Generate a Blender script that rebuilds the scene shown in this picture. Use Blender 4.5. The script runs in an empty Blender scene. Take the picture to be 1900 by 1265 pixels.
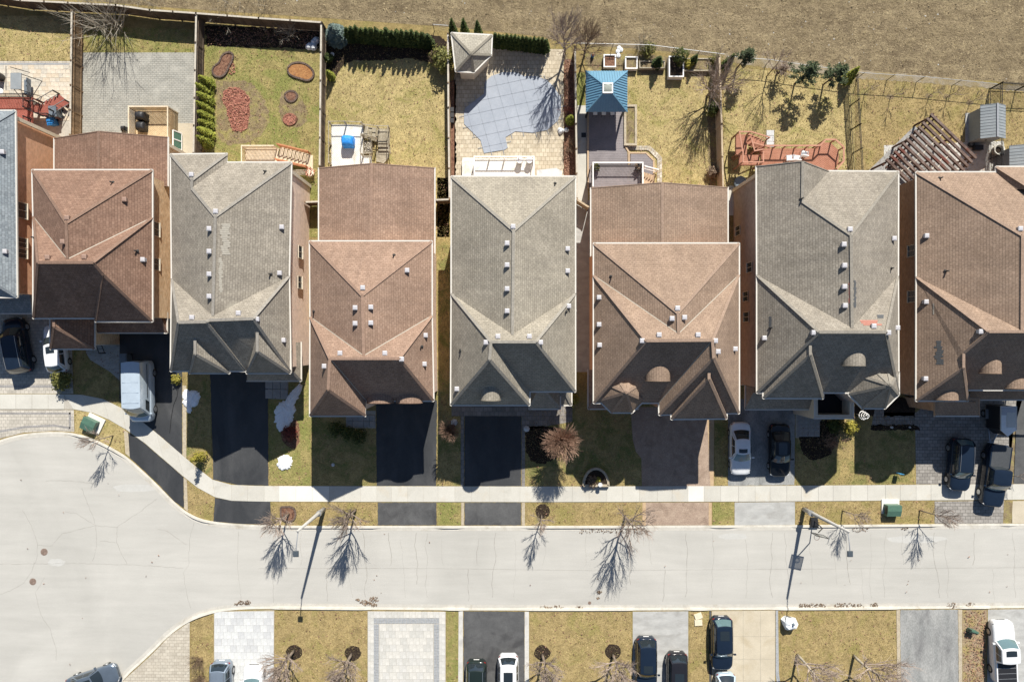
import bpy, bmesh, math, random
import numpy as np
from mathutils import Vector, Matrix, noise as mnoise

# ------------------------------------------------------------------ camera, sky, sun, exposure
scene = bpy.context.scene
COL = scene.collection
CAM_H = 62.0                      # metres above the ground
S = 1900.0 / (CAM_H * 36.0 / 24.0)  # photo pixels per metre at ground level
cam_data = bpy.data.cameras.new('camera'); cam_data.lens = 24.0; cam_data.sensor_width = 36.0
cam_data.clip_start = 1.0; cam_data.clip_end = 2000.0
cam = bpy.data.objects.new('camera', cam_data); COL.objects.link(cam)
cam.location = (0, 0, CAM_H); cam.rotation_euler = (0, 0, 0)
scene.camera = cam

SUN_EL = math.radians(41.5); SUN_AZ = math.radians(13.5)     # azimuth from +Y (top of the photo) towards +X
world = bpy.data.worlds.new('World'); scene.world = world; world.use_nodes = True
wn = world.node_tree; bg = wn.nodes['Background']
sky = wn.nodes.new('ShaderNodeTexSky'); sky.sky_type = 'NISHITA'; sky.sun_disc = False
sky.sun_elevation = SUN_EL; sky.sun_rotation = SUN_AZ
sky.air_density = 1.0; sky.dust_density = 0.5; sky.ozone_density = 2.5
wn.links.new(sky.outputs[0], bg.inputs[0]); bg.inputs[1].default_value = 0.057
sun_d = bpy.data.lights.new('sun', 'SUN'); sun_d.energy = 4.9; sun_d.angle = math.radians(0.5); sun_d.color = (1.0, 0.95, 0.86)
sun = bpy.data.objects.new('sun', sun_d); COL.objects.link(sun)
sd = Vector((math.sin(SUN_AZ) * math.cos(SUN_EL), math.cos(SUN_AZ) * math.cos(SUN_EL), math.sin(SUN_EL)))
sun.rotation_euler = sd.to_track_quat('Z', 'Y').to_euler(); sun.location = (20, 60, 80)
vs = scene.view_settings
vs.view_transform = 'Standard'; vs.look = 'None'; vs.exposure = 0.66; vs.gamma = 1.0; vs.use_curve_mapping = False

# ------------------------------------------------------------------ helpers
def P(px, py, z=0.0):
    "world point at height z seen at photo pixel (px, py) of the 1900x1265 photograph"
    k = (CAM_H - z) / CAM_H / S
    return Vector(((px - 950.0) * k, (632.5 - py) * k, z))

def tag(o, label=None, cat=None, group=None, kind=None):
    if label: o['label'] = label
    if cat: o['category'] = cat
    if group: o['group'] = group
    if kind: o['kind'] = kind
    return o

def thing(name, label, cat, loc=(0, 0, 0), rz=0.0, group=None):
    o = bpy.data.objects.new(name, None); COL.objects.link(o)
    o.location = loc; o.rotation_euler = (0, 0, rz); o.empty_display_size = 0.3
    return tag(o, label, cat, group)

def root_of(o):
    v = Vector((0, 0, 0))
    while o is not None:
        v = v + o.location; o = o.parent
    return v

class MB:
    "collects faces; build() links them as ONE mesh object"
    def __init__(s): s.v = []; s.f = []; s.uv = None; s.mi = []
    def add(s, vs, fs, m=0):
        n = len(s.v); s.v.extend([tuple(a) for a in vs]); s.f.extend([[n + i for i in f] for f in fs]); s.mi.extend([m] * len(fs)); return s
    def box(s, c, d, rz=0.0, M=None, m=0):
        x, y, z = d[0] / 2, d[1] / 2, d[2] / 2
        R = M if M is not None else Matrix.Rotation(rz, 3, 'Z')
        c = Vector(c)
        vs = [c + R @ Vector((a * x, b * y, e * z)) for a, b, e in
              ((-1, -1, -1), (1, -1, -1), (1, 1, -1), (-1, 1, -1), (-1, -1, 1), (1, -1, 1), (1, 1, 1), (-1, 1, 1))]
        return s.add(vs, [(3, 2, 1, 0), (4, 5, 6, 7), (0, 1, 5, 4), (1, 2, 6, 5), (2, 3, 7, 6), (3, 0, 4, 7)], m)
    def bar(s, a, b, w, h, m=0):
        "rectangular bar from a to b, w wide (horizontal), h high"
        a = Vector(a); b = Vector(b); d = b - a; L = d.length
        if L < 1e-6: return s
        d = d / L
        up = Vector((0, 0, 1)) if abs(d.z) < 0.97 else Vector((0, 1, 0))
        side = d.cross(up).normalized(); u = side.cross(d).normalized()
        vs = []
        for p in (a, b):
            for i, j in ((-1, -1), (1, -1), (1, 1), (-1, 1)):
                vs.append(p + side * (i * w / 2) + u * (j * h / 2))
        return s.add(vs, [(0, 1, 2, 3), (7, 6, 5, 4), (0, 4, 5, 1), (1, 5, 6, 2), (2, 6, 7, 3), (3, 7, 4, 0)], m)
    def tube(s, pts, rad, n=6, cap=True, m=0):
        pts = [Vector(p) for p in pts]
        if not hasattr(rad, '__len__'): rad = [rad] * len(pts)
        vs = []; fs = []
        ref = Vector((0.31, 0.95, 0.05))
        for i, p in enumerate(pts):
            d = (pts[min(i + 1, len(pts) - 1)] - pts[max(i - 1, 0)])
            d = d.normalized() if d.length > 1e-9 else Vector((0, 0, 1))
            r = ref if abs(d.dot(ref)) < 0.95 else Vector((1, 0, 0))
            a = d.cross(r).normalized(); b = d.cross(a)
            for k in range(n):
                t = 2 * math.pi * k / n
                vs.append(p + (a * math.cos(t) + b * math.sin(t)) * rad[i])
        for i in range(len(pts) - 1):
            for k in range(n):
                k2 = (k + 1) % n
                fs.append((i * n + k, i * n + k2, (i + 1) * n + k2, (i + 1) * n + k))
        if cap and n > 2:
            fs.append(tuple(range(n - 1, -1, -1))); fs.append(tuple((len(pts) - 1) * n + k for k in range(n)))
        return s.add(vs, fs, m)
    def lathe(s, c, prof, n=16, m=0):
        "prof: list of (r, z) from bottom to top"
        c = Vector(c); vs = []; fs = []
        for r, z in prof:
            for k in range(n):
                t = 2 * math.pi * k / n
                vs.append(c + Vector((r * math.cos(t), r * math.sin(t), z)))
        for i in range(len(prof) - 1):
            for k in range(n):
                k2 = (k + 1) % n
                fs.append((i * n + k, i * n + k2, (i + 1) * n + k2, (i + 1) * n + k))
        fs.append(tuple(range(n - 1, -1, -1))); fs.append(tuple((len(prof) - 1) * n + k for k in range(n)))
        return s.add(vs, fs, m)
    def prism(s, pts, z0, z1, m=0):
        "pts: list of (x, y) any winding"
        ar = sum(pts[i][0] * pts[(i + 1) % len(pts)][1] - pts[(i + 1) % len(pts)][0] * pts[i][1] for i in range(len(pts)))
        pts = [(p[0], p[1]) for p in pts]
        if ar < 0: pts = pts[::-1]
        n = len(pts)
        zt = z1 if hasattr(z1, '__len__') else [z1] * n
        if ar < 0 and hasattr(z1, '__len__'): zt = list(z1)[::-1]
        vs = [(p[0], p[1], z0) for p in pts] + [(p[0], p[1], zt[i]) for i, p in enumerate(pts)]
        fs = [tuple(range(n - 1, -1, -1)), tuple(range(n, 2 * n))]
        for i in range(n):
            j = (i + 1) % n
            fs.append((i, j, n + j, n + i))
        return s.add(vs, fs, m)
    def mesh(s, name, off=Vector((0, 0, 0))):
        me = bpy.data.meshes.new(name)
        me.from_pydata([(v[0] - off[0], v[1] - off[1], v[2] - off[2]) for v in s.v], [], s.f)
        if any(s.mi): me.polygons.foreach_set('material_index', s.mi)
        return me
    def build(s, name, mat, parent=None, smooth=False, kind=None, label=None, local=False):
        off = Vector((0, 0, 0)) if (parent is None or local) else root_of(parent)
        me = s.mesh(name, off)
        for mm in (mat if isinstance(mat, (list, tuple)) else [mat]): me.materials.append(mm)
        if s.uv is not None:
            ul = me.uv_layers.new(name='UVMap'); ul.data.foreach_set('uv', s.uv)
        if smooth: me.polygons.foreach_set('use_smooth', [True] * len(me.polygons))
        me.update()
        o = bpy.data.objects.new(name, me); COL.objects.link(o)
        if parent is not None: o.parent = parent
        if kind: o['kind'] = kind
        if label: o['label'] = label
        return o

def copy_tree(o, parent=None):
    c = o.copy(); COL.objects.link(c)
    if parent is not None: c.parent = parent
    for ch in list(o.children): copy_tree(ch, c)
    return c

def place(mesh_obj_src, parent, loc, rz=0.0, name=None, scale=None):
    "another object of the same mesh under parent"
    o = bpy.data.objects.new(name or mesh_obj_src.name.split('.')[0], mesh_obj_src.data); COL.objects.link(o)
    o.parent = parent; o.location = loc; o.rotation_euler = (0, 0, rz)
    if scale: o.scale = scale
    return o

# ------------------------------------------------------------------ materials
def srgb(r, g, b):
    f = lambda c: (c / 255 / 12.92) if c / 255 <= 0.04045 else ((c / 255 + 0.055) / 1.055) ** 2.4
    return (f(r), f(g), f(b), 1.0)
def c4(c): return tuple(c) if len(c) == 4 else (c[0], c[1], c[2], 1.0)

class NT:
    def __init__(s, name):
        s.m = bpy.data.materials.new(name); s.m.use_nodes = True
        s.t = s.m.node_tree; s.b = s.t.nodes['Principled BSDF']
    def n(s, typ, **kw):
        nd = s.t.nodes.new(typ)
        for k, v in kw.items(): setattr(nd, k, v)
        return nd
    def l(s, a, b): s.t.links.new(a, b)
    def coord(s, kind='Object', scale=None):
        tc = s.n('ShaderNodeTexCoord'); out = tc.outputs[kind]
        if scale:
            mp = s.n('ShaderNodeMapping'); mp.inputs['Scale'].default_value = scale if hasattr(scale, '__len__') else (scale,) * 3
            s.l(out, mp.inputs[0]); out = mp.outputs[0]
        return out
    def noise(s, vec, scale, detail=4, rough=0.6, dist=0.0):
        nd = s.n('ShaderNodeTexNoise'); nd.inputs['Scale'].default_value = scale; nd.inputs['Detail'].default_value = detail
        nd.inputs['Roughness'].default_value = rough; nd.inputs['Distortion'].default_value = dist
        s.l(vec, nd.inputs['Vector']); return nd.outputs['Fac']
    def ramp(s, fac, lo, hi, a=(0, 0, 0, 1), b=(1, 1, 1, 1)):
        r = s.n('ShaderNodeValToRGB'); e = r.color_ramp.elements
        e[0].position = lo; e[1].position = hi; e[0].color = c4(a); e[1].color = c4(b)
        s.l(fac, r.inputs[0]); return r.outputs[0]
    def mix(s, fac, a, b, mode='MIX'):
        mx = s.n('ShaderNodeMix', data_type='RGBA', blend_type=mode)
        if hasattr(fac, 'links'): s.l(fac, mx.inputs[0])
        else: mx.inputs[0].default_value = fac
        for i, c in ((6, a), (7, b)):
            if hasattr(c, 'links'): s.l(c, mx.inputs[i])
            else: mx.inputs[i].default_value = c4(c)
        return mx.outputs[2]
    def mathn(s, op, a, b=None):
        m = s.n('ShaderNodeMath', operation=op)
        for i, x in enumerate((a, b)):
            if x is None: continue
            if hasattr(x, 'links'): s.l(x, m.inputs[i])
            else: m.inputs[i].default_value = x
        return m.outputs[0]
    def bump(s, h, strength=0.5, dist=0.02):
        bp = s.n('ShaderNodeBump'); bp.inputs['Strength'].default_value = strength; bp.inputs['Distance'].default_value = dist
        s.l(h, bp.inputs['Height']); s.l(bp.outputs[0], s.b.inputs['Normal'])
    def out(s, col=None, rough=0.8, metallic=0.0, spec=0.3, coat=0.0):
        if col is not None:
            if hasattr(col, 'links'): s.l(col, s.b.inputs['Base Color'])
            else: s.b.inputs['Base Color'].default_value = c4(col)
        s.b.inputs['Roughness'].default_value = rough; s.b.inputs['Metallic'].default_value = metallic
        s.b.inputs['Specular IOR Level'].default_value = spec; s.b.inputs['Coat Weight'].default_value = coat
        s.b.inputs['Coat Roughness'].default_value = 0.05
        return s.m

def mottled(name, a, b, scale=1.0, c=None, cscale=0.3, clo=0.5, chi=0.65, fine=(12.0, 0.35), rough=0.85, bump=None, spec=0.2, stretch=None, metallic=0.0):
    "two colours mixed by noise, patches of a third, fine speckle, optional bump"
    t = NT(name); v = t.coord('Object', stretch)
    col = t.mix(t.ramp(t.noise(v, scale, 6, 0.65), 0.35, 0.65), a, b)
    if c is not None:
        col = t.mix(t.ramp(t.noise(v, cscale, 4, 0.6, 0.6), clo, chi), col, c)
    if fine:
        f = t.noise(v, fine[0], 3, 0.7)
        lo = 1.0 - fine[1]; hi = 1.0 + fine[1]
        col = t.mix(1.0, col, t.ramp(f, 0.3, 0.7, (lo, lo, lo, 1), (hi, hi, hi, 1)), 'MULTIPLY')
    if bump: t.bump(t.noise(v, bump[0], 4, 0.7), bump[1], bump[2])
    return t.out(col, rough, metallic, spec)

def plain(name, col, rough=0.5, metallic=0.0, spec=0.5, coat=0.0, wear=0.12, scale=6.0):
    t = NT(name); v = t.coord('Object')
    f = t.noise(v, scale, 4, 0.6)
    c = t.mix(1.0, col, t.ramp(f, 0.3, 0.7, (1 - wear,) * 3 + (1,), (1 + wear,) * 3 + (1,)), 'MULTIPLY')
    return t.out(c, rough, metallic, spec, coat)

def grass(name, dry, green, dark, g_lo=0.5, g_hi=0.75, seed=0.0):
    t = NT(name); tc = t.coord('Object')
    mp = t.n('ShaderNodeMapping'); mp.inputs['Location'].default_value = (seed, seed * 0.7, 0); t.l(tc, mp.inputs[0]); v = mp.outputs[0]
    dry2 = tuple(x * 0.64 for x in dry)
    col = t.mix(t.ramp(t.noise(v, 1.3, 8, 0.75, 0.6), 0.38, 0.60), dry2, dry)
    col = t.mix(t.ramp(t.noise(v, 0.45, 7, 0.7, 1.0), g_lo, g_hi - .06), col, green)
    col = t.mix(t.ramp(t.noise(v, 0.9, 6, 0.75, 0.6), 0.6, 0.72, (0, 0, 0, 1), (.8, .8, .8, 1)), col, tuple(min(.6, x * 1.25) for x in dry))
    clump = t.noise(v, 5.0, 5, 0.75, 0.6)
    col = t.mix(t.ramp(clump, 0.28, 0.5, (0.75, 0.75, 0.75, 1), (0, 0, 0, 1)), col, dark)
    f = t.noise(v, 17.0, 3, 0.8)
    col = t.mix(1.0, col, t.ramp(f, 0.3, 0.7, (0.5, 0.5, 0.5, 1), (1.5, 1.47, 1.42, 1)), 'MULTIPLY')
    h = t.mathn('ADD', t.mathn('MULTIPLY', t.noise(v, 14.0, 4, 0.8), 0.6), t.mathn('MULTIPLY', clump, 1.2))
    t.bump(h, 0.7, 0.06)
    return t.out(col, 0.95, 0, 0.1)

def shingle(name, a, b, mortar, patch=None, row=0.2, wid=0.3):
    t = NT(name); v = t.coord('UV')
    br = t.n('ShaderNodeTexBrick'); br.offset = 0.5
    mid = [(x + y) / 2 for x, y in zip(a, b)]; br.inputs['Color1'].default_value = c4([m_ + (x - m_) * .7 for m_, x in zip(mid, a)]); br.inputs['Color2'].default_value = c4([m_ + (x - m_) * .7 for m_, x in zip(mid, b)]); br.inputs['Mortar'].default_value = c4([m_ + (x - m_) * .8 for m_, x in zip(mid, mortar)])
    br.inputs['Scale'].default_value = 1.0; br.inputs['Mortar Size'].default_value = 0.013; br.inputs['Mortar Smooth'].default_value = 0.2
    br.inputs['Bias'].default_value = 0.0; br.inputs['Brick Width'].default_value = wid; br.inputs['Row Height'].default_value = row
    t.l(v, br.inputs['Vector'])
    col = br.outputs['Color']
    o = t.coord('Object')
    g = t.noise(o, 0.35, 5, 0.6)
    col = t.mix(1.0, col, t.ramp(g, 0.3, 0.7, (0.86, 0.86, 0.86, 1), (1.12, 1.12, 1.12, 1)), 'MULTIPLY')
    g2 = t.noise(o, 8.0, 3, 0.75)
    col = t.mix(1.0, col, t.ramp(g2, 0.3, 0.7, (0.78, 0.78, 0.78, 1), (1.22, 1.22, 1.22, 1)), 'MULTIPLY')
    mp = t.n('ShaderNodeMapping'); mp.inputs['Scale'].default_value = (1.6, 0.16, 1.0); t.l(v, mp.inputs[0])
    col = t.mix(1.0, col, t.ramp(t.noise(mp.outputs[0], 1.0, 5, 0.7, 0.4), 0.3, 0.72, (0.86, 0.86, 0.87, 1), (1.1, 1.1, 1.09, 1)), 'MULTIPLY')
    if patch: col = t.mix(t.ramp(t.noise(o, 0.5, 6, 0.7, 1.0), 0.6, 0.75), col, patch)
    # saw-tooth height: each course is thicker at its lower edge
    sep = t.n('ShaderNodeSeparateXYZ'); t.l(v, sep.inputs[0])
    fr = t.mathn('FRACT', t.mathn('DIVIDE', sep.outputs[1], row))
    h = t.mathn('SUBTRACT', 1.0, fr)
    h = t.mathn('ADD', h, t.mathn('MULTIPLY', t.noise(o, 9.0, 3, 0.7), 0.9))
    t.bump(h, 0.6, 0.018)
    return t.out(col, 0.95, 0, 0.15)

def paver(name, a, b, mortar, w=0.4, h=0.2, offs=0.5, rot=0.0, msize=0.012, bias=0.0, bumpd=0.01, patch=None):
    t = NT(name); tc = t.coord('Object')
    mp = t.n('ShaderNodeMapping'); mp.inputs['Rotation'].default_value = (0, 0, rot); t.l(tc, mp.inputs[0]); v = mp.outputs[0]
    br = t.n('ShaderNodeTexBrick'); br.offset = offs
    br.inputs['Color1'].default_value = c4(a); br.inputs['Color2'].default_value = c4(b); br.inputs['Mortar'].default_value = c4(mortar)
    br.inputs['Scale'].default_value = 1.0; br.inputs['Mortar Size'].default_value = msize; br.inputs['Mortar Smooth'].default_value = 0.3
    br.inputs['Bias'].default_value = bias; br.inputs['Brick Width'].default_value = w; br.inputs['Row Height'].default_value = h
    t.l(v, br.inputs['Vector'])
    col = br.outputs['Color']
    if patch: col = t.mix(t.ramp(t.noise(tc, 0.6, 6, 0.7, 0.8), 0.5, 0.7), col, patch)
    g = t.noise(tc, 1.2, 6, 0.7)
    col = t.mix(1.0, col, t.ramp(g, 0.3, 0.7, (0.84, 0.84, 0.84, 1), (1.14, 1.14, 1.14, 1)), 'MULTIPLY')
    g = t.noise(tc, 14.0, 3, 0.7)
    col = t.mix(1.0, col, t.ramp(g, 0.3, 0.7, (0.86, 0.86, 0.86, 1), (1.12, 1.12, 1.12, 1)), 'MULTIPLY')
    inv = t.mathn('SUBTRACT', 1.0, br.outputs['Fac'])
    t.bump(inv, 0.6, bumpd)
    return t.out(col, 0.9, 0, 0.2)

def brickwall(name, a, b, mortar):
    t = NT(name); tc = t.coord('Object')
    sep = t.n('ShaderNodeSeparateXYZ'); t.l(tc, sep.inputs[0])
    cmb = t.n('ShaderNodeCombineXYZ'); t.l(t.mathn('ADD', sep.outputs[0], sep.outputs[1]), cmb.inputs[0]); t.l(sep.outputs[2], cmb.inputs[1])
    br = t.n('ShaderNodeTexBrick')
    br.inputs['Color1'].default_value = c4(a); br.inputs['Color2'].default_value = c4(b); br.inputs['Mortar'].default_value = c4(mortar)
    br.inputs['Scale'].default_value = 1.0; br.inputs['Mortar Size'].default_value = 0.01
    br.inputs['Brick Width'].default_value = 0.26; br.inputs['Row Height'].default_value = 0.085
    t.l(cmb.outputs[0], br.inputs['Vector'])
    g = t.noise(tc, 2.0, 5, 0.7)
    col = t.mix(1.0, br.outputs['Color'], t.ramp(g, 0.3, 0.7, (0.82, 0.82, 0.82, 1), (1.15, 1.15, 1.15, 1)), 'MULTIPLY')
    t.bump(t.mathn('SUBTRACT', 1.0, br.outputs['Fac']), 0.5, 0.008)
    return t.out(col, 0.9, 0, 0.2)

def leafy(name, a, b, rough=0.7):
    "each leaf (mesh island) takes its own tone between a and b"
    t = NT(name); g = t.n('ShaderNodeNewGeometry')
    col = t.mix(g.outputs['Random Per Island'], a, b)
    oi = t.n('ShaderNodeObjectInfo')
    col = t.mix(1.0, col, t.ramp(oi.outputs['Random'], 0.0, 1.0, (0.82, 0.82, 0.82, 1), (1.15, 1.15, 1.15, 1)), 'MULTIPLY')
    return t.out(col, rough, 0, 0.25)

def paint(name, col, rough=0.25, coat=1.0, metallic=0.0, spec=0.5):
    t = NT(name); v = t.coord('Object')
    c = t.mix(1.0, col, t.ramp(t.noise(v, 2.5, 3, 0.6), 0.3, 0.7, (0.93, 0.93, 0.93, 1), (1.05, 1.05, 1.05, 1)), 'MULTIPLY')
    return t.out(c, rough, metallic, spec, coat)

M = {}
# grounds
M['ground'] = grass('ground_grass', (0.33, 0.255, 0.115), (0.22, 0.20, 0.07), (0.12, 0.10, 0.042))
M['lawn_a'] = grass('lawn_tan', (0.385, 0.30, 0.148), (0.255, 0.225, 0.085), (0.16, 0.115, 0.046), 0.5, 0.72, 3.1)
M['lawn_b'] = grass('lawn_green', (0.355, 0.30, 0.13), (0.205, 0.215, 0.07), (0.125, 0.112, 0.042), 0.42, 0.64, 7.7)
M['lawn_c'] = grass('lawn_straw', (0.47, 0.385, 0.19), (0.27, 0.25, 0.092), (0.18, 0.14, 0.058), 0.5, 0.72, 13.3)
M['lawn_d'] = grass('lawn_front', (0.40, 0.315, 0.145), (0.17, 0.18, 0.064), (0.11, 0.10, 0.045), 0.46, 0.68, 21.0)
M['soil'] = mottled('garden_soil', (0.16, 0.122, 0.075), (0.25, 0.195, 0.115), 2.0, (0.27, 0.235, 0.095), 1.3, 0.46, 0.64, (14, 0.4), 0.95, (14, 0.7, 0.05), 0.1)
M['darkmulch'] = mottled('dark_mulch', (0.022, 0.016, 0.012), (0.05, 0.036, 0.027), 4.0, None, 1, .5, .6, (18, 0.5), 0.95, (16, 0.8, 0.04), 0.1)
M['mulchgrass'] = mottled('thin_grassy_mulch', (0.24, 0.175, 0.12), (0.34, 0.265, 0.18), 3.0, (0.30, 0.24, 0.11), 1.2, 0.45, 0.62, (14, 0.45), 0.95, (14, 0.8, 0.04), 0.1)
M['redchip'] = leafy('red_wood_chips', (0.20, 0.06, 0.045), (0.52, 0.24, 0.17))
M['brownchip'] = leafy('brown_bark_chips', (0.12, 0.06, 0.04), (0.38, 0.22, 0.15))
M['shingle_dark'] = plain('slate_repair_shingle', (0.085, 0.09, 0.095), 0.9)
M['shingle_red'] = plain('red_repair_shingle', (0.34, 0.15, 0.115), 0.9)
M['shingle_pale'] = plain('pale_repair_shingle', (0.36, 0.335, 0.285), 0.9)
M['redmulch'] = mottled('red_wood_mulch', (0.25, 0.10, 0.07), (0.40, 0.19, 0.135), 6.0, (0.16, 0.085, 0.06), 2.5, 0.52, 0.62, (16, 0.55), 0.95, (15, 0.9, 0.05), 0.1)
M['brownmulch'] = mottled('brown_mulch', (0.15, 0.075, 0.05), (0.26, 0.15, 0.10), 6.0, (0.10, 0.05, 0.035), 3, 0.5, 0.62, (16, 0.5), 0.95, (15, 0.9, 0.05), 0.1)
M['orangemulch'] = mottled('orange_chip_mulch', (0.26, 0.12, 0.05), (0.38, 0.20, 0.085), 6.0, None, 3, 0.5, 0.62, (16, 0.45), 0.95, (15, 0.9, 0.05), 0.1)
def field_mat():
    t = NT('rough_field_soil'); v = t.coord('Object')
    col = t.mix(t.ramp(t.noise(v, 0.16, 6, 0.7, 0.7), 0.38, 0.66), (0.182, 0.142, 0.090), (0.262, 0.208, 0.130))
    col = t.mix(t.ramp(t.noise(v, 1.1, 6, 0.75, 0.5), 0.42, 0.68), col, (0.36, 0.29, 0.178))
    mp = t.n('ShaderNodeMapping'); mp.inputs['Rotation'].default_value = (0, 0, .12); mp.inputs['Scale'].default_value = (0.22, 1.3, 1.0); t.l(v, mp.inputs[0])
    col = t.mix(1.0, col, t.ramp(t.noise(mp.outputs[0], 0.9, 5, 0.7, 0.5), 0.3, 0.7, (0.74, 0.72, 0.70, 1), (1.2, 1.2, 1.18, 1)), 'MULTIPLY')
    cl = t.noise(v, 3.6, 6, 0.8, 0.5)
    col = t.mix(t.ramp(cl, 0.3, 0.48, (0.8, 0.8, 0.8, 1), (0, 0, 0, 1)), col, (0.080, 0.058, 0.034))
    f = t.noise(v, 13.0, 3, 0.8)
    col = t.mix(1.0, col, t.ramp(f, 0.3, 0.7, (0.55, 0.55, 0.55, 1), (1.45, 1.45, 1.45, 1)), 'MULTIPLY')
    h = t.mathn('ADD', t.mathn('MULTIPLY', cl, 1.6), t.mathn('MULTIPLY', t.noise(v, 11.0, 4, 0.8), 0.6))
    t.bump(h, 0.9, 0.12)
    return t.out(col, 0.97, 0, 0.08)
M['field'] = field_mat()
M['trackgravel'] = mottled('grey_track_gravel', (0.24, 0.20, 0.145), (0.32, 0.275, 0.205), 1.6, (0.25, 0.195, 0.105), 0.9, 0.42, 0.6, (12, 0.4), 0.95, (12, 0.7, 0.05), 0.1)
# hard surfaces
def road_mat():
    t = NT('worn_pale_asphalt'); v = t.coord('Object')
    col = t.mix(t.ramp(t.noise(v, 0.12, 6, 0.6, 0.8), 0.35, 0.65), (0.405, 0.395, 0.365), (0.455, 0.443, 0.41))
    mp = t.n('ShaderNodeMapping'); mp.inputs['Scale'].default_value = (0.10, 0.9, 1.0); t.l(v, mp.inputs[0])
    col = t.mix(1.0, col, t.ramp(t.noise(mp.outputs[0], 1.2, 6, 0.7, 0.3), 0.3, 0.7, (0.93, 0.93, 0.93, 1), (1.05, 1.05, 1.05, 1)), 'MULTIPLY')
    col = t.mix(1.0, col, t.ramp(t.noise(v, 16.0, 3, 0.8), 0.3, 0.7, (0.90, 0.90, 0.90, 1), (1.08, 1.08, 1.08, 1)), 'MULTIPLY')
    col = t.mix(t.ramp(t.noise(v, 2.6, 5, 0.8), 0.68, 0.78, (0, 0, 0, 1), (0.4, 0.4, 0.4, 1)), col, (0.30, 0.28, 0.25))
    t.bump(t.noise(v, 25.0, 3, 0.7), 0.25, 0.01)
    return t.out(col, 0.92, 0, 0.2)
M['road'] = road_mat()
M['crack'] = plain('road_crack_tar', (0.24, 0.225, 0.20), 0.9, 0, 0.1)
M['patchlight'] = mottled('pale_road_patch', (0.44, 0.435, 0.412), (0.475, 0.47, 0.445), 2.0, fine=(12, 0.06))
M['asphalt'] = mottled('black_driveway_asphalt', (0.026, 0.028, 0.031), (0.042, 0.044, 0.047), 0.6, (0.068, 0.069, 0.071), 0.35, 0.5, 0.75, (20, 0.25), 0.6, (22, 0.4, 0.01), 0.5, (1.0, 0.45, 1.0))
M['asphalt_grey'] = mottled('greyed_driveway_asphalt', (0.070, 0.071, 0.073), (0.105, 0.106, 0.107), 0.7, (0.05, 0.05, 0.052), 0.5, 0.5, 0.7, (16, 0.25), 0.85, (20, 0.4, 0.01), 0.25)
M['asphalt_old'] = mottled('old_worn_asphalt', (0.22, 0.225, 0.22), (0.32, 0.32, 0.31), 0.9, (0.16, 0.16, 0.16), 0.6, 0.5, 0.68, (14, 0.25), 0.9, (20, 0.4, 0.01), 0.2, (1.0, 0.35, 1.0))
M['concrete'] = mottled('sidewalk_concrete', (0.475, 0.46, 0.415), (0.52, 0.505, 0.455), 0.7, (0.43, 0.415, 0.37), 0.5, 0.55, 0.72, (14, 0.07), 0.9, (20, 0.25, 0.006), 0.2)
M['concrete_new'] = mottled('new_white_concrete', (0.60, 0.585, 0.54), (0.66, 0.645, 0.60), 0.7, None, fine=(14, 0.05), bump=(20, 0.2, 0.005))
M['concrete_curb'] = mottled('curb_concrete', (0.55, 0.525, 0.46), (0.62, 0.59, 0.525), 1.5, (0.46, 0.43, 0.36), 0.7, 0.52, 0.7, (14, 0.09), 0.9)
M['gutterpan'] = mottled('gutter_concrete', (0.43, 0.41, 0.365), (0.50, 0.48, 0.435), 1.5, (0.34, 0.305, 0.245), 0.7, 0.58, 0.74, (14, 0.1), 0.9)
M['concrete_drive'] = mottled('beige_driveway_concrete', (0.44, 0.39, 0.30), (0.51, 0.455, 0.355), 0.7, (0.42, 0.36, 0.26), 0.5, 0.52, 0.7, (14, 0.1), 0.9)
M['concrete_grey'] = mottled('grey_driveway_concrete', (0.33, 0.33, 0.32), (0.43, 0.43, 0.415), 0.8, (0.30, 0.295, 0.28), 0.6, 0.5, 0.7, (14, 0.1), 0.9, None, 0.2, (1.0, 2.2, 1.0))
M['stamped'] = mottled('brown_stamped_concrete', (0.29, 0.215, 0.165), (0.37, 0.285, 0.22), 1.6, (0.25, 0.185, 0.14), 0.7, 0.5, 0.66, (10, 0.25), 0.8, (7, 0.5, 0.02), 0.25)
M['stamped_edge'] = mottled('tan_stamped_border', (0.40, 0.285, 0.17), (0.48, 0.35, 0.22), 1.6, None, fine=(10, 0.15))
M['snow'] = mottled('old_snow', (0.78, 0.80, 0.83), (0.88, 0.90, 0.92), 2.0, (0.58, 0.57, 0.55), 2.2, 0.62, 0.76, (12, 0.08), 0.7, (8, 0.6, 0.05), 0.3)
M['pav_tan'] = paver('tan_pavers', (0.41, 0.37, 0.305), (0.49, 0.45, 0.375), (0.29, 0.25, 0.20), 0.42, 0.28, 0.5, 0, 0.014)
M['pav_front'] = paver('grey_brown_pavers', (0.235, 0.22, 0.20), (0.335, 0.315, 0.29), (0.14, 0.13, 0.12), 0.46, 0.30, 0.5, 0, 0.022)
M['pav_left'] = paver('pale_grey_pavers', (0.40, 0.37, 0.32), (0.50, 0.465, 0.405), (0.25, 0.23, 0.20), 0.38, 0.30, 0.5, 0, 0.016)
M['pav_band'] = paver('dark_band_pavers', (0.26, 0.25, 0.245), (0.33, 0.32, 0.31), (0.19, 0.18, 0.17), 0.2, 0.2, 0.5)
M['pav_yard'] = paver('grey_yard_pavers', (0.31, 0.305, 0.275), (0.37, 0.36, 0.32), (0.205, 0.20, 0.175), 0.34, 0.17, 0.5, 0, 0.022, patch=(0.37, 0.36, 0.32))
M['pav_patio'] = paver('pool_patio_pavers', (0.43, 0.37, 0.275), (0.54, 0.475, 0.365), (0.285, 0.235, 0.165), 0.38, 0.38, 0.5, 0, 0.02)
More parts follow.
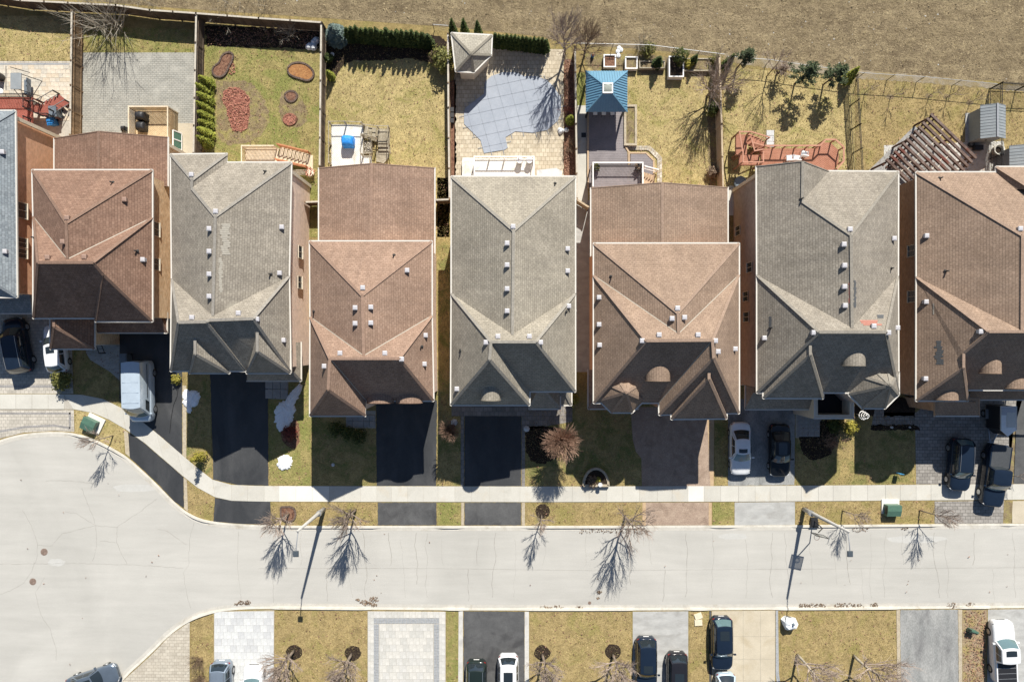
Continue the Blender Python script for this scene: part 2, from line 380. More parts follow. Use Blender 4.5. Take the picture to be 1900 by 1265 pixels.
M['pav_dark'] = paver('dark_front_pavers', (0.20, 0.185, 0.17), (0.27, 0.25, 0.235), (0.13, 0.12, 0.11), 0.4, 0.4, 0.5, 0, 0.016)
M['stone_white'] = mottled('white_grey_stone', (0.49, 0.50, 0.50), (0.56, 0.565, 0.56), 1.2, (0.37, 0.38, 0.39), 1.0, 0.55, 0.7, (12, 0.1), 0.85)
M['stone_pale'] = mottled('pale_patio_stone', (0.47, 0.46, 0.43), (0.54, 0.53, 0.50), 1.2, (0.40, 0.39, 0.37), 0.8, 0.5, 0.7, (12, 0.1), 0.85)
M['stone_flag'] = mottled('flagstone', (0.51, 0.455, 0.375), (0.60, 0.55, 0.46), 1.0, (0.43, 0.40, 0.36), 1.1, 0.5, 0.66, (12, 0.12), 0.85)
M['stone_grey'] = mottled('grey_step_stone', (0.26, 0.255, 0.25), (0.33, 0.325, 0.315), 1.2, None, fine=(12, 0.12))
M['stone_band'] = mottled('blue_grey_band_stone', (0.27, 0.285, 0.30), (0.34, 0.35, 0.36), 4.0, None, fine=(12, 0.2))
M['joint'] = mottled('sandy_joint', (0.37, 0.345, 0.30), (0.43, 0.405, 0.355), 3.0, fine=(12, 0.1))
M['bedcover'] = plain('dark_bed_cover', (0.055, 0.06, 0.066), 0.6, 0, 0.3)
M['retainer'] = mottled('garden_wall_block', (0.36, 0.305, 0.225), (0.44, 0.385, 0.29), 3.0, None, fine=(10, 0.2))
# roofs and walls
M['roof_brown'] = shingle('brown_shingles', (0.180, 0.110, 0.080), (0.268, 0.172, 0.127), (0.115, 0.069, 0.05))
M['roof_brown_b'] = shingle('warm_brown_shingles', (0.238, 0.160, 0.118), (0.320, 0.222, 0.168), (0.16, 0.104, 0.076))
M['roof_brown_c'] = shingle('tan_brown_shingles', (0.24, 0.172, 0.127), (0.308, 0.225, 0.169), (0.15, 0.106, 0.078))
M['roof_grey'] = shingle('grey_shingles', (0.226, 0.202, 0.168), (0.315, 0.284, 0.238), (0.138, 0.122, 0.10), (0.335, 0.308, 0.255))
M['roof_grey_b'] = shingle('pale_grey_shingles', (0.250, 0.226, 0.184), (0.337, 0.305, 0.25), (0.153, 0.136, 0.11))
M['roof_grey_c'] = shingle('taupe_grey_shingles', (0.219, 0.195, 0.162), (0.305, 0.275, 0.231), (0.142, 0.126, 0.104))
CAPS = {}
M['roof_blue'] = shingle('blue_grey_shingles', (0.16, 0.185, 0.205), (0.26, 0.29, 0.31), (0.105, 0.12, 0.135))
for k_, c_ in (('roof_brown', (0.20, 0.13, 0.097)), ('roof_brown_b', (0.275, 0.185, 0.138)), ('roof_brown_c', (0.275, 0.198, 0.150)), ('roof_grey', (0.25, 0.232, 0.205)), ('roof_grey_b', (0.275, 0.255, 0.22)), ('roof_grey_c', (0.24, 0.22, 0.188)), ('roof_blue', (0.20, 0.225, 0.245))):
    CAPS[M[k_].name] = mottled(k_ + '_cap', tuple(x * .88 for x in c_), tuple(x * 1.08 for x in c_), 3.0, None, fine=(9, .2))
M['wall_orange'] = brickwall('orange_brick', (0.60, 0.32, 0.19), (0.70, 0.40, 0.25), (0.58, 0.42, 0.30))
M['wall_taupe'] = brickwall('taupe_brick', (0.36, 0.285, 0.24), (0.43, 0.345, 0.295), (0.38, 0.32, 0.28))
M['wall_pink'] = brickwall('pink_brick', (0.78, 0.61, 0.50), (0.86, 0.69, 0.58), (0.78, 0.66, 0.56))
M['wall_straw'] = brickwall('straw_brick', (0.62, 0.41, 0.23), (0.84, 0.64, 0.42), (0.62, 0.48, 0.33))
M['wall_brown'] = brickwall('brown_brick', (0.34, 0.19, 0.115), (0.47, 0.29, 0.185), (0.33, 0.25, 0.18))
M['white'] = plain('white_aluminium', (0.60, 0.575, 0.525), 0.45, 0, 0.4, 0, 0.06)
M['white_paint'] = plain('white_paint', (0.80, 0.79, 0.77), 0.4, 0, 0.4, 0, 0.05)
M['cream'] = plain('cream_trim', (0.62, 0.55, 0.44), 0.6, 0, 0.3, 0, 0.08)
M['ventgrey'] = plain('vent_metal', (0.47, 0.46, 0.48), 0.5, 0.0, 0.4, 0, 0.08)
M['ventbrown'] = plain('brown_vent_metal', (0.30, 0.20, 0.155), 0.5, 0, 0.4)
M['valley'] = plain('valley_metal', (0.36, 0.33, 0.275), 0.6, 0, 0.3)
M['pipe'] = plain('black_vent_pipe', (0.03, 0.03, 0.03), 0.6)
M['glass'] = plain('window_glass', (0.04, 0.055, 0.07), 0.05, 0, 0.8, 0, 0.02)
M['rubber'] = plain('dark_roof_membrane', (0.022, 0.022, 0.026), 0.8, 0, 0.2)
# timber
M['fence'] = mottled('weathered_fence_boards', (0.17, 0.115, 0.07), (0.26, 0.18, 0.11), 1.5, (0.13, 0.09, 0.06), 0.8, 0.5, 0.7, (9, 0.3), 0.9, None, 0.15, (1, 1, 0.2))
M['fence_shaded'] = mottled('shaded_weathered_boards', (0.085, 0.065, 0.05), (0.15, 0.115, 0.085), 1.5, (0.07, 0.055, 0.045), 0.8, 0.5, 0.7, (9, 0.3), 0.9, None, 0.15, (1, 1, 0.2))  # darker copy of the fence boards: shade of the unlit side put into the colour
M['fencetop'] = mottled('silvered_fence_cap', (0.40, 0.36, 0.30), (0.50, 0.46, 0.39), 2.0, None, fine=(9, 0.15))
M['fence_tan'] = mottled('tan_fence_boards', (0.40, 0.32, 0.22), (0.48, 0.39, 0.28), 2.0, None, fine=(9, 0.2))
M['deckpale'] = mottled('bleached_deck_wood', (0.60, 0.585, 0.54), (0.71, 0.695, 0.65), 1.5, (0.47, 0.42, 0.34), 0.8, 0.55, 0.72, (9, 0.12), 0.85)
M['decktan'] = mottled('tan_deck_wood', (0.47, 0.355, 0.21), (0.56, 0.44, 0.28), 1.5, None, fine=(9, 0.15))
M['deckcream'] = mottled('cream_deck_wood', (0.56, 0.46, 0.33), (0.66, 0.56, 0.42), 1.5, None, fine=(9, 0.15))
M['deckred'] = mottled('red_stained_deck', (0.24, 0.075, 0.055), (0.31, 0.105, 0.08), 1.5, None, fine=(9, 0.2))
M['terracotta'] = mottled('terracotta_stained_deck', (0.31, 0.14, 0.09), (0.385, 0.185, 0.125), 1.5, None, fine=(9, 0.15))
M['terracotta_l'] = mottled('terracotta_rail', (0.40, 0.205, 0.14), (0.46, 0.245, 0.175), 1.5, None, fine=(9, 0.1))
M['stairred'] = mottled('rust_stained_stair', (0.42, 0.17, 0.08), (0.52, 0.24, 0.13), 1.5, None, fine=(9, 0.2))
M['composite'] = mottled('grey_composite_deck', (0.20, 0.18, 0.185), (0.25, 0.225, 0.23), 1.0, None, fine=(9, 0.12), rough=0.6)
M['composite_trim'] = mottled('tan_composite_trim', (0.44, 0.32, 0.21), (0.50, 0.37, 0.25), 1.5, None, fine=(9, 0.1))
M['oldwood'] = mottled('grey_old_wood', (0.27, 0.235, 0.175), (0.40, 0.36, 0.28), 2.0, (0.20, 0.17, 0.12), 1.0, 0.5, 0.7, (9, 0.25), 0.9)
M['pergola'] = mottled('brown_pergola_wood', (0.06, 0.03, 0.022), (0.10, 0.052, 0.038), 2.0, None, fine=(9, 0.3))
M['pergola_slat'] = mottled('weathered_pergola_slat', (0.085, 0.055, 0.045), (0.19, 0.145, 0.125), 2.0, (0.13, 0.05, 0.038), 0.5, 0.58, 0.66, (9, 0.3), 0.9)
M['blackmetal'] = plain('black_metal', (0.02, 0.02, 0.021), 0.45, 0.0, 0.5)
M['graymetal'] = plain('galvanised_metal', (0.42, 0.43, 0.44), 0.4, 0.6, 0.5)
M['concpole'] = plain('concrete_pole', (0.42, 0.41, 0.385), 0.8, 0, 0.2)
M['lampdark'] = plain('dark_lamp_metal', (0.06, 0.075, 0.09), 0.5)
M['blue_metal'] = plain('blue_metal_roof', (0.125, 0.265, 0.375), 0.3, 0.0, 0.6, 0.3, 0.08)
M['skylight'] = plain('skylight_acrylic', (0.30, 0.32, 0.28), 0.08, 0, 0.8, 0.5)
M['poolcover'] = mottled('blue_grey_pool_cover', (0.275, 0.305, 0.355), (0.325, 0.355, 0.405), 0.35, None, fine=(6, 0.05), rough=0.55)
M['strap'] = plain('cover_strap', (0.235, 0.26, 0.30), 0.7)
M['resin'] = mottled('grey_resin_shed', (0.22, 0.245, 0.26), (0.27, 0.295, 0.31), 1.0, None, fine=(9, 0.07), rough=0.5)
M['bluetarp'] = mottled('bright_blue_tarp', (0.02, 0.20, 0.62), (0.05, 0.30, 0.78), 4.0, None, fine=(9, 0.15), rough=0.4, bump=(4, 0.8, 0.08))
M['bluebin'] = plain('blue_plastic', (0.02, 0.17, 0.45), 0.45)
M['greybin'] = plain('slate_plastic', (0.13, 0.16, 0.19), 0.5)
M['whitebag'] = mottled('white_plastic_sheet', (0.70, 0.74, 0.78), (0.82, 0.85, 0.87), 3.0, None, fine=(6, 0.08), rough=0.4, bump=(5, 0.9, 0.1))
M['cardboard'] = plain('pale_cardboard', (0.62, 0.56, 0.42), 0.8)
M['utility'] = plain('green_enamel', (0.075, 0.15, 0.11), 0.45, 0, 0.4)
M['brown_iron'] = mottled('rusty_iron', (0.17, 0.125, 0.10), (0.24, 0.18, 0.15), 5.0, None, fine=(18, 0.3))
M['blackplastic'] = plain('black_plastic', (0.018, 0.018, 0.02), 0.5)
M['orange'] = plain('orange_red_paint', (0.38, 0.10, 0.05), 0.5)
M['signblue'] = plain('blue_sign_face', (0.05, 0.22, 0.40), 0.5)
M['leafpile'] = mottled('dry_leaf_litter', (0.20, 0.12, 0.08), (0.34, 0.22, 0.15), 8.0, None, fine=(18, 0.5), bump=(14, 0.8, 0.04))
M['stonewhite_deco'] = plain('white_garden_stone', (0.55, 0.56, 0.57), 0.8)
# plants
M['bark'] = mottled('grey_bark', (0.17, 0.135, 0.105), (0.27, 0.225, 0.18), 4.0, None, fine=(14, 0.3))
M['bark_pale'] = mottled('pale_bark', (0.32, 0.285, 0.23), (0.45, 0.41, 0.34), 4.0, None, fine=(14, 0.25))
M['bark_dark'] = mottled('dark_bark', (0.085, 0.06, 0.05), (0.15, 0.11, 0.09), 4.0, None, fine=(14, 0.3))
M['twig'] = leafy('budding_twigs', (0.24, 0.19, 0.16), (0.40, 0.325, 0.275))
M['twig_pink'] = leafy('pinkish_twigs', (0.25, 0.16, 0.115), (0.43, 0.285, 0.21))
M['cedar'] = leafy('cedar_foliage', (0.022, 0.040, 0.009), (0.065, 0.088, 0.018))
M['cedar_bright'] = leafy('bright_cedar_foliage', (0.10, 0.125, 0.015), (0.27, 0.28, 0.04))
M['spruce'] = leafy('blue_spruce_needles', (0.085, 0.125, 0.115), (0.17, 0.225, 0.20))
M['pine'] = leafy('pine_needles', (0.035, 0.055, 0.025), (0.085, 0.105, 0.048))
M['olive'] = leafy('olive_shrub_leaves', (0.07, 0.08, 0.018), (0.20, 0.19, 0.055))
M['box'] = leafy('boxwood_leaves', (0.03, 0.045, 0.01), (0.085, 0.10, 0.022))
M['yellowleaf'] = leafy('yellow_green_leaves', (0.17, 0.16, 0.025), (0.34, 0.29, 0.05))
M['redleaf'] = leafy('dark_red_leaves', (0.09, 0.018, 0.018), (0.26, 0.07, 0.05))
M['drytwig'] = leafy('dry_brown_leaves', (0.10, 0.065, 0.045), (0.26, 0.19, 0.13))
M['clod'] = leafy('earth_clods', (0.12, 0.088, 0.05), (0.46, 0.37, 0.22))
M['blade'] = leafy('grass_blades', (0.16, 0.14, 0.045), (0.56, 0.45, 0.22))
# ------------------------------------------------------------------ the ground, road, kerbs, pavement
rnd = random.Random(11)
def resample(pl, step):
    out = [pl[0]]
    for (x0, y0), (x1, y1) in zip(pl, pl[1:]):
        n = max(1, int(round(math.hypot(x1 - x0, y1 - y0) / step)))
        for k in range(1, n + 1): out.append((x0 + (x1 - x0) * k / n, y0 + (y1 - y0) * k / n))
    return out
def smooth_pl(pl, it=2):
    for _ in range(it):
        q = [pl[0]]
        for a, b in zip(pl, pl[1:]):
            q += [(a[0] * .75 + b[0] * .25, a[1] * .75 + b[1] * .25), (a[0] * .25 + b[0] * .75, a[1] * .25 + b[1] * .75)]
        q.append(pl[-1]); pl = q
    return pl
def sheet(name, pts, z, mat, parent=None, kind='structure', thick=0.0, label=None):
    if name in ('garden_bed', 'mulch_patch', 'gravel_track'):
        pts = resample(smooth_pl(pts + pts[:1], 2), 3.5)[:-1] if name == 'mulch_patch' or len(pts) > 4 else resample(pts + pts[:1], 4)[:-1]
        pts = [(x + rnd.uniform(-1.8, 1.8), y + rnd.uniform(-1.8, 1.8)) for x, y in pts]
    elif name in ('lawn', 'driveway') and mat.name in ('black_driveway_asphalt', 'greyed_driveway_asphalt', 'old_worn_asphalt', 'lawn_tan', 'lawn_green', 'lawn_straw', 'lawn_front'):
        pts = [(x + rnd.uniform(-.55, .55), y + rnd.uniform(-.4, .4)) for x, y in resample(pts + pts[:1], 5)[:-1]]
    m = MB(); w = [P(x, y) for x, y in pts]
    if thick: m.prism([(a.x, a.y) for a in w], z - thick, z)
    else:
        ar = sum(w[i].x * w[(i + 1) % len(w)].y - w[(i + 1) % len(w)].x * w[i].y for i in range(len(w)))
        if ar < 0: w = w[::-1]
        m.add([(a.x, a.y, z) for a in w], [tuple(range(len(w)))])
    o = m.build(name, mat, parent)
    if parent is None: o['kind'] = kind
    if label: o['label'] = label
    return o

g = MB(); g.add([(-400, -400, 0), (400, -400, 0), (400, 400, 0), (-400, 400, 0)], [(0, 1, 2, 3)])
g.build('ground', M['ground'])['kind'] = 'structure'
sheet('field', [(-1200, -1500), (3200, -1500), (3200, 190), (1960, 172), (1840, 150), (1700, 146), (1590, 130), (1390, 112), (1240, 96), (1090, 84), (1000, 68), (850, 52), (600, 34), (330, 16), (0, -12), (-1200, -60)], 0.004, M['field'])
sheet('gravel_track', [(1335, 98), (1420, 104), (1500, 118), (1600, 130), (1700, 139), (1840, 154), (1960, 168), (1960, 178), (1840, 164), (1700, 153), (1590, 146), (1480, 134), (1390, 122), (1335, 112)], 0.010, M['trackgravel'])

NTOP = [(-300, 880), (-60, 842), (0, 815), (45, 803.5), (101, 800), (139, 803), (177, 814), (228, 841), (253, 862), (291, 897), (324, 932), (354, 955), (392, 968), (480, 974), (620, 975), (1000, 975), (1420, 974), (1900, 970.5), (2300, 968)]
NBOT = [(-300, 898), (-60, 860), (0, 831), (38, 819), (94, 808.8), (142, 811), (197, 831), (240, 854), (278, 892), (316, 935), (354, 960.5), (392, 976), (480, 983.5), (620, 985), (1000, 985), (1420, 984), (1900, 980.5), (2300, 978)]
STOP = [(-300, 1560), (150, 1335), (205, 1262), (260, 1213), (301, 1170), (345, 1140), (385, 1126), (430, 1120), (480, 1118.5), (700, 1120), (1000, 1121.5), (1500, 1120), (1900, 1117), (2300, 1115)]
SBOT = [(-300, 1590), (165, 1350), (222, 1265), (278, 1215), (316, 1176), (354, 1150), (395, 1135.5), (440, 1130), (490, 1128.5), (700, 1130.5), (1000, 1132), (1500, 1130.5), (1900, 1127), (2300, 1125)]
road = sheet('road', smooth_pl(NTOP) + smooth_pl(SBOT)[::-1], 0.004, M['road'])

def offset_pl(pl, d):
    out = []
    for i, p in enumerate(pl):
        a = pl[max(i - 1, 0)]; b = pl[min(i + 1, len(pl) - 1)]
        tx, ty = b[0] - a[0], b[1] - a[1]; L = math.hypot(tx, ty) or 1
        out.append((p[0] - ty / L * d, p[1] + tx / L * d))
    return out
def band(name, pa, pb, z, mat, parent=None):
    m = MB(); n = len(pa)
    w = [P(*p) for p in pa] + [P(*p) for p in pb]
    m.add([(a.x, a.y, z) for a in w], [(i, i + 1, n + i + 1, n + i) for i in range(n - 1)])
    for i, f in enumerate(m.f):
        a, b, c = [Vector(m.v[k]) for k in f[:3]]
        if (b - a).cross(c - a).z < 0: m.f[i] = f[::-1]
    o = m.build(name, mat, parent)
    if parent is None: o['kind'] = 'structure'
    return o
def curb(name, line, outward, raised, gutter_w):
    "a real kerb (raised along lawns, dropped at driveways) with its gutter pan on the road side"
    line = resample(smooth_pl(line), 9)
    A = line; B = offset_pl(line, -outward * 4.2)
    G = offset_pl(line, -outward * (4.2 + gutter_w))
    m = MB()
    def h(x):
        t = min([min(abs(x - a), abs(x - b)) if not (a < x < b) else -min(abs(x - a), abs(x - b)) for a, b in raised] or [99])
        return 0.03 + 0.11 * max(0.0, min(1.0, (8 - t) / 16))
    n = len(A); hs = [h(p[0]) for p in A]
    vs = []
    for i in range(n):
        a = P(*A[i]); b = P(*B[i])
        vs += [(a.x, a.y, 0), (a.x, a.y, hs[i]), (b.x, b.y, hs[i] - 0.008), (b.x, b.y, 0)]
    fs = []
    for i in range(n - 1):
        for k in range(3):
            fs.append((4 * i + k, 4 * i + k + 1, 4 * i + 5 + k, 4 * i + 4 + k) if outward < 0 else (4 * i + k, 4 * i + 4 + k, 4 * i + 5 + k, 4 * i + k + 1))
    m.add(vs, fs)
    o = m.build(name, M['concrete_curb']); o['kind'] = 'structure'
    band('gutter_pan', B, G, 0.012, M['gutterpan'], o)
    return o
curb('curb', NTOP, -1, [(136, 232), (350, 392), (504, 700), (812, 856), (976, 1192), (1321, 1362), (1476, 1735), (1862, 1878)], 5.5)
curb('curb', SBOT, 1, [(352, 396), (508, 682), (827, 859), (978, 1172), (1278, 1316), (1444, 1666), (1782, 1834)], 6.0)

# hairline cracks and joints in the road: thin tar ribbons
def ribbon(m, pts, w, z, jit=0.0, r=rnd):
    pts = resample(pts, 6.0)
    q = [P(x + r.uniform(-jit, jit), y + r.uniform(-jit, jit)) for x, y in pts]
    vs = []; fs = []
    for i, p in enumerate(q):
        d = q[min(i + 1, len(q) - 1)] - q[max(i - 1, 0)]; d = d.normalized(); nrm = Vector((-d.y, d.x, 0))
        ww = w * r.uniform(0.4, 1.0)
        vs += [(p.x + nrm.x * ww, p.y + nrm.y * ww, z), (p.x - nrm.x * ww, p.y - nrm.y * ww, z)]
    for i in range(len(q) - 1): fs.append((2 * i, 2 * i + 1, 2 * i + 3, 2 * i + 2))
    m.add(vs, fs)
cm = MB()
CR = [[(41, 945), (58, 975), (70, 1008), (69, 1035), (58, 1062), (44, 1081), (20, 1095), (0, 1102)],
      [(120, 949), (142, 952), (178, 975), (217, 978), (232, 967), (262, 948), (290, 925)], [(178, 975), (180, 1010), (172, 1040)],
      [(217, 978), (217, 1006), (226, 1030), (236, 1046)], [(70, 1011), (97, 1012), (115, 990), (150, 981), (178, 975)],
      [(0, 1046), (150, 1045), (240, 1047), (340, 1054)], [(292, 982), (310, 984), (345, 1010)], [(361, 968), (352, 1000), (350, 1050), (340, 1062), (346, 1100), (355, 1130)],
      [(442, 985), (441, 1050), (447, 1112)], [(508, 990), (507, 1118)], [(66, 1097), (76, 1140), (92, 1165), (103, 1200), (105, 1225)], [(82, 1072), (68, 1096)],
      [(85, 892), (130, 891), (175, 897)], [(152, 905), (165, 940), (176, 970)], [(186, 1003), (215, 1006)]]
for c in CR: ribbon(cm, c, 0.013, 0.007, 0.9)
x = 560
while x < 1960:
    y0 = rnd.choice([988, 988, 1000, 1055]); y1 = rnd.choice([1117, 1117, 1050, 1090])
    if y1 > y0 + 25:
        xx = x; pts = []
        yy = y0
        while yy < y1:
            pts.append((xx, yy)); xx += rnd.uniform(-3, 3); yy += 12
        if len(pts) > 1: ribbon(cm, pts, rnd.choice([0.008, 0.012, 0.02]), 0.007, 0.6)
    x += rnd.uniform(18, 52)
ribbon(cm, [(480, 1054), (800, 1054), (1100, 1058), (1500, 1055), (1950, 1052)], 0.012, 0.0075, 0.3)
cm.build('crack', M['crack'], road)['kind'] = 'stuff'
pm = MB()
for cx, cy, rx, ry in ((105, 1043, 17, 7), (1700, 1000, 60, 8), (1360, 995, 30, 6), (250, 905, 40, 8)):
    pts = [P(cx + rx * math.cos(t) * rnd.uniform(.8, 1.1), cy + ry * math.sin(t) * rnd.uniform(.8, 1.1)) for t in [k * math.pi / 9 for k in range(18)]]
    pm.add([(p.x, p.y, 0.0055) for p in pts], [tuple(range(17, -1, -1))])
pm.build('repair_patch', M['patchlight'], road)['kind'] = 'stuff'

# pavement: every slab its own piece
SWT = [(-120, 731), (0, 731), (119, 731), (152, 732), (192, 740), (228, 758), (253, 773), (291, 803.5), (329, 836), (359, 861.6), (394.5, 889.5), (430, 899), (480, 901), (700, 901.5), (1000, 902), (1400, 901), (1900, 897.5), (2100, 896.5)]
SWB = [(-120, 759), (0, 759), (136.6, 759), (172, 765.5), (202, 778), (233, 796), (268, 821), (303.5, 851.5), (341, 884), (367, 904.6), (399.6, 922), (430, 928.5), (480, 930), (700, 930.5), (1000, 931), (1400, 930), (1900, 926.5), (2100, 925.5)]
def along(pl, t):
    ls = [math.hypot(b[0] - a[0], b[1] - a[1]) for a, b in zip(pl, pl[1:])]; tot = sum(ls); d = t * tot
    for (a, b), L in zip(zip(pl, pl[1:]), ls):
        if d <= L: return (a[0] + (b[0] - a[0]) * d / L, a[1] + (b[1] - a[1]) * d / L)
        d -= L
    return pl[-1]
walk = band('sidewalk', [(x, y) for x, y in SWT], [(x, y) for x, y in SWB], 0.012, M['joint'])
def slab(a, b, c, d, mat, z=0.035, gap=0.012, parent=walk):
    q = [P(*p) for p in (a, b, c, d)]; cc = sum(q, Vector((0, 0, 0))) / 4
    q = [p + (cc - p).normalized() * gap for p in q]
    dz = rnd.uniform(-0.004, 0.004)
    m = MB(); m.prism([(p.x, p.y) for p in q], 0.006, z + dz); return m.build('slab', mat, parent)
slab_mats = [M['concrete']]
for k, (c1, c2) in enumerate((((0.455, 0.44, 0.395), (0.50, 0.485, 0.435)), ((0.50, 0.485, 0.435), (0.54, 0.525, 0.475)))):
    slab_mats.append(mottled('sidewalk_concrete_%s' % ('weathered', 'pale')[k], c1, c2, 0.7, (0.48, 0.44, 0.365), 0.5, 0.55, 0.72, (14, 0.07), 0.9, (20, 0.25, 0.006), 0.2))
idx = [i for i in range(2, 12)]
for i in idx[:-1]:
    n = 1 if i in (2, 3) else 1
    slab(SWT[i], SWT[i + 1], SWB[i + 1], SWB[i], rnd.choice(slab_mats))
for i in range(-4, 4): slab((i * 30, 731), (i * 30 + 29.8, 731), (i * 30 + 29.8, 759), (i * 30, 759), rnd.choice(slab_mats))
def yat(pl, x):
    for a, b in zip(pl, pl[1:]):
        if a[0] <= x <= b[0]: return a[1] + (b[1] - a[1]) * (x - a[0]) / (b[0] - a[0])
    return pl[-1][1]
x = 430.0
while x < 2050:
    x2 = x + rnd.choice([27.5, 29.5, 31, 33])
    if 510 < x < 520: x2 = 549
    mat = rnd.choice(slab_mats)
    if 515 < (x + x2) / 2 < 612 or 1276 < (x + x2) / 2 < 1312: mat = M['concrete_new']
    slab((x, yat(SWT, x)), (x2, yat(SWT, x2)), (x2, yat(SWB, x2)), (x, yat(SWB, x)), mat); x = x2

# lawns
LAWNS = [('lawn_c', [(-80, 30), (131, 30), (131, 113), (-80, 113)]), ('lawn_b', [(152, 50), (368, 55), (368, 98), (152, 98)]),
         ('lawn_b', [(380, 55), (604, 60), (604, 440), (575, 440), (540, 310), (400, 300), (380, 290)]),
         ('lawn_c', [(606, 80), (834, 80), (834, 440), (806, 440), (806, 316), (606, 316)]),
         ('lawn_c', [(1088, 112), (1340, 120), (1340, 372), (1088, 372)]), ('lawn_c', [(1343, 124), (1586, 146), (1586, 330), (1404, 330), (1404, 345), (1343, 345)]),
         ('lawn_a', [(1588, 147), (1700, 153), (1960, 178), (1960, 330), (1588, 330)]),
         ('lawn_d', [(137, 640), (224, 640), (228, 757), (192, 739), (152, 731), (137, 731)]), ('lawn_c', [(138, 760), (172, 766.5), (202, 779), (232, 796), (230, 841), (177, 813), (139, 802)]),
         ('lawn_d', [(346, 695), (389, 695), (393, 887), (360, 861), (346, 850)]), ('lawn_a', [(348, 891), (367, 905.5), (397, 921), (393, 967), (355, 953), (348, 948)]),
         ('lawn_b', [(499, 706), (576, 706), (576, 900), (500, 900)]), ('lawn_d', [(577, 768), (697, 768), (698, 900.5), (577, 900.5)]),
         ('lawn_a', [(504, 931), (700, 931.5), (701, 973), (503, 973)]), ('lawn_d', [(811, 330), (838, 330), (855, 790), (855, 901), (811, 901)]), ('lawn_b', [(811, 932), (855, 932), (855, 974), (811, 974)]),
         ('lawn_d', [(974, 755), (1190, 755), (1172, 790), (1176, 830), (1190, 850), (1191, 901), (974, 901)]), ('lawn_a', [(975, 932), (1192, 932), (1192, 974), (975, 974)]),
         ('lawn_d', [(1326, 768), (1349, 768), (1349, 900), (1326, 900)]), ('lawn_b', [(1322, 932), (1362, 931), (1362, 974), (1322, 974)]),
         ('lawn_d', [(1477, 770), (1697, 770), (1698, 898), (1476, 900)]), ('lawn_a', [(1476, 930.5), (1733, 929), (1733, 971), (1476, 973)]),
         ('lawn_a', [(355, 1151), (396, 1137), (395, 1300), (355, 1300)]), ('lawn_a', [(510, 1131), (681, 1132), (681, 1300), (508, 1300)]), ('lawn_b', [(828, 1133), (850, 1133), (850, 1300), (828, 1300)]),
         ('lawn_a', [(983, 1134), (1171, 1134), (1171, 1300), (983, 1300)]), ('lawn_a', [(1279, 1133), (1316, 1133), (1316, 1300), (1279, 1300)]), ('lawn_a', [(1448, 1132), (1662, 1131), (1664, 1300), (1452, 1300)])]
for i, (mk, pts) in enumerate(LAWNS): sheet('lawn', pts, 0.006, M[mk])
sheet('garden_bed', [(400, 150), (420, 150), (470, 150), (500, 200), (498, 240), (470, 262), (448, 268), (405, 270), (402, 200)], 0.010, M['soil'])
sheet('garden_bed', [(523, 168), (556, 170), (575, 215), (560, 238), (527, 235), (515, 205)], 0.010, M['soil'])
sheet('garden_bed', [(380, 48), (604, 55), (604, 92), (384, 86)], 0.010, M['darkmulch'])
sheet('garden_bed', [(606, 60), (830, 60), (830, 105), (800, 118), (760, 108), (700, 114), (660, 112), (640, 116), (618, 150), (606, 152)], 0.010, M['darkmulch'])
sheet('garden_bed', [(1046, 110), (1066, 110), (1068, 338), (1046, 338)], 0.010, M['brownmulch'])
sheet('garden_bed', [(835, 150), (846, 150), (846, 330), (834, 330)], 0.010, M['brownmulch'])
sheet('garden_bed', [(1312, 215), (1334, 215), (1340, 370), (1316, 370)], 0.010, M['soil'])
sheet('garden_bed', [(1086, 98), (1334, 110), (1334, 145), (1250, 142), (1166, 134), (1086, 132)], 0.010, M['soil'])
sheet('garden_bed', [(975, 790), (1030, 790), (1060, 800), (1030, 860), (976, 858)], 0.010, M['darkmulch'])
sheet('garden_bed', [(1585, 738), (1697, 738), (1697, 772), (1585, 772)], 0.010, M['darkmulch'])
sheet('garden_bed', [(1616, 788), (1702, 788), (1706, 798), (1616, 798)], 0.012, M['darkmulch'])
sheet('garden_bed', [(1480, 790), (1545, 775), (1560, 800), (1540, 850), (1490, 855)], 0.012, M['darkmulch'])
sheet('mulch_strip', [(1786, 1131), (1831, 1131), (1829, 1300), (1786, 1300)], 0.010, M['mulchgrass'])
sheet('mulch_strip', [(1872, 800), (1885, 800), (1881, 897), (1871, 898)], 0.010, M['soil'])
sheet('mulch_strip', [(1864, 930), (1878, 930), (1878, 971), (1862, 971)], 0.010, M['soil'])
sheet('mulch_patch', [(414, 172), (425, 163), (450, 164), (463, 180), (464, 205), (460, 238), (448, 246), (432, 243), (424, 225), (420, 200), (412, 188)], 0.022, M['redmulch'])
sheet('mulch_patch', [(520, 795), (545, 775), (556, 782), (556, 828), (536, 832), (522, 815)], 0.014, M['brownmulch'])

# driveways
dw1 = sheet('driveway', [(222, 612), (338, 612), (338, 845), (329, 836), (291, 803), (253, 773), (228, 758), (222, 740)], 0.010, M['asphalt'])
sheet('driveway', [(237, 801), (268, 822), (303, 852), (341, 885), (341, 942), (324, 930), (291, 895), (253, 860), (240, 848)], 0.010, M['asphalt'])
sheet('driveway', [(390, 690), (497, 690), (498, 900.5), (440, 899), (396, 889)], 0.010, M['asphalt'])
sheet('driveway', [(399, 923), (430, 929), (502, 930.5), (502, 973), (440, 971), (396, 967)], 0.010, M['asphalt'])
sheet('driveway', [(698, 742), (811, 742), (809, 901), (699, 901)], 0.010, M['asphalt'])
sheet('driveway', [(701, 932), (810, 932), (810, 974), (701, 974)], 0.014, M['asphalt_grey'])
sheet('driveway', [(862, 772), (967, 772), (967, 901.5), (862, 901.5)], 0.014, M['asphalt'])
sheet('driveway', [(862, 932), (967, 932), (967, 974), (862, 974)], 0.010, M['asphalt_grey'])
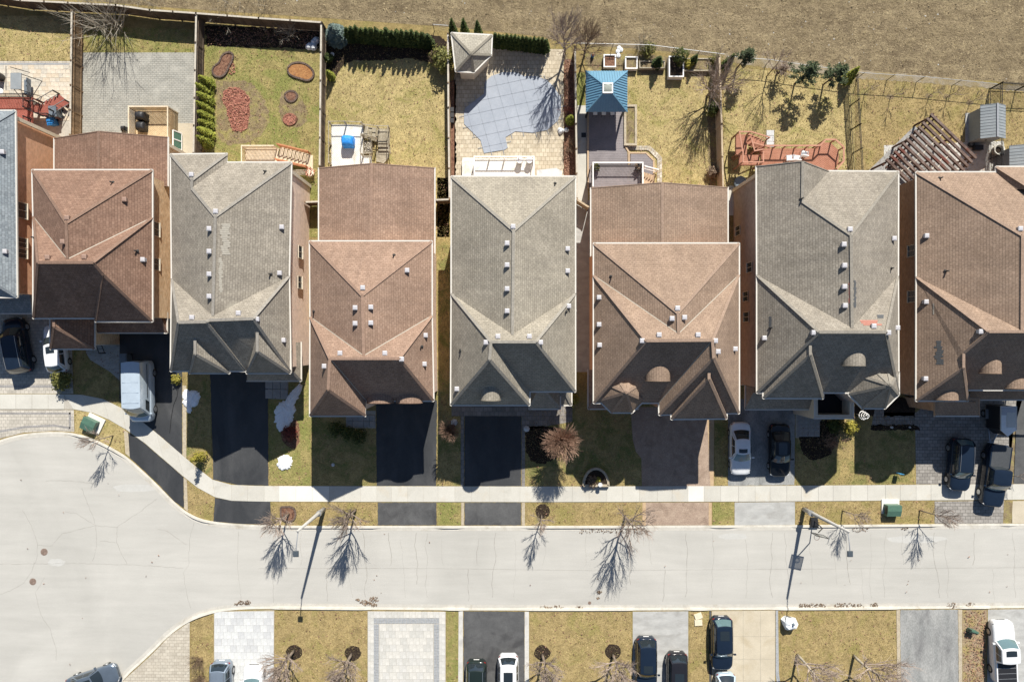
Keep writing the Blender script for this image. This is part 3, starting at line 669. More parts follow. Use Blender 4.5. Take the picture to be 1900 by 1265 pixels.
sheet('driveway', [(1170, 755), (1325, 755), (1324, 901.5), (1191, 901.5), (1190, 850), (1180, 838), (1174, 815)], 0.010, M['stamped'])
sheet('driveway', [(1194, 932), (1319, 931.5), (1319, 974), (1194, 974)], 0.010, M['stamped'])
for pts in ([(1311, 760), (1325, 760), (1324, 901), (1318, 901)], [(1192, 932), (1198, 932), (1198, 974), (1192, 974)], [(1315, 932), (1320.5, 932), (1320.5, 974), (1315, 974)]):
    sheet('driveway_border', pts, 0.014, M['stamped_edge'])
sheet('driveway', [(1351, 740), (1475, 740), (1474, 899.5), (1351, 900.5)], 0.010, M['asphalt_old'])
sheet('driveway', [(1363, 931.5), (1475, 930.5), (1475, 973), (1363, 974)], 0.010, M['concrete_grey'])
sheet('driveway', [(1630, 765), (1700, 765), (1740, 730), (1900, 730), (1880, 800), (1871, 898), (1700, 898), (1698, 792), (1630, 790)], 0.010, M['pav_front'])
sheet('driveway', [(1734, 929.5), (1863, 928.5), (1861, 971), (1734, 971)], 0.010, M['pav_front'])
sheet('driveway', [(1886, 740), (2000, 740), (2000, 897), (1880, 897)], 0.010, M['asphalt_grey'])
sheet('driveway', [(1879, 929), (2000, 928), (2000, 969), (1877, 970)], 0.010, M['concrete_drive'])
sheet('driveway', [(-80, 560), (132, 585), (136, 730), (-80, 730)], 0.010, M['pav_left'])
sheet('driveway', [(-80, 760), (137, 760), (138, 801), (101, 799), (45, 802), (0, 813), (-80, 843)], 0.010, M['pav_left'])
for pts in ([(-80, 714), (135, 714), (135, 719), (-80, 719)], [(-80, 765), (131, 765), (131, 768.5), (-80, 768.5)], [(128, 765), (132, 765), (132, 795), (128, 795)], [(-10, 800), (45, 790), (100, 787), (130, 792), (130, 796), (100, 791), (46, 794), (-10, 804)]):
    sheet('driveway_border', pts, 0.014, M['pav_band'])
# brick edge strips along the driveways
for pts, mt in (([(230, 797), (238, 802), (241, 848), (233, 841)], 'retainer'), ([(339, 715), (346, 715), (346, 852), (339, 846)], 'retainer'), ([(341, 886), (347, 890), (349, 949), (342, 943)], 'retainer'),
                ([(855, 772), (861, 772), (861, 901.5), (855, 901.5)], 'pav_dark'), ([(968, 772), (974, 772), (974, 901.5), (968, 901.5)], 'pav_dark'), ([(856, 932), (861, 932), (861, 974), (856, 974)], 'retainer'), ([(968, 932), (974, 932), (974, 974), (968, 974)], 'retainer'),
                ([(851, 1133), (859, 1133), (859, 1300), (850, 1300)], 'stone_pale'), ([(973.5, 1134), (981.5, 1134), (981.5, 1300), (973.5, 1300)], 'stone_pale'), ([(1316, 1133), (1320, 1133), (1320, 1300), (1316, 1300)], 'asphalt_grey'),
                ([(1439, 1132), (1443.5, 1132), (1445, 1248), (1452, 1300), (1446, 1300), (1439, 1250)], 'stone_band'), ([(1663, 1131), (1669.5, 1131), (1671, 1300), (1665, 1300)], 'retainer'), ([(1777.5, 1130), (1785, 1130), (1785, 1300), (1779, 1300)], 'retainer')):
    sheet('edging_strip', pts, 0.03, M[mt], thick=0.025)
sheet('front_court', [(838, 745), (1062, 745), (1062, 782), (1016, 790), (974, 800), (974, 772), (838, 772)], 0.010, M['pav_dark'])
sheet('driveway', [(352, 1153), (316, 1178), (278, 1217), (222, 1268), (200, 1300), (352, 1300)], 0.010, M['pav_tan'])
sheet('driveway', [(860, 1133), (973, 1134), (973, 1300), (860, 1300)], 0.010, M['asphalt_grey'])
sheet('driveway', [(1174, 1134), (1277, 1133), (1277, 1300), (1174, 1300)], 0.010, M['concrete_grey'])
sheet('driveway', [(1321, 1133), (1438, 1132), (1438, 1300), (1321, 1300)], 0.010, M['concrete_drive'])
sheet('driveway', [(1670, 1131), (1777, 1130), (1779, 1300), (1672, 1300)], 0.010, M['asphalt_old'])
sheet('driveway', [(1833, 1130), (2000, 1128), (2000, 1300), (1831, 1300)], 0.010, M['concrete_grey'])
jm = MB()
for x in (1379, 1411): ribbon(jm, [(x, 1134), (x, 1300)], 0.012, 0.014)
for y in (1180, 1222, 1262): ribbon(jm, [(1321, y), (1438, y)], 0.010, 0.014)
jm.build('saw_cut', M['crack'])['kind'] = 'structure'
# slab driveways and patios built stone by stone
def stone_field(owner, x0, y0, x1, y1, rows, cols, mats, z=0.03, skip=None, jitter=0.0, name='stone', stagger=True):
    dy = (y1 - y0) / rows; dx = (x1 - x0) / cols
    cache = {}
    for r in range(rows):
        off = (0.5 * dx if (stagger and r % 2) else 0.0)
        x = x0
        c = 0
        while x < x1 - 0.5:
            xe = x0 + dx * (c + 1) - off if c or off else x0 + dx
            xe = min(x1, xe + rnd.uniform(-jitter, jitter) * dx)
            if x1 - xe < 0.25 * dx: xe = x1
            cx, cy = (x + xe) / 2, y0 + dy * (r + 0.5)
            if not (skip and skip(cx, cy)):
                k = round((xe - x) * 4)
                if k not in cache:
                    w = (xe - x) / S - 0.016; h = dy / S - 0.016
                    m = MB(); m.box((0, 0, 0.012), (w, h, 0.03)); cache[k] = m.mesh(name)
                    cache[k].materials.append(mats[0])
                me = cache[k]
                o = bpy.data.objects.new(name, me); COL.objects.link(o); o.parent = owner
                mm = rnd.choice(mats)
                if mm is not mats[0]: o.material_slots[0].link = 'OBJECT'; o.material_slots[0].material = mm
                p = P(cx, cy); o.location = (p.x, p.y, z - 0.027 + rnd.uniform(-0.003, 0.003))
            x = xe; c += 1
def tone(base, name, f):
    m = M[base].copy(); m.name = name
    nt = m.node_tree; b = nt.nodes['Principled BSDF']; lk = b.inputs['Base Color'].links[0].from_socket
    mx = nt.nodes.new('ShaderNodeMix'); mx.data_type = 'RGBA'; mx.blend_type = 'MULTIPLY'; mx.inputs[0].default_value = 1.0
    mx.inputs[7].default_value = (f[0], f[1], f[2], 1); nt.links.new(lk, mx.inputs[6]); nt.links.new(mx.outputs[2], b.inputs['Base Color'])
    M[name] = m; return m
sw = [M['stone_white'], tone('stone_white', 'stone_white_b', (.9, .9, .91)), tone('stone_white', 'stone_white_c', (1.05, 1.05, 1.04))]
sp = [M['stone_pale'], tone('stone_pale', 'stone_pale_b', (.93, .93, .92)), tone('stone_pale', 'stone_pale_c', (1.05, 1.04, 1.02))]
sf = [M['stone_flag'], tone('stone_flag', 'stone_flag_b', (.86, .88, .9)), tone('stone_flag', 'stone_flag_c', (1.04, 1.02, 1.0)), tone('stone_flag', 'stone_flag_d', (.95, .9, .84))]
d = sheet('driveway', [(397, 1134), (509, 1131.5), (508, 1300), (397, 1300)], 0.010, M['joint'])
stone_field(d, 398, 1134, 508, 1272, 11, 9, sw, jitter=0.12)
d = sheet('driveway', [(682, 1133), (827, 1134), (827, 1300), (682, 1300)], 0.010, M['joint'])
inner = lambda x, y: 693 < x < 815 and y > 1146
stone_field(d, 683, 1134, 826, 1272, 12, 13, sp, skip=inner, stagger=False)
stone_field(d, 704, 1157, 804, 1272, 9, 8, sp, jitter=0.1)
bd = MB()
for a, b, n in (((693.5, 1146), (815, 1156), (24, 2)), ((693.5, 1157), (703, 1272), (2, 23)), ((805, 1157), (815, 1272), (2, 23))):
    for i in range(n[0]):
        for j in range(n[1]):
            x0 = a[0] + (b[0] - a[0]) * (i + .5) / n[0]; y0 = a[1] + (b[1] - a[1]) * (j + .5) / n[1]
            p = P(x0, y0); bd.box((p.x, p.y, 0.018 + rnd.uniform(-.003, .003)), ((b[0] - a[0]) / n[0] / S - 0.02, (b[1] - a[1]) / n[1] / S - 0.02, 0.03))
bd.build('band_stone', M['stone_band'], d)['kind'] = 'stuff'
d = sheet('patio', [(-80, 114), (131, 114), (131, 262), (-80, 262)], 0.010, M['joint'])
stone_field(d, -40, 121, 130, 224, 13, 15, sf, jitter=0.22)
sheet('patio_border', [(-80, 114), (131, 114), (131, 118), (-80, 118)], 0.02, M['pav_left']); sheet('patio_border', [(-80, 118), (128, 118), (128, 120.5), (-80, 120.5)], 0.02, M['stone_band'])
sheet('patio', [(153, 98), (363, 98), (363, 300), (153, 300)], 0.010, M['pav_yard'])
sheet('patio', [(329, 229), (359, 229), (359, 300), (329, 300)], 0.02, M['concrete_drive'])
sheet('patio', [(846, 88), (1046, 92), (1046, 345), (843, 345), (843, 150)], 0.010, M['pav_patio'])
sheet('snow_patch', [(996, 316), (1032, 312), (1043, 318), (1042, 345), (996, 345)], 0.03, M['stone_white'])
d = sheet('path', [(1071, 196), (1090, 196), (1091, 372), (1087, 380), (1072, 372)], 0.012, M['concrete'])
mm = MB(); p = P(1083, 251); mm.box((p.x, p.y, 0.02), (0.42, 0.42, 0.03)); mm.build('drain_cover', M['blackplastic'], d)
sheet('path', [(1070, 372), (1102, 372), (1102, 690), (1066, 690)], 0.008, M['concrete_grey'])
sheet('path', [(1070, 135), (1086, 135), (1085, 198), (1070, 198)], 0.008, M['lawn_b'])
sheet('path', [(1352, 345), (1404, 345), (1404, 400), (1352, 400)], 0.012, M['concrete'])
d = sheet('stepping_path', [(1420, 241), (1438, 241), (1438, 272), (1420, 272)], 0.008, M['soil'])
for y in (247, 257.5, 268): 
    o = slab((1422, y - 5), (1436, y - 5), (1436, y + 5), (1422, y + 5), M['stone_white'], 0.05, 0.01, d); o.name = 'stone'
d = sheet('path', [(160, 640), (222, 640), (222, 706), (205, 690), (185, 678), (168, 668), (160, 655)], 0.012, M['concrete_grey'])
d = sheet('path', [(492, 700), (536, 700), (534, 741), (492, 739)], 0.008, M['joint'])
for i in range(3):
    for j in range(2): 
        o = slab((493 + i * 14, 704 + j * 18), (506.5 + i * 14, 704 + j * 18), (506.5 + i * 14, 721 + j * 18), (493 + i * 14, 721 + j * 18), M['stone_grey'], 0.1, 0.008, d); o.name = 'stone'
d = sheet('path', [(642, 762), (697, 762), (697, 794), (642, 794)], 0.012, M['joint'])
for i in range(5):
    for j in range(2):
        o = slab((644 + i * 10.5, 770 + j * 11), (654 + i * 10.5, 770 + j * 11), (654 + i * 10.5, 780.5 + j * 11), (644 + i * 10.5, 780.5 + j * 11), M['stone_grey'], 0.12, 0.006, d); o.name = 'stone'
d = sheet('path', [(1476, 755), (1524, 755), (1524, 812), (1476, 812)], 0.012, M['joint'])
stone_field(d, 1479, 760, 1521, 810, 6, 4, [M['stone_grey']], stagger=False)
sheet('path', [(1627, 738), (1640, 738), (1640, 790), (1617, 790)], 0.012, M['pav_front'])
sheet('path', [(1670, 700), (1702, 700), (1702, 740), (1668, 728)], 0.012, M['concrete'])
sheet('patio', [(1640, 270), (1862, 262), (1872, 340), (1640, 340)], 0.010, M['stone_pale'])
# ------------------------------------------------------------------ houses
from mathutils.bvhtree import BVHTree
def solve_planes(V, F, ze):
    "heights of the free roof corners so that every many-sided slope is a true plane (1/depth is affine in the picture)"
    names = list(V); idx = {n: i for i, n in enumerate(names)}
    z0 = {n: (ze if V[n][2] == 'e' else float(V[n][2])) for n in names}
    polys = [f.split() for f in F if len(f.split()) > 3]
    N = len(names); rows = []; rhs = []; nv = N + 3 * len(polys)
    for n in names:
        r = np.zeros(nv); wgt = 300.0 if V[n][2] == 'e' else 1.0
        r[idx[n]] = wgt; rows.append(r); rhs.append(wgt / (CAM_H - z0[n]) * 1000)
    for k, f in enumerate(polys):
        for n in f:
            r = np.zeros(nv); wgt = 20.0
            r[idx[n]] = wgt; r[N + 3 * k] = -wgt * (V[n][0] - 950) / 100; r[N + 3 * k + 1] = -wgt * (V[n][1] - 632) / 100; r[N + 3 * k + 2] = -wgt
            rows.append(r); rhs.append(0.0)
    sol = np.linalg.lstsq(np.array(rows), np.array(rhs), rcond=None)[0]
    return {n: P(V[n][0], V[n][1], CAM_H - 1000.0 / sol[idx[n]]) for n in names}

def roof_mesh(W, faces, name, mat, parent):
    m = MB(); names = list(W); ix = {n: i for i, n in enumerate(names)}
    m.v = [tuple(W[n]) for n in names]; uv = []
    for f in faces:
        q = [W[n] for n in f]
        nr = Vector((0, 0, 0))
        for i in range(len(q)): nr += (q[i] - q[0]).cross(q[(i + 1) % len(q)] - q[0])
        if nr.z < 0: f = f[::-1]; q = q[::-1]; nr = -nr
        nr.normalize()
        u = Vector((0, 0, 1)).cross(nr)
        u = u.normalized() if u.length > 1e-4 else Vector((1, 0, 0)); v = nr.cross(u)
        m.f.append([ix[n] for n in f]); m.mi.append(0)
        for p in q: uv += [p.dot(u), p.dot(v)]
    m.uv = uv
    return m.build(name, mat, parent), m

def inset_loop(pts, d):
    n = len(pts); out = []
    ar = sum(pts[i].x * pts[(i + 1) % n].y - pts[(i + 1) % n].x * pts[i].y for i in range(n))
    s = 1 if ar > 0 else -1
    for i in range(n):
        a, b, c = pts[i - 1], pts[i], pts[(i + 1) % n]
        d1 = Vector((b.x - a.x, b.y - a.y)); d2 = Vector((c.x - b.x, c.y - b.y))
        if d1.length < 1e-6 or d2.length < 1e-6: out.append(b.copy()); continue
        d1.normalize(); d2.normalize()
        n1 = Vector((-d1.y, d1.x)) * s; n2 = Vector((-d2.y, d2.x)) * s
        k = n1 + n2; L = k.length_squared
        k = k * (2 * d / L) if L > 0.15 else n1 * d
        out.append(Vector((b.x + k.x, b.y + k.y, b.z)))
    return out

def roof(parent, V, F, ze, mat, wall=None, caps=True, valley=None, name='roof', inset=0.35, gut=True, wallz=0.0, cap_mat=None):
    W = solve_planes(V, F, ze); faces = [f.split() for f in F]
    ro, m = roof_mesh(W, faces, name, mat, parent)
    edges = {}
    for f in faces:
        for a, b in zip(f, f[1:] + f[:1]): edges.setdefault(frozenset((a, b)), []).append(f)
    bound = [tuple(e) for e, fs in edges.items() if len(fs) == 1]
    # chain the boundary into a loop
    loop = [bound[0][0], bound[0][1]]; rest = bound[1:]
    while rest:
        for e in rest:
            if loop[-1] in e:
                loop.append(e[0] if e[1] == loop[-1] else e[1]); rest.remove(e); break
        else: break
    if loop[0] == loop[-1]: loop = loop[:-1]
    L = [W[n] for n in loop]
    low = lambda a, b: abs(W[a].z - ze) < 0.02 and abs(W[b].z - ze) < 0.02
    # soffit closes the roof from below
    sm = MB(); Ls = [p for p in L if abs(p.z - ze) < .05]; L_ = L; L = Ls; k = len(L)
    sm.add([(p.x, p.y, p.z - 0.16) for p in L], [tuple(range(k))] if sum((L[i].x * L[(i + 1) % k].y - L[(i + 1) % k].x * L[i].y) for i in range(k)) < 0 else [tuple(range(k - 1, -1, -1))])
    sm.build('soffit', M['cream'], parent); L = L_; k = len(L)
    gm = MB(); rk = MB()
    for a, b in zip(loop, loop[1:] + loop[:1]):
        pa, pb = W[a], W[b]
        mid = (pa + pb) / 2; dr = (pb - pa).normalized()
        if gut and low(a, b):
            c = sum(L, Vector((0, 0, 0))) / k
            nrm = Vector((-dr.y, dr.x, 0))
            if nrm.dot(mid - c) < 0: nrm = -nrm
            o = nrm * 0.045
            gm = MB(); gm.bar(pa + o - dr * 0.045 + Vector((0, 0, -0.06)), pb + o + dr * 0.045 + Vector((0, 0, -0.06)), 0.105, 0.13); gm.build('gutter', M['white'], parent)
        elif gut and gut != 'eaves':
            rk = MB(); rk.bar(pa + Vector((0, 0, -0.07)), pb + Vector((0, 0, -0.07)), 0.07, 0.2); rk.build('rake_trim', CAPS.get(mat.name, mat), parent)
    rc = MB(); vl = MB()
    for e, fs in edges.items():
        if len(fs) != 2: continue
        a, b = tuple(e); pa, pb = W[a], W[b]
        cs = [sum((W[n] for n in f), Vector((0, 0, 0))) / len(f) for f in fs]
        # convex edge: the neighbour's far side lies below the other face's plane
        f0 = fs[0]; q = [W[n] for n in f0]; nr = Vector((0, 0, 0))
        for i in range(len(q)): nr += (q[i] - q[0]).cross(q[(i + 1) % len(q)] - q[0])
        if nr.z < 0: nr = -nr
        far = min((W[n] for n in fs[1]), key=lambda p: (p - pa).dot(nr)) if True else cs[1]
        f2 = fs[1]; q2 = [W[n] for n in f2]; n2 = Vector((0, 0, 0))
        for i in range(len(q2)): n2 += (q2[i] - q2[0]).cross(q2[(i + 1) % len(q2)] - q2[0])
        if n2.z < 0: n2 = -n2; f2 = f2[::-1]
        if f2[(f2.index(a) + 1) % len(f2)] == b: ed = pb - pa
        else: ed = pa - pb
        sgn = n2.cross(ed).normalized().dot(nr.normalized()) - 0.01
        if sgn < 0 and caps: rc.bar(pa + Vector((0, 0, 0.012)), pb + Vector((0, 0, 0.012)), 0.22, 0.03)
        elif sgn >= 0 and valley: vl.bar(pa + Vector((0, 0, 0.0)), pb + Vector((0, 0, 0.0)), 0.22, 0.03)
    if rc.v: rc.build('ridge_cap', cap_mat or CAPS.get(mat.name, mat), parent)
    if vl.v: vl.build('valley_flashing', M['valley'], parent)
    foot = None
    if wall is not None:
        foot = inset_loop(L, inset)
        wm = MB(); wm.prism([(p.x, p.y) for p in foot], wallz, [p.z - 0.17 for p in foot]); del wm.f[1]; del wm.mi[1]; wm.build('wall', wall, parent)
    return W, faces, foot

def octagon(parent, cx, cy, hw, hh, ze, za, mat, wall):
    "turret roof: an eight-sided pyramid over its bay"
    V = {}; ch = 0.45
    ring = [(-1, -ch), (-1, ch), (-ch, 1), (ch, 1), (1, ch), (1, -ch), (ch, -1), (-ch, -1)]
    for i, (a, b) in enumerate(ring): V['t%d' % i] = (cx + a * hw, cy + b * hh, 'e')
    ap = P(cx, cy, ze); k = CAM_H / (CAM_H - za) * S
    V['A'] = (950 + ap.x * k, 632.5 - ap.y * k, za)
    F = ['A t%d t%d' % (i, (i + 1) % 8) for i in range(8)]
    return roof(parent, V, F, ze, mat, wall, inset=0.3, name='turret_roof')

def eyelid(parent, x0, x1, yf, zb, h, mat, depth=1.5, R=None, lift=0.0):
    "arched eyebrow dormer growing out of the slope: barrel roof, dark louvred front, trim"
    if R is not None:
        hit, _ = R.hit((x0 + x1) / 2, yf - 1)
        if hit is not None: zb = hit.z + lift
    a = P(x0, yf, zb); b = P(x1, yf, zb); c = (a + b) / 2; w = (b.x - a.x) / 2; n = 14
    m = MB(); fr = MB(); vs = []; fs = []
    for j, yy in enumerate((0.0, depth)):
        for i in range(n + 1):
            t = math.pi * i / n
            vs.append((c.x + w * math.cos(t), c.y + yy, zb + h * math.sin(t)))
    for i in range(n): fs.append((i, n + 1 + i, n + 2 + i, i + 1))
    m.add(vs, [f[::-1] for f in fs])
    uv = []
    for f in m.f:
        for i in f: uv += [m.v[i][1], (i % (n + 1)) * (w * 3.1 / n)]
    m.uv = uv
    o = m.build('dormer', mat, parent, smooth=True)
    fv = [(c.x + w * 0.97 * math.cos(math.pi * i / n), c.y + 0.05, zb - 0.6 + (h * 0.97 * math.sin(math.pi * i / n) + 0.6 if 0 < i < n else 0.6)) for i in range(n + 1)]
    fv += [(c.x - w * 0.97, c.y + 0.05, zb - 0.7), (c.x + w * 0.97, c.y + 0.05, zb - 0.7)]
    fr.add(fv, [tuple(range(len(fv)))]); fr.build('dormer_face', M['cream'], o)
    tr = MB(); tr.tube([(c.x + w * math.cos(math.pi * i / n), c.y - 0.01, zb + h * math.sin(math.pi * i / n)) for i in range(n + 1)], 0.035, 4); tr.build('dormer_trim', mat, o)

class Roofs:
    def __init__(s): s.v = []; s.f = []
    def add(s, W, faces):
        ix = {n: len(s.v) + i for i, n in enumerate(W)}; s.v += [W[n] for n in W]; s.f += [[ix[n] for n in f] for f in faces]
    def hit(s, px, py):
        if not hasattr(s, 'b'): s.b = BVHTree.FromPolygons(s.v, s.f)
        o = Vector((0, 0, CAM_H)); d = (P(px, py) - o).normalized()
        r = s.b.ray_cast(o, d); return r[0], r[1]

vent_cache = {}; ROOFS = {}
def vents(parent, R, pts, mat='ventgrey', size=0.36):
    for px, py in pts:
        hit, nr = R.hit(px, py)
        if hit is None: continue
        key = (mat, size)
        if key not in vent_cache:
            m = MB(); s2 = size / 2
            m.box((0, 0, 0.0), (size * .78, size * .78, 0.3)); m.box((0, 0, 0.19), (size, size, 0.09))
            m.add([(-s2, -s2, .235), (s2, -s2, .235), (s2, s2, .235), (-s2, s2, .235), (-s2 * .6, -s2 * .6, .27), (s2 * .6, -s2 * .6, .27), (s2 * .6, s2 * .6, .27), (-s2 * .6, s2 * .6, .27)],
                  [(4, 5, 6, 7), (0, 1, 5, 4), (1, 2, 6, 5), (2, 3, 7, 6), (3, 0, 4, 7)])
            vent_cache[key] = m.mesh('roof_vent'); vent_cache[key].materials.append(M[mat])
        o = bpy.data.objects.new('roof_vent', vent_cache[key]); COL.objects.link(o); o.parent = parent
        o.location = hit - root_of(parent)
def pipes(parent, R, pts):
    for px, py in pts:
        hit, nr = R.hit(px, py)
        if hit is None: continue
        m = MB(); m.tube([hit + Vector((0, 0, -.1)), hit + Vector((0, 0, .38))], 0.055, 8); m.tube([hit + Vector((0, 0, -.05)), hit + Vector((0, 0, .07))], [0.16, 0.07], 8)
        m.build('vent_pipe', M['pipe'], parent)

def side_window(parent, wx, px, py, h=1.3, w=1.0, side=1):
    "window on a wall standing at x = wx, its middle seen at photo pixel (px, py)"
    z = CAM_H * (1 - wx * S / (px - 950)) if abs(px - 950) > 1 else 3
    z = max(1.3, min(5.4, z)); y = P(px, py, z).y
    m = MB(); x = wx + side * 0.02
    for a, b in (((0, -w / 2 - .025), (h + .1, .05)), ((0, w / 2 + .025), (h + .1, .05))): m.box((x, y + a[1], z + a[0]), (0.05, b[1], b[0]))
    m.box((x, y, z + h / 2 + .025), (0.05, w, .05)); m.box((x + side * .02, y, z - h / 2 - .05), (0.13, w + .12, .08)); m.box((x, y, z), (0.05, .035, h))
    f = m.build('window', M['cream'], parent)
    g = MB(); g.box((wx + side * 0.008, y, z), (0.03, w, h)); g.build('pane', M['glass'], f)

def corner_stone(parent, x, y, ztop, sx, sy=1):
    m = MB(); m.box((x + sx * 0.03, y - 0.12, ztop / 2), (0.16, 0.30, ztop)); m.build('corner_trim', M['cream'], parent)

def house_thing(name, label, cx, cy):
    p = P(cx, cy); return thing(name, label, 'house', (p.x, p.y, 0), 0, 'two storey houses in the row')

# --- far left house (blue grey roof, mostly out of frame)
h = house_thing('house', 'house with blue grey shingle roof at the left edge, beside the orange brick side wall', -100, 400)
R = Roofs()
V = dict(a=(27.5, 206, 'e'), b=(31, 551, 'e'), c=(-203, 551, 'e'), d=(-203, 206, 'e'), r=(-159, 316, 9.8), s=(-159, 438, 9.8))
W, fs, ft0 = roof(h, V, ['a d r', 'a b s r', 'b c s', 'c d r s'], 6.3, M['roof_blue'], M['wall_orange']); R.add(W, fs)
roof(h, dict(L=(-100, 581, 'e'), R=(60, 581, 'e'), T=(54, 545, 4.2), U=(-100, 543, 4.2)), ['L R T U'], 3.3, M['roof_blue'], None, name='porch_roof')
vents(h, R, [(7, 283), (12, 467)])
wx = max(p.x for p in ft0)
for py, w in ((390, 1.25), (450, .75), (470, .7)): side_window(h, wx, 39, py, 1.3, w)
corner_stone(h, wx, max(p.y for p in ft0), 6.1, 1)

# --- brown roof, first from the left
h = house_thing('house', 'dark brown roofed house behind the silver van, low rear wing touching the grey paved yard', 170, 450)
R = Roofs()
V = dict(a=(60, 316, 'e'), b=(282, 316, 'e'), c=(123, 414, 10.3), d=(125, 481, 10.5), f=(62, 402, 'e'), g=(282, 404, 'e'), h=(70, 487, 10.7), i=(173, 487, 10.7), j=(190, 508, 9.5),
         k=(62, 590, 'e'), l=(176.5, 590, 'e'), m=(177, 596, 'e'), n=(282, 596, 'e'))
W, fs, ft = roof(h, V, ['a b c', 'a c d f', 'b g d c', 'f h i g d', 'f k h', 'h k l j i', 'g i j n', 'j m n', 'j l m'], 6.5, M['roof_brown'], M['wall_straw'], valley=True); R.add(W, fs)
V = dict(a=(101, 257, 'e'), p=(183, 244, 5.3), b=(311, 255, 'e'), c=(311, 345, 'e'), q=(183, 345, 5.3), d=(101, 345, 'e'))
W, fs, ftb = roof(h, V, ['a p q d', 'p b c q'], 3.8, M['roof_brown'], M['wall_straw'], name='rear_roof'); R.add(W, fs)
V = dict(L=(93.5, 647, 'e'), R=(175, 647, 'e'), BL=(93.5, 585, 'e'), BR=(175, 585, 'e'), A=(100, 606, 6.4), B=(100, 577, 6.4))
W, fs, _ = roof(h, V, ['A L R', 'A R BR B', 'L A B BL'], 4.3, M['roof_brown'], M['wall_straw'], name='garage_roof', gut='eaves')
V = dict(L=(175, 617, 'e'), R=(309, 617, 'e'), Q=(309, 580, 'e'), T=(296, 588, 4.1), U=(175, 588, 4.1))
roof(h, V, ['L R T U', 'R Q T'], 3.3, M['roof_brown'], None, name='porch_roof', gut='eaves')
vents(h, R, [(233, 371), (127, 405), (119, 449), (91, 478), (159, 477)], 'ventbrown'); vents(h, R, [(267, 482)])
pipes(h, R, [(209, 339), (254, 466), (64, 441)])
wx = max(p.x for p in ft)
for py, w in ((425, 1.1), (490, .9)): side_window(h, wx, 288, py, 1.2, w)
corner_stone(h, max(p.x for p in ftb), max(p.y for p in ftb), 3.6, 1)

# --- grey roof with small front dormers
h = house_thing('house', 'grey roofed house with two small dark front gables, between the van driveway and snow patches', 430, 480)
R = Roofs()
V = dict(a=(317, 287, 'e'), b=(421, 286, 'e'), c=(421, 302, 'e'), d=(540, 302, 'e'), p=(356.6, 334, 8.2), q=(355.5, 349, 8.2), r=(399.6, 402, 10.3), s=(395, 586, 10.4), f=(319, 518, 'e'), g=(536, 513, 'e'),
         h=(331, 598, 10.4), i=(382, 597, 10.5), t=(388, 594, 10.5), k=(470, 591, 10.5), m=(317, 688, 'e'), n=(455, 688, 'e'), o=(458, 689, 'e'), x=(539, 690, 'e'))
W, fs, ft = roof(h, V, ['a b p', 'b c q p', 'c d r q', 'a p q r s f', 'd g s r', 'f h i t k g s', 'f m h', 'h m n i', 'i n o t', 't o x k', 'g k x'], 6.5, M['roof_grey'], M['wall_pink']); R.add(W, fs)
V = dict(A=(362, 657, 9.0), B=(362, 622, 9.0), L=(352, 692, 'e'), R=(425, 692, 'e'), l=(352, 655, 'e'), r=(425, 655, 'e'))
W, fs, _ = roof(h, V, ['A L R', 'A R r B', 'L A B l'], 6.55, M['roof_grey'], None, name='gable_roof', gut='eaves'); R.add(W, fs)
V = dict(A=(477.5, 652, 9.2), B=(477.5, 612, 9.2), L=(458, 692, 'e'), R=(538, 692, 'e'), l=(458, 650, 'e'), r=(538, 650, 'e'))
W, fs, _ = roof(h, V, ['A L R', 'A R r B', 'L A B l'], 6.55, M['roof_grey'], None, name='gable_roof', gut='eaves'); R.add(W, fs)
V = dict(L=(458, 706, 'e'), R=(558, 706, 'e'), Q=(558, 635, 'e'), T=(543, 690, 4.2), U=(458, 690, 4.2), X=(543, 635, 4.2))
roof(h, V, ['L R T U', 'R Q X T'], 3.4, M['roof_grey'], None, name='porch_roof', gut='eaves')
ROOFS['grey'] = (h, R); vents(h, R, [(357, 325), (402, 393), (390, 425), (390, 467), (390, 509), (390, 550), (524, 422), (520, 507), (358, 589), (444, 581), (478, 592), (527, 631)])
pipes(h, R, [(492, 319), (502, 509)])
wx = max(p.x for p in ft)
for px, py in ((557, 468), (556, 524)): side_window(h, wx, px, py, 1.0, 1.0)
corner_stone(h, wx, P(540, 302, 6.5).y - 0.35, 6.3, 1)

def front_hip_house(h, ze, mat, wall, c, valley=None, flip=False):
    R = Roofs()
    W, fs, ft = roof(h, c, ['a b c', 'a c d f', 'b g d c', 'f h i g d', 'f k A h', 'k R A', 'h A R v', 'h v w i', 'g i w'], ze, mat, wall, valley=valley)
    R.add(W, fs); return R, ft
# --- brown roof, second
h = house_thing('house', 'warm brown roofed house with twin arched eaves, in front of the bleached deck lawn', 690, 520)
R, ft = front_hip_house(h, 6.5, M['roof_brown_b'], M['wall_pink'], dict(a=(575, 448, 'e'), b=(801, 448, 'e'), c=(672, 548, 10.1), d=(675, 660, 10.4), f=(576, 588, 'e'), g=(801, 586, 'e'), h=(612, 665, 10.5), i=(741, 665, 10.5),
                        A=(609, 723, 9.8), k=(575.5, 771, 'e'), R=(678, 771, 'e'), v=(679, 743, 'e'), w=(804, 743, 'e')), valley=True)
V = dict(a=(592, 312, 'e'), p=(690, 303.5, 5.3), b=(806, 312, 'e'), c=(806, 470, 'e'), q=(688, 470, 5.3), d=(592, 470, 'e'))
W, fs, ftb = roof(h, V, ['a p q d', 'p b c q'], 3.8, M['roof_brown_b'], M['wall_pink'], name='rear_roof')
eyelid(h, 680.5, 731, 747, 6.5, 0.62, M['roof_brown_b'], 2.0); eyelid(h, 734.5, 784, 747, 6.5, 0.62, M['roof_brown_b'], 2.0)
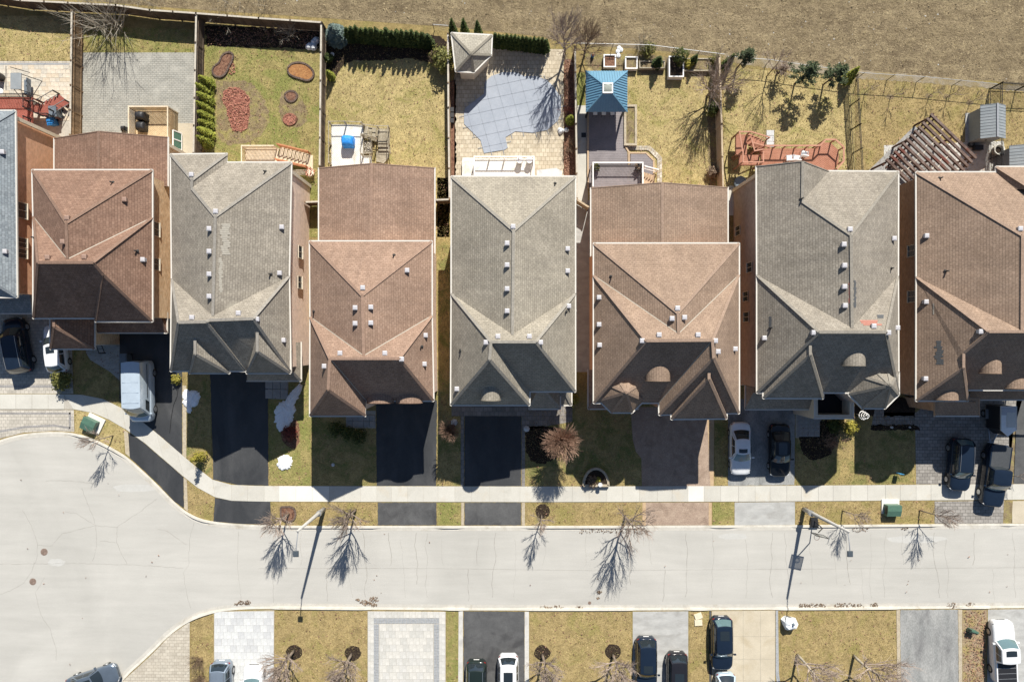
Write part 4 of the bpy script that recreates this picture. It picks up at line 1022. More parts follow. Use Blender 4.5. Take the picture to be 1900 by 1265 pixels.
vents(h, R, [(674, 534), (756, 502), (660, 571), (660, 600), (689, 570), (689, 599), (632, 655), (715, 655), (746, 666), (788, 675), (790, 622), (603, 679)]); pipes(h, R, [(731, 474), (583, 578), (782, 643)])
# --- grey roof over the pool garden
h = house_thing('house', 'pale grey roofed house between the covered pool and the black driveway with paver border', 952, 530)
R, ft = front_hip_house(h, 6.5, M['roof_grey_b'], M['wall_pink'], dict(a=(838, 328, 'e'), b=(1067, 328, 'e'), c=(953, 428, 10.3), d=(951, 621, 10.6), f=(838, 545, 'e'), g=(1067, 545, 'e'), h=(911, 634, 10.8), i=(994, 634, 10.8),
                        A=(908.5, 667, 10.7), k=(837, 751, 'e'), R=(982, 751, 'e'), v=(982.5, 726, 'e'), w=(1067, 726, 'e')))
eyelid(h, 891.5, 929, 742, 6.95, 0.8, M['roof_grey_b'], 1.9, R, 0.4)
V = dict(A=(1004, 718, 5.9), B=(1004, 700, 5.9), L=(982, 758, 'e'), R=(1039, 758, 'e'), l=(982, 722, 'e'), r=(1039, 722, 'e'))
roof(h, V, ['A L R', 'A R r B', 'L A B l'], 3.9, M['roof_grey_b'], M['wall_pink'], name='porch_gable', gut='eaves')
V = dict(L=(985, 753, 'e'), R=(1060, 751, 'e'), Q=(1060, 700, 'e'), T=(1046, 722, 4.3), U=(985, 722, 4.3), X=(1046, 700, 4.3))
roof(h, V, ['L R T U', 'R Q X T'], 3.4, M['roof_grey_b'], None, name='porch_roof', gut='eaves')
vents(h, R, [(952, 421), (941, 452), (941, 492), (941, 536), (941, 577), (1053, 462), (1053, 503), (1055, 568), (924, 624), (982, 624), (902, 635), (1003, 635), (848, 721)]); pipes(h, R, [(1030, 341), (1050, 578), (855, 650)])
# --- tan brown roof with turret
h = house_thing('house', 'tan brown roofed house with a small corner turret above the brown stamped driveway', 1235, 560)
R = Roofs()
V = dict(a=(1102, 452, 'e'), b=(1371, 452, 'e'), c=(1258, 581, 10.6), d=(1259, 619, 10.8), f=(1102, 511, 'e'), g=(1371, 510, 'e'), h=(1199, 632, 10.9), i=(1322, 631, 10.9), A=(1324, 664, 10.7),
         u=(1102, 747, 'e'), v=(1223, 747, 'e'), L=(1223.5, 769, 'e'), R=(1371, 766, 'e'))
W, fs, ft = roof(h, V, ['a b c', 'a c d f', 'b g d c', 'f h i g d', 'f u h', 'h u v i', 'i v L A', 'A L R', 'i A R g'], 6.4, M['roof_brown_c'], M['wall_orange'], valley=True); R.add(W, fs)
V = dict(A=(1315.5, 703, 9.7), B=(1315.5, 680, 9.7), L=(1246, 777, 'e'), R=(1348, 776, 'e'), l=(1246, 730, 'e'), r=(1348, 730, 'e'))
W, fs, _ = roof(h, V, ['A L R', 'A R r B', 'L A B l'], 6.45, M['roof_brown_c'], None, name='gable_roof', gut='eaves')
octagon(h, 1153.5, 724, 42, 41, 6.42, 8.8, M['roof_brown_c'], M['wall_orange'])
eyelid(h, 1197, 1243, 706, 7.75, 0.95, M['roof_brown_c'], 1.6, R, .1)
V = dict(a=(1097, 349, 'e'), p=(1229, 339, 5.6), b=(1350, 348, 'e'), c=(1350, 475, 'e'), q=(1229, 475, 5.6), d=(1097, 475, 'e'))
W, fs, ftb = roof(h, V, ['a p q d', 'p b c q'], 3.9, M['roof_brown_c'], M['wall_orange'], name='rear_roof')
V = dict(a=(1092, 686, 'e'), b=(1092, 758, 'e'), c=(1185, 758, 'e'), d=(1185, 735, 4.1), f=(1108, 735, 4.1), g=(1108, 686, 4.1))
roof(h, V, ['a b f g', 'b c d f'], 3.4, M['roof_brown_c'], None, name='porch_roof', gut='eaves')
vents(h, R, [(1256, 572), (1246, 591), (1269, 589), (1222, 621), (1294, 621), (1191, 632), (1326, 632), (1331, 652), (1111, 552), (1111, 602), (1112, 640), (1363, 647)]); pipes(h, R, [(1134, 513)])
# --- taupe grey roof with balcony
h = house_thing('house', 'taupe grey roofed house with turret and small front balcony above the white and black sedans', 1535, 540)
R = Roofs()
V = dict(a=(1404, 309, 'e'), p=(1489.5, 299.5, 8.6), b=(1537.5, 318, 'e'), c=(1666.5, 319, 'e'), q=(1488.5, 374, 8.6), r=(1579, 436, 11.0), s=(1581, 608, 11.1), f=(1405, 511, 'e'), g=(1666, 512, 'e'), h=(1520, 616, 11.2), i=(1644, 616, 11.2),
         m=(1405, 728, 'e'), x=(1667, 728, 'e'))
W, fs, ft = roof(h, V, ['a p q r s f', 'p b q', 'b c r q', 'c g s r', 'f h i g s', 'f m h', 'h m x i', 'g i x'], 6.9, M['roof_grey_c'], M['wall_taupe'], gut=True); R.add(W, fs)
V = dict(A=(1503.5, 658, 10.3), B=(1503.5, 636, 10.3), L=(1416.6, 738, 'e'), R=(1527.5, 738.5, 'e'), l=(1416.6, 690, 'e'), r=(1527.5, 690, 'e'))
roof(h, V, ['A L R', 'A R r B', 'L A B l'], 6.95, M['roof_grey_c'], None, name='gable_roof', gut='eaves')
octagon(h, 1621.5, 711, 46, 46, 6.92, 9.4, M['roof_grey_c'], M['wall_taupe'])
eyelid(h, 1561, 1603.5, 678, 8.35, 0.9, M['roof_grey_c'], 1.6, R)
V = dict(L=(1384, 759, 'e'), R=(1507, 759, 'e'), T=(1507, 728, 4.4), U=(1400, 728, 4.4), Q=(1384, 716, 'e'), X=(1400, 716, 4.4))
roof(h, V, ['L R T U', 'Q L U X'], 3.4, M['roof_grey_c'], None, name='garage_roof', gut='eaves')
a, b = P(1510, 735, 4.3), P(1584, 777, 4.3)
bm_ = MB(); t_ = 0.34
bm_.box(((a.x + b.x) / 2, b.y + t_ / 2, 2.15), (b.x - a.x, t_, 4.3)); bm_.box((a.x + t_ / 2, (a.y + b.y) / 2 + t_ / 2, 2.15), (t_, a.y - b.y - t_, 4.3)); bm_.box((b.x - t_ / 2, (a.y + b.y) / 2 + t_ / 2, 2.15), (t_, a.y - b.y - t_, 4.3))
bal = bm_.build('balcony', M['cream'], h)
fm = MB(); fm.box(((a.x + b.x) / 2, (a.y + b.y) / 2 + 0.4, 2.9), (b.x - a.x - 2 * t_, a.y - b.y - t_ + 0.6, 0.1)); fm.build('balcony_floor', M['rubber'], bal)
cp = MB(); cp.box(((a.x + b.x) / 2, b.y + 0.05, 4.33), (b.x - a.x + .1, .12, .06)); cp.box((a.x + .05, (a.y + b.y) / 2, 4.33), (.12, a.y - b.y - .12, .06)); cp.box((b.x - .05, (a.y + b.y) / 2, 4.33), (.12, a.y - b.y - .12, .06)); cp.build('balcony_coping', M['white'], bal)
ROOFS['taupe'] = (h, R); vents(h, R, [(1575, 426), (1657, 443), (1564, 454), (1565, 493), (1565, 532), (1566, 567), (1508, 617), (1417, 627), (1619, 605), (1646, 617), (1663, 608)]); pipes(h, R, [(1653, 498), (1430, 608), (1487, 369)])
wx = min(p.x for p in ft)
for px, py in ((1391, 496), (1384, 550), (1385, 588), (1364, 428)): side_window(h, wx, px, py, 1.1, .8, -1)
corner_stone(h, wx, P(1404, 309, 6.9).y - .35, 6.7, -1)
# --- brown roof at the right edge
h = house_thing('house', 'brown roofed house at the right edge above the pickup truck and white camper', 1840, 540)
R = Roofs()
V = dict(a=(1700.5, 320, 'e'), c=(1984, 320, 'e'), r=(1897, 437, 10.9), s=(1896, 613, 11.0), f=(1701, 514, 'e'), g=(1984, 514, 'e'), h=(1835, 615, 11.0), i=(1965, 615, 11.0), B=(1788, 655, 9.8), A=(1788, 682, 9.6),
         L=(1700.5, 743, 'e'), R=(1796, 743, 'e'), v=(1797, 723, 'e'), x=(1984, 723, 'e'))
W, fs, ft = roof(h, V, ['a c r', 'a r s f', 'c g s r', 'f h i g s', 'f L A B h', 'A L R', 'B A R v', 'h B v x i', 'g i x'], 6.5, M['roof_brown_c'], M['wall_brown']); R.add(W, fs)
V = dict(l=(1849, 310, 'e'), r=(1984, 310, 'e'), A=(1916, 352, 8.6), u=(1849, 350, 'e'), w=(1984, 350, 'e'))
roof(h, V, ['l r A', 'l A u', 'r w A'], 6.52, M['roof_brown_c'], None, name='rear_gable_roof', gut='eaves')
eyelid(h, 1733, 1775.5, 741, 6.6, 0.8, M['roof_brown_c'], 1.6); eyelid(h, 1815, 1853, 692, 7.8, 0.95, M['roof_brown_c'], 1.6, R); eyelid(h, 1864, 1905, 720, 6.6, 0.8, M['roof_brown_c'], 1.6)
V = dict(L=(1735, 771, 'e'), R=(1817, 771, 'e'), T=(1817, 738, 5.3), U=(1735, 738, 5.3))
roof(h, V, ['L R T U'], 4.2, M['roof_brown_c'], M['wall_brown'], name='porch_roof')
V = dict(L=(1800, 741, 'e'), R=(1984, 741, 'e'), T=(1984, 715, 4.3), U=(1800, 715, 4.3))
roof(h, V, ['L R T U'], 3.3, M['roof_brown_c'], None, name='garage_roof', gut='eaves')
ROOFS['right'] = (h, R); vents(h, R, [(1717, 438), (1716, 560), (1817, 615), (1890, 425), (1715, 702)]); pipes(h, R, [(1744, 331), (1755, 503)])
wx = min(p.x for p in ft)
for px, py in ((1694, 465), (1694, 550)): side_window(h, wx, px, py, 1.2, .9, -1)
def repair(parent, R, x0, y0, x1, y1, mat, n=1, seed=1, row=3.4, vertical=True):
    r = random.Random(seed); y = y0
    while y < y1:
        a = x0 + (r.uniform(0, .35) * (x1 - x0) if n > 1 else 0); b = x1 - (r.uniform(0, .35) * (x1 - x0) if n > 1 else 0)
        q = [(a, y), (b, y), (b, y + row * .9), (a, y + row * .9)]; pts = []
        for p in q:
            hit, nr = R.hit(*p)
            if hit is None: break
            if nr.z < 0: nr = -nr
            pts.append(hit + nr * .018)
        if len(pts) == 4: m = MB(); m.add(pts, [(3, 2, 1, 0)]); m.build('repair_shingle', mat, parent)
        y += row
repair(ROOFS['taupe'][0], ROOFS['taupe'][1], 1583, 520, 1589, 568, M['shingle_dark'], 2, 1); repair(ROOFS['taupe'][0], ROOFS['taupe'][1], 1574, 522, 1579, 560, M['shingle_red'], 2, 2); repair(ROOFS['taupe'][0], ROOFS['taupe'][1], 1592, 594, 1637, 602, M['shingle_red'], 2, 3); repair(ROOFS['taupe'][0], ROOFS['taupe'][1], 1626, 584, 1640, 590, M['shingle_dark'], 2, 4)
repair(ROOFS['taupe'][0], ROOFS['taupe'][1], 1427, 587, 1432, 606, M['shingle_dark'], 1, 9)
repair(ROOFS['right'][0], ROOFS['right'][1], 1733, 632, 1752, 674, M['shingle_dark'], 2, 5); repair(ROOFS['right'][0], ROOFS['right'][1], 1731, 563, 1733.5, 580, M['shingle_pale'], 1, 6)
repair(ROOFS['grey'][0], ROOFS['grey'][1], 408, 415, 428, 470, M['shingle_pale'], 2, 7); repair(ROOFS['grey'][0], ROOFS['grey'][1], 405, 478, 414, 540, M['shingle_pale'], 2, 8)
# patched shingles on the two right-hand roofs: replacement shingles of another colour nailed over the slope
# front openings: windows upstairs, a garage door over each driveway, a front door otherwise
def frame_box(m, x, y, z, w, h, t=.07, d=.08):
    for s, e in (((x - w / 2 - t / 2, y, z), (t, d, h + 2 * t)), ((x + w / 2 + t / 2, y, z), (t, d, h + 2 * t)), ((x, y, z + h / 2 + t / 2), (w, d, t)), ((x, y, z - h / 2 - t / 2), (w, d, t))): m.box(s, e)
def front(hs, x0, x1, py, ze, drive=None, door=False, up=True):
    a, b = P(x0, py, ze), P(x1, py, ze); y = a.y + 0.35 - .03; W_ = b.x - a.x
    if up:
        n = max(1, int(W_ / 2.6))
        for i in range(n):
            x = a.x + W_ * (i + .5) / n; m = MB(); frame_box(m, x, y, 4.75, 1.15, 1.45); m.box((x, y, 4.75), (.04, .06, 1.45)); m.box((x, y - .04, 3.93), (1.5, .16, .08)); w_ = m.build('window', M['white'], hs)
            g_ = MB(); g_.box((x, y + .01, 4.75), (1.15, .03, 1.45)); g_.build('pane', M['glass'], w_)
    if drive is not None:
        x = (drive - 950) / S; x = max(a.x + 2.5, min(b.x - 2.5, x)) if W_ > 5 else (a.x + b.x) / 2; gw = min(4.8, W_ - .9)
        m = MB(); frame_box(m, x, y, 1.12, gw, 2.2, .12); d_ = m.build('garage_door', M['white'], hs); k = MB()
        for r in range(4):
            for c in range(int(gw / .6)): k.box((x - gw / 2 + gw * (c + .5) / int(gw / .6), y + .01, .3 + r * .55), (gw / int(gw / .6) - .05, .04, .49))
        k.build('door_panel', M['cream'], d_)['kind'] = 'stuff'
    if door:
        x = (a.x + b.x) / 2; m = MB(); frame_box(m, x, y, 1.3, 1.0, 2.1); d_ = m.build('front_door', M['white'], hs); k = MB(); k.box((x, y + .01, 1.3), (1.0, .04, 2.1)); k.build('door_leaf', M['lampdark'], d_); k = MB(); k.box((x + .4, y - .03, 1.25), (.04, .05, .16)); k.build('handle', M['graymetal'], d_)
HS = [o for o in COL.objects if o.get('category') == 'house']
front(HS[0], -200, 31, 551, 6.3, drive=30); front(HS[1], 62, 176, 590, 6.5); front(HS[1], 93.5, 175, 647, 4.3, up=False, drive=110); front(HS[1], 177, 282, 596, 6.5, drive=280)
front(HS[2], 317, 458, 688, 6.5, drive=445); front(HS[2], 458, 539, 690, 6.5, door=True); front(HS[3], 575, 678, 771, 6.5, door=True); front(HS[3], 679, 804, 743, 6.5, drive=755)
front(HS[4], 838, 982, 751, 6.5, drive=914); front(HS[4], 983, 1067, 726, 6.5, door=True); front(HS[5], 1196, 1223, 747, 6.4, door=True); front(HS[5], 1223, 1371, 768, 6.4, drive=1260)
front(HS[6], 1405, 1667, 728, 6.9, drive=1412); front(HS[7], 1700, 1796, 743, 6.5); front(HS[7], 1800, 1984, 723, 6.5, drive=1850)
# ------------------------------------------------------------------ fences, decks, garden structures
def clip_half(poly, n, d):
    "keep the part of a 2D polygon where dot(p, n) <= d"
    out = []
    for i in range(len(poly)):
        a, b = poly[i], poly[(i + 1) % len(poly)]
        da = a[0] * n[0] + a[1] * n[1] - d; db = b[0] * n[0] + b[1] * n[1] - d
        if da <= 0: out.append(a)
        if (da < 0 < db) or (db < 0 < da):
            t = da / (da - db); out.append((a[0] + (b[0] - a[0]) * t, a[1] + (b[1] - a[1]) * t))
    return out
def boards(m, poly, z, ang, w=0.14, gap=0.014, th=0.04):
    "deck boards laid at angle ang over a convex polygon of world points"
    n = (-math.sin(ang), math.cos(ang)); ds = [p[0] * n[0] + p[1] * n[1] for p in poly]
    d = min(ds)
    while d < max(ds):
        q = clip_half(poly, n, d + w - gap); q = clip_half(q, (-n[0], -n[1]), -d)
        if len(q) >= 3: m.prism(q, z - th, z - rnd.uniform(0, 0.004))
        d += w
def px_poly(pts, z): return [(P(x, y, z).x, P(x, y, z).y) for x, y in pts]
def deck_floor(parent, pts, z, mat, ang=0.0, w=0.14, name='deck_boards', frame=True, fmat=None):
    poly = px_poly(pts, z); m = MB(); boards(m, poly, z, ang, w); o = m.build(name, mat, parent); o['kind'] = 'stuff'
    if frame:
        f = MB()
        for a, b in zip(poly, poly[1:] + poly[:1]): f.bar((a[0], a[1], z - 0.15), (b[0], b[1], z - 0.15), 0.05, 0.2)
        o = f.build('deck_frame', fmat or mat, parent); o['kind'] = 'stuff'
        if z > 0.5:
            for a in poly:
                p = MB(); p.box((a[0], a[1], (z - .05) / 2), (.1, .1, z - .05)); p.build('deck_post', fmat or mat, parent)
def railing(parent, pts, z, h, mat, spacing=0.13, bal=0.035, rail=0.09, posts=True, bmat=None, bottom=0.08, z2=None):
    "pts: world (x, y) of the railing line; z may fall to z2 along it (stairs)"
    L = [0.0]
    for a, b in zip(pts, pts[1:]): L.append(L[-1] + math.hypot(b[0] - a[0], b[1] - a[1]))
    zz = lambda s: z if z2 is None else z + (z2 - z) * s / L[-1]
    bm = MB()
    for i, (a, b) in enumerate(zip(pts, pts[1:])):
        za, zb = zz(L[i]), zz(L[i + 1]); n = max(1, int((L[i + 1] - L[i]) / spacing))
        r = MB(); r.bar((a[0], a[1], za + h), (b[0], b[1], zb + h), rail, 0.045); r.build('top_rail', mat, parent)
        if spacing < 3: bm.bar((a[0], a[1], za + bottom), (b[0], b[1], zb + bottom), 0.05, 0.05)
        for k in range(1, n):
            t = k / n; x = a[0] + (b[0] - a[0]) * t; y = a[1] + (b[1] - a[1]) * t; q = za + (zb - za) * t
            bm.box((x, y, q + (h + bottom) / 2), (bal, bal, h - bottom))
    if bm.v: bm.build('balusters', bmat or mat, parent)['kind'] = 'stuff'
    if posts:
        for i, a in enumerate(pts):
            p = MB(); p.box((a[0], a[1], zz(L[i]) + h / 2), (.1, .1, h + .06)); p.build('rail_post', mat, parent)
def steps(parent, c, d, width, n, z0, run, mat, side=None):
    "n treads going down from world point c along unit direction d, first tread at height z0"
    s = Vector((-d[1], d[0])); rise = z0 / (n + 0.0)
    ang = math.atan2(d[1], d[0])
    for i in range(n):
        z = z0 - rise * i
        m = MB(); m.box((c[0] + d[0] * run * (i + .5), c[1] + d[1] * run * (i + .5), z - 0.02), (run + 0.03, width, 0.045), ang); m.build('step', mat, parent)
        k = MB(); k.box((c[0] + d[0] * run * i, c[1] + d[1] * run * i, z - rise / 2 - .03), (0.02, width, rise - .03), ang); k.build('riser', mat, parent)

def wood_fence(name, label, tops, h, mat, cap, spacing=2.3, cat='fence', board=0.14, group=None, lean=True):
    "tops: photo pixels of the fence's top edge"
    w = [P(x, y, h) for x, y in tops]; w = [Vector((p.x, p.y, 0)) for p in w]
    t = thing(name, label, cat, (w[0].x, w[0].y, 0), 0, group)
    for a, b in zip(w, w[1:]):
        L = (b - a).length; n = max(1, round(L / spacing)); d = (b - a) / L; nrm = Vector((-d.y, d.x, 0)); ang = math.atan2(d.y, d.x)
        for i in range(n):
            s0 = a + d * (L * i / n); s1 = a + d * (L * (i + 1) / n)
            p = MB(); p.box((s0.x, s0.y, h / 2 + 0.05), (.11, .11, h + .1), ang); p.build('fence_post', mat, t)
            m = MB(); k = max(1, int((s1 - s0).length / board))
            for j in range(k):
                c = s0 + (s1 - s0) * ((j + .5) / k) + nrm * rnd.uniform(-.008, .008)
                m.box((c.x, c.y, h / 2 + .02), ((s1 - s0).length / k - .004, .03, h - .1 + rnd.uniform(-.02, .02)), ang)
            for zz in (.35, h - .35): m.bar(s0 + nrm * .05 + Vector((0, 0, zz)), s1 + nrm * .05 + Vector((0, 0, zz)), .05, .09)
            m.build('fence_panel', mat, t)['kind'] = 'stuff'
            c = MB(); c.bar(s0 + Vector((0, 0, h)), s1 + Vector((0, 0, h)), .15, .04); c.build('cap_rail', cap, t)
        p = MB(); p.box((b.x, b.y, h / 2 + 0.05), (.11, .11, h + .1), ang); p.build('fence_post', mat, t)
    return t
wood_fence('wooden_fence', 'long weathered wooden fence along the field behind the two left yards', [(-60, -14), (38, 1), (215, 10), (278, 19), (364, 25), (480, 34), (597, 42)], 1.75, M['fence_shaded'], M['fencetop'])
wood_fence('wooden_fence', 'brown wooden fence left of the grey paved yard', [(133, 20), (130, 250)], 1.7, M['fence'], M['fencetop'])
wood_fence('wooden_fence', 'wooden fence between the grey paved yard and the row of bright cedars', [(364, 28), (359, 284)], 1.7, M['fence_shaded'], M['fencetop'])
wood_fence('wooden_fence', 'wooden fence between the yard of red mulch beds and the blue tarp deck yard', [(596, 44), (593, 308)], 1.7, M['fence_shaded'], M['fencetop'])
wood_fence('wooden_fence', 'wooden fence along the left side of the pool patio', [(831, 62), (832, 200), (834, 368)], 1.6, M['fence'], M['fencetop'])
wood_fence('wooden_fence', 'wooden fence between the pool patio and the white concrete path', [(1067, 86), (1069, 230), (1071, 368)], 1.6, M['fence'], M['fencetop'])
wood_fence('wooden_fence', 'tan board fence between the straw lawn and the terracotta deck', [(1335, 104), (1339, 230), (1342, 350)], 1.7, M['fence_tan'], M['fence_tan'])
wood_fence('side_gate', 'dark wooden side gate between the grey roofed and second brown houses', [(566, 375), (592, 374)], 1.8, M['fence'], M['fencetop'], cat='gate')
wood_fence('side_gate', 'dark wooden side gate beside the left pool patio fence', [(808, 371), (834, 370)], 1.8, M['fence'], M['fencetop'], cat='gate')
wood_fence('side_gate', 'pale wooden side gate next to the blue grey roofed house', [(31, 507), (62, 510)], 1.8, M['fence_tan'], M['fence_tan'], cat='gate')
wood_fence('side_gate', 'pale wooden side gate right of the dark brown roofed house', [(286, 552), (316, 554)], 1.8, M['fence_tan'], M['fence_tan'], cat='gate')
wood_fence('side_gate', 'tan wooden side gate at the end of the dark side path', [(1070, 370), (1092, 384)], 1.6, M['fence_tan'], M['fence_tan'], cat='gate')

def iron_fence(label, runs, h=1.7, name='iron_fence', spacing=0.125):
    a0 = P(*runs[0][0], h); t = thing(name, label, 'fence', (a0.x, a0.y, 0))
    for r in runs:
        w = [Vector((P(x, y, h).x, P(x, y, h).y, 0)) for x, y in r]
        for a, b in zip(w, w[1:]):
            L = (b - a).length; n = max(1, round(L / 2.3)); d = (b - a) / L
            for i in range(n + 1):
                c = a + d * (L * i / n); p = MB(); p.box((c.x, c.y, h / 2 + .05), (.08, .08, h + .1)); p.build('fence_post', M['blackmetal'], t)
            for i in range(n):
                s0 = a + d * (L * i / n); s1 = a + d * (L * (i + 1) / n)
                m = MB(); k = int((s1 - s0).length / spacing)
                for j in range(1, k):
                    c = s0 + (s1 - s0) * (j / k); m.box((c.x, c.y, h / 2 + .05), (.022, .022, h - .1))
                for zz in (.15, h - .22, h - .02): m.bar(s0 + Vector((0, 0, zz)), s1 + Vector((0, 0, zz)), .035, .035)
                m.build('picket_panel', M['blackmetal'], t)['kind'] = 'stuff'
    return t
iron_fence('black iron picket fence between the terracotta deck yard and the pergola yard', [[(1592, 139), (1597, 230), (1602, 320)]])
iron_fence('black iron picket fence behind the grey resin sheds', [[(1860, 153), (1960, 158)], [(1860, 153), (1862, 330)]])
def chain_fence(label, pts, h=1.3):
    w = [P(x, y) for x, y in pts]; t = thing('chain_link_fence', label, 'fence', w[0])
    for a, b in zip(w, w[1:]):
        L = (b - a).length; n = max(1, round(L / 2.6)); d = (b - a) / L
        for i in range(n):
            c = a + d * (L * i / n); p = MB(); p.tube([(c.x, c.y, 0), (c.x, c.y, h + .03)], .03, 6); p.build('fence_post', M['blackmetal'], t)
        m = MB(); m.bar(a + Vector((0, 0, h)), b + Vector((0, 0, h)), .035, .035)
        k = int(L / .22)
        for i in range(k):
            c = a + d * (L * i / k); e = a + d * min(L, L * i / k + .9)
            m.bar(c, e + Vector((0, 0, h)), .006, .006); m.bar(e, c + Vector((0, 0, h)), .006, .006)
        m.build('wire_mesh', M['graymetal'], t)['kind'] = 'stuff'
chain_fence('thin chain link fence along the grey gravel track behind the right yards', [(1342, 116), (1420, 122), (1500, 134), (1590, 146), (1700, 153), (1832, 166)])
chain_fence('short chain link fence between the cedar hedge and the pool cabana', [(806, 58), (834, 60)])
chain_fence('chain link fence behind the raised vegetable planters', [(1068, 92), (1200, 95), (1336, 112)])

# ---- yard 0: flagstone patio with swing, red deck
def deck_thing(label, px, py, name='deck'): p = P(px, py); return thing(name, label, 'deck', (p.x, p.y, 0))
t = deck_thing('red stained deck with black railing and stair, top left corner', 20, 205)
deck_floor(t, [(-40, 181), (58, 181), (58, 236), (-40, 236)], 1.5, M['deckred'], 2.3)
railing(t, px_poly([(-40, 181), (57, 181), (57, 205)], 1.5), 1.5, .95, M['blackmetal'], .14, .02, .05); railing(t, px_poly([(57, 222), (57, 236)], 1.5), 1.5, .95, M['blackmetal'], .14, .02, .05)
deck_floor(t, [(59, 194), (90, 194), (98, 206), (98, 214), (80, 214), (59, 206)], 1.1, M['deckred'], 0)
railing(t, px_poly([(59, 192), (74, 194)], 1.1), 1.1, .9, M['blackmetal'], .14, .02, .05); railing(t, px_poly([(60, 208), (80, 216), (99, 217)], 1.1), 1.1, .9, M['blackmetal'], .14, .02, .05)
c = P(92, 200, .9); dv = Vector((0.62, 0.78)); steps(t, (c.x, c.y), dv, 1.3, 4, .9, .34, M['deckred'])
sv = Vector((-dv.y, dv.x))
for s in (-1, 1):
    a = Vector((c.x, c.y)) + sv * .68 * s; b = a + dv * 1.4
    railing(t, [(a.x, a.y), (b.x, b.y)], .9, .9, M['blackmetal'], .6, .02, .05, z2=0.1)
p = P(33, 148); t = thing('patio_swing', 'canopy patio swing with grey top on black frame', 'swing', (p.x, p.y, 0))
a, b = P(20, 136, 1.9), P(40, 166, 1.9)
m = MB(); m.prism([(a.x, b.y), (b.x, b.y), (b.x, a.y), (a.x, a.y)], 1.87, 1.95); m.build('canopy', M['resin'], t)
for s in (0, 1):
    y = b.y if s == 0 else a.y
    m = MB(); xm = (a.x + b.x) / 2
    m.tube([(xm - 1.0, y, 0), (xm - .2, y, 1.9), (xm + .2, y, 1.9), (xm + 1.0, y, 0)], .035, 6); m.build('leg', M['blackmetal'], t)
m = MB(); m.box(((a.x + b.x) / 2, (a.y + b.y) / 2, .5), (.55, 1.3, .1)); m.box(((a.x + b.x) / 2 + .3, (a.y + b.y) / 2, .8), (.08, 1.3, .55)); m.build('seat', M['greybin'], t)
m = MB(); m.tube([(a.x, a.y + .5, 2.0), (b.x + .8, a.y, 2.0)], .03, 5); m.tube([(a.x - .35, a.y + .6, 2.0), (a.x - .35, b.y - .1, 2.0)], .03, 5); m.build('frame', M['blackmetal'], t)
p = P(11, 175); t = thing('patio_table', 'small round white table by the red deck', 'table', (p.x, p.y, 0))
m = MB(); m.lathe((p.x, p.y, 0), [(.24, 0), (.03, .03), (.03, .68)], 10); m.build('pedestal', M['white_paint'], t); m = MB(); m.lathe((p.x, p.y, 0), [(.26, .68), (.28, .70), (.26, .72)], 18); m.build('tabletop', M['white_paint'], t)
p = P(4, 145); t = thing('barbecue', 'dark covered barbecue at the left photo edge', 'barbecue', (p.x, p.y, 0))
m = MB(); m.lathe((p.x, p.y, 0), [(.32, 0), (.36, .7), (.40, .9), (.34, 1.1), (.12, 1.2)], 12); m.build('cover', M['blackplastic'], t, smooth=True); m = MB(); m.box((p.x + .1, p.y + .5, .85), (.3, .3, .06)); m.build('side_shelf', M['white_paint'], t)
def bin_thing(label, px, py, mat, rz=0.0, w=.55, d=.65, h=1.05, lidmat=None):
    p = P(px, py); t = thing('wheelie_bin', label, 'bin', (p.x, p.y, 0), 0)
    m = MB(); w2, d2 = w / 2, d / 2
    R_ = Matrix.Rotation(rz, 3, 'Z')
    vs = [R_ @ Vector(v) + Vector((p.x, p.y, 0)) for v in ((-w2 * .8, -d2 * .75, 0), (w2 * .8, -d2 * .75, 0), (w2 * .8, d2 * .75, 0), (-w2 * .8, d2 * .75, 0), (-w2, -d2, h - .1), (w2, -d2, h - .1), (w2, d2, h - .1), (-w2, d2, h - .1))]
    m.add(vs, [(3, 2, 1, 0), (0, 1, 5, 4), (1, 2, 6, 5), (2, 3, 7, 6), (3, 0, 4, 7)]); m.build('body', mat, t)
    m = MB(); m.box((p.x, p.y, h - .05), (w + .06, d + .08, .1), rz); m.box((p.x, p.y, h + .02), (w - .1, d - .12, .06), rz); m.build('lid', lidmat or mat, t)
    for s in (-1, 1):
        q = R_ @ Vector((s * w * .42, d * .42, .1)) + Vector((p.x, p.y, 0)); ax = R_ @ Vector((.04, 0, 0))
        m = MB(); m.tube([q - ax, q + ax], .1, 10); m.build('wheel', M['blackplastic'], t)
bin_thing('grey wheeled bin beside the red stair', 112, 214, M['greybin'], .1, .6, .9, 1.1)
bin_thing('bright blue bin under the red stair', 104, 230, M['bluebin'], .2, .62, .6, .8)
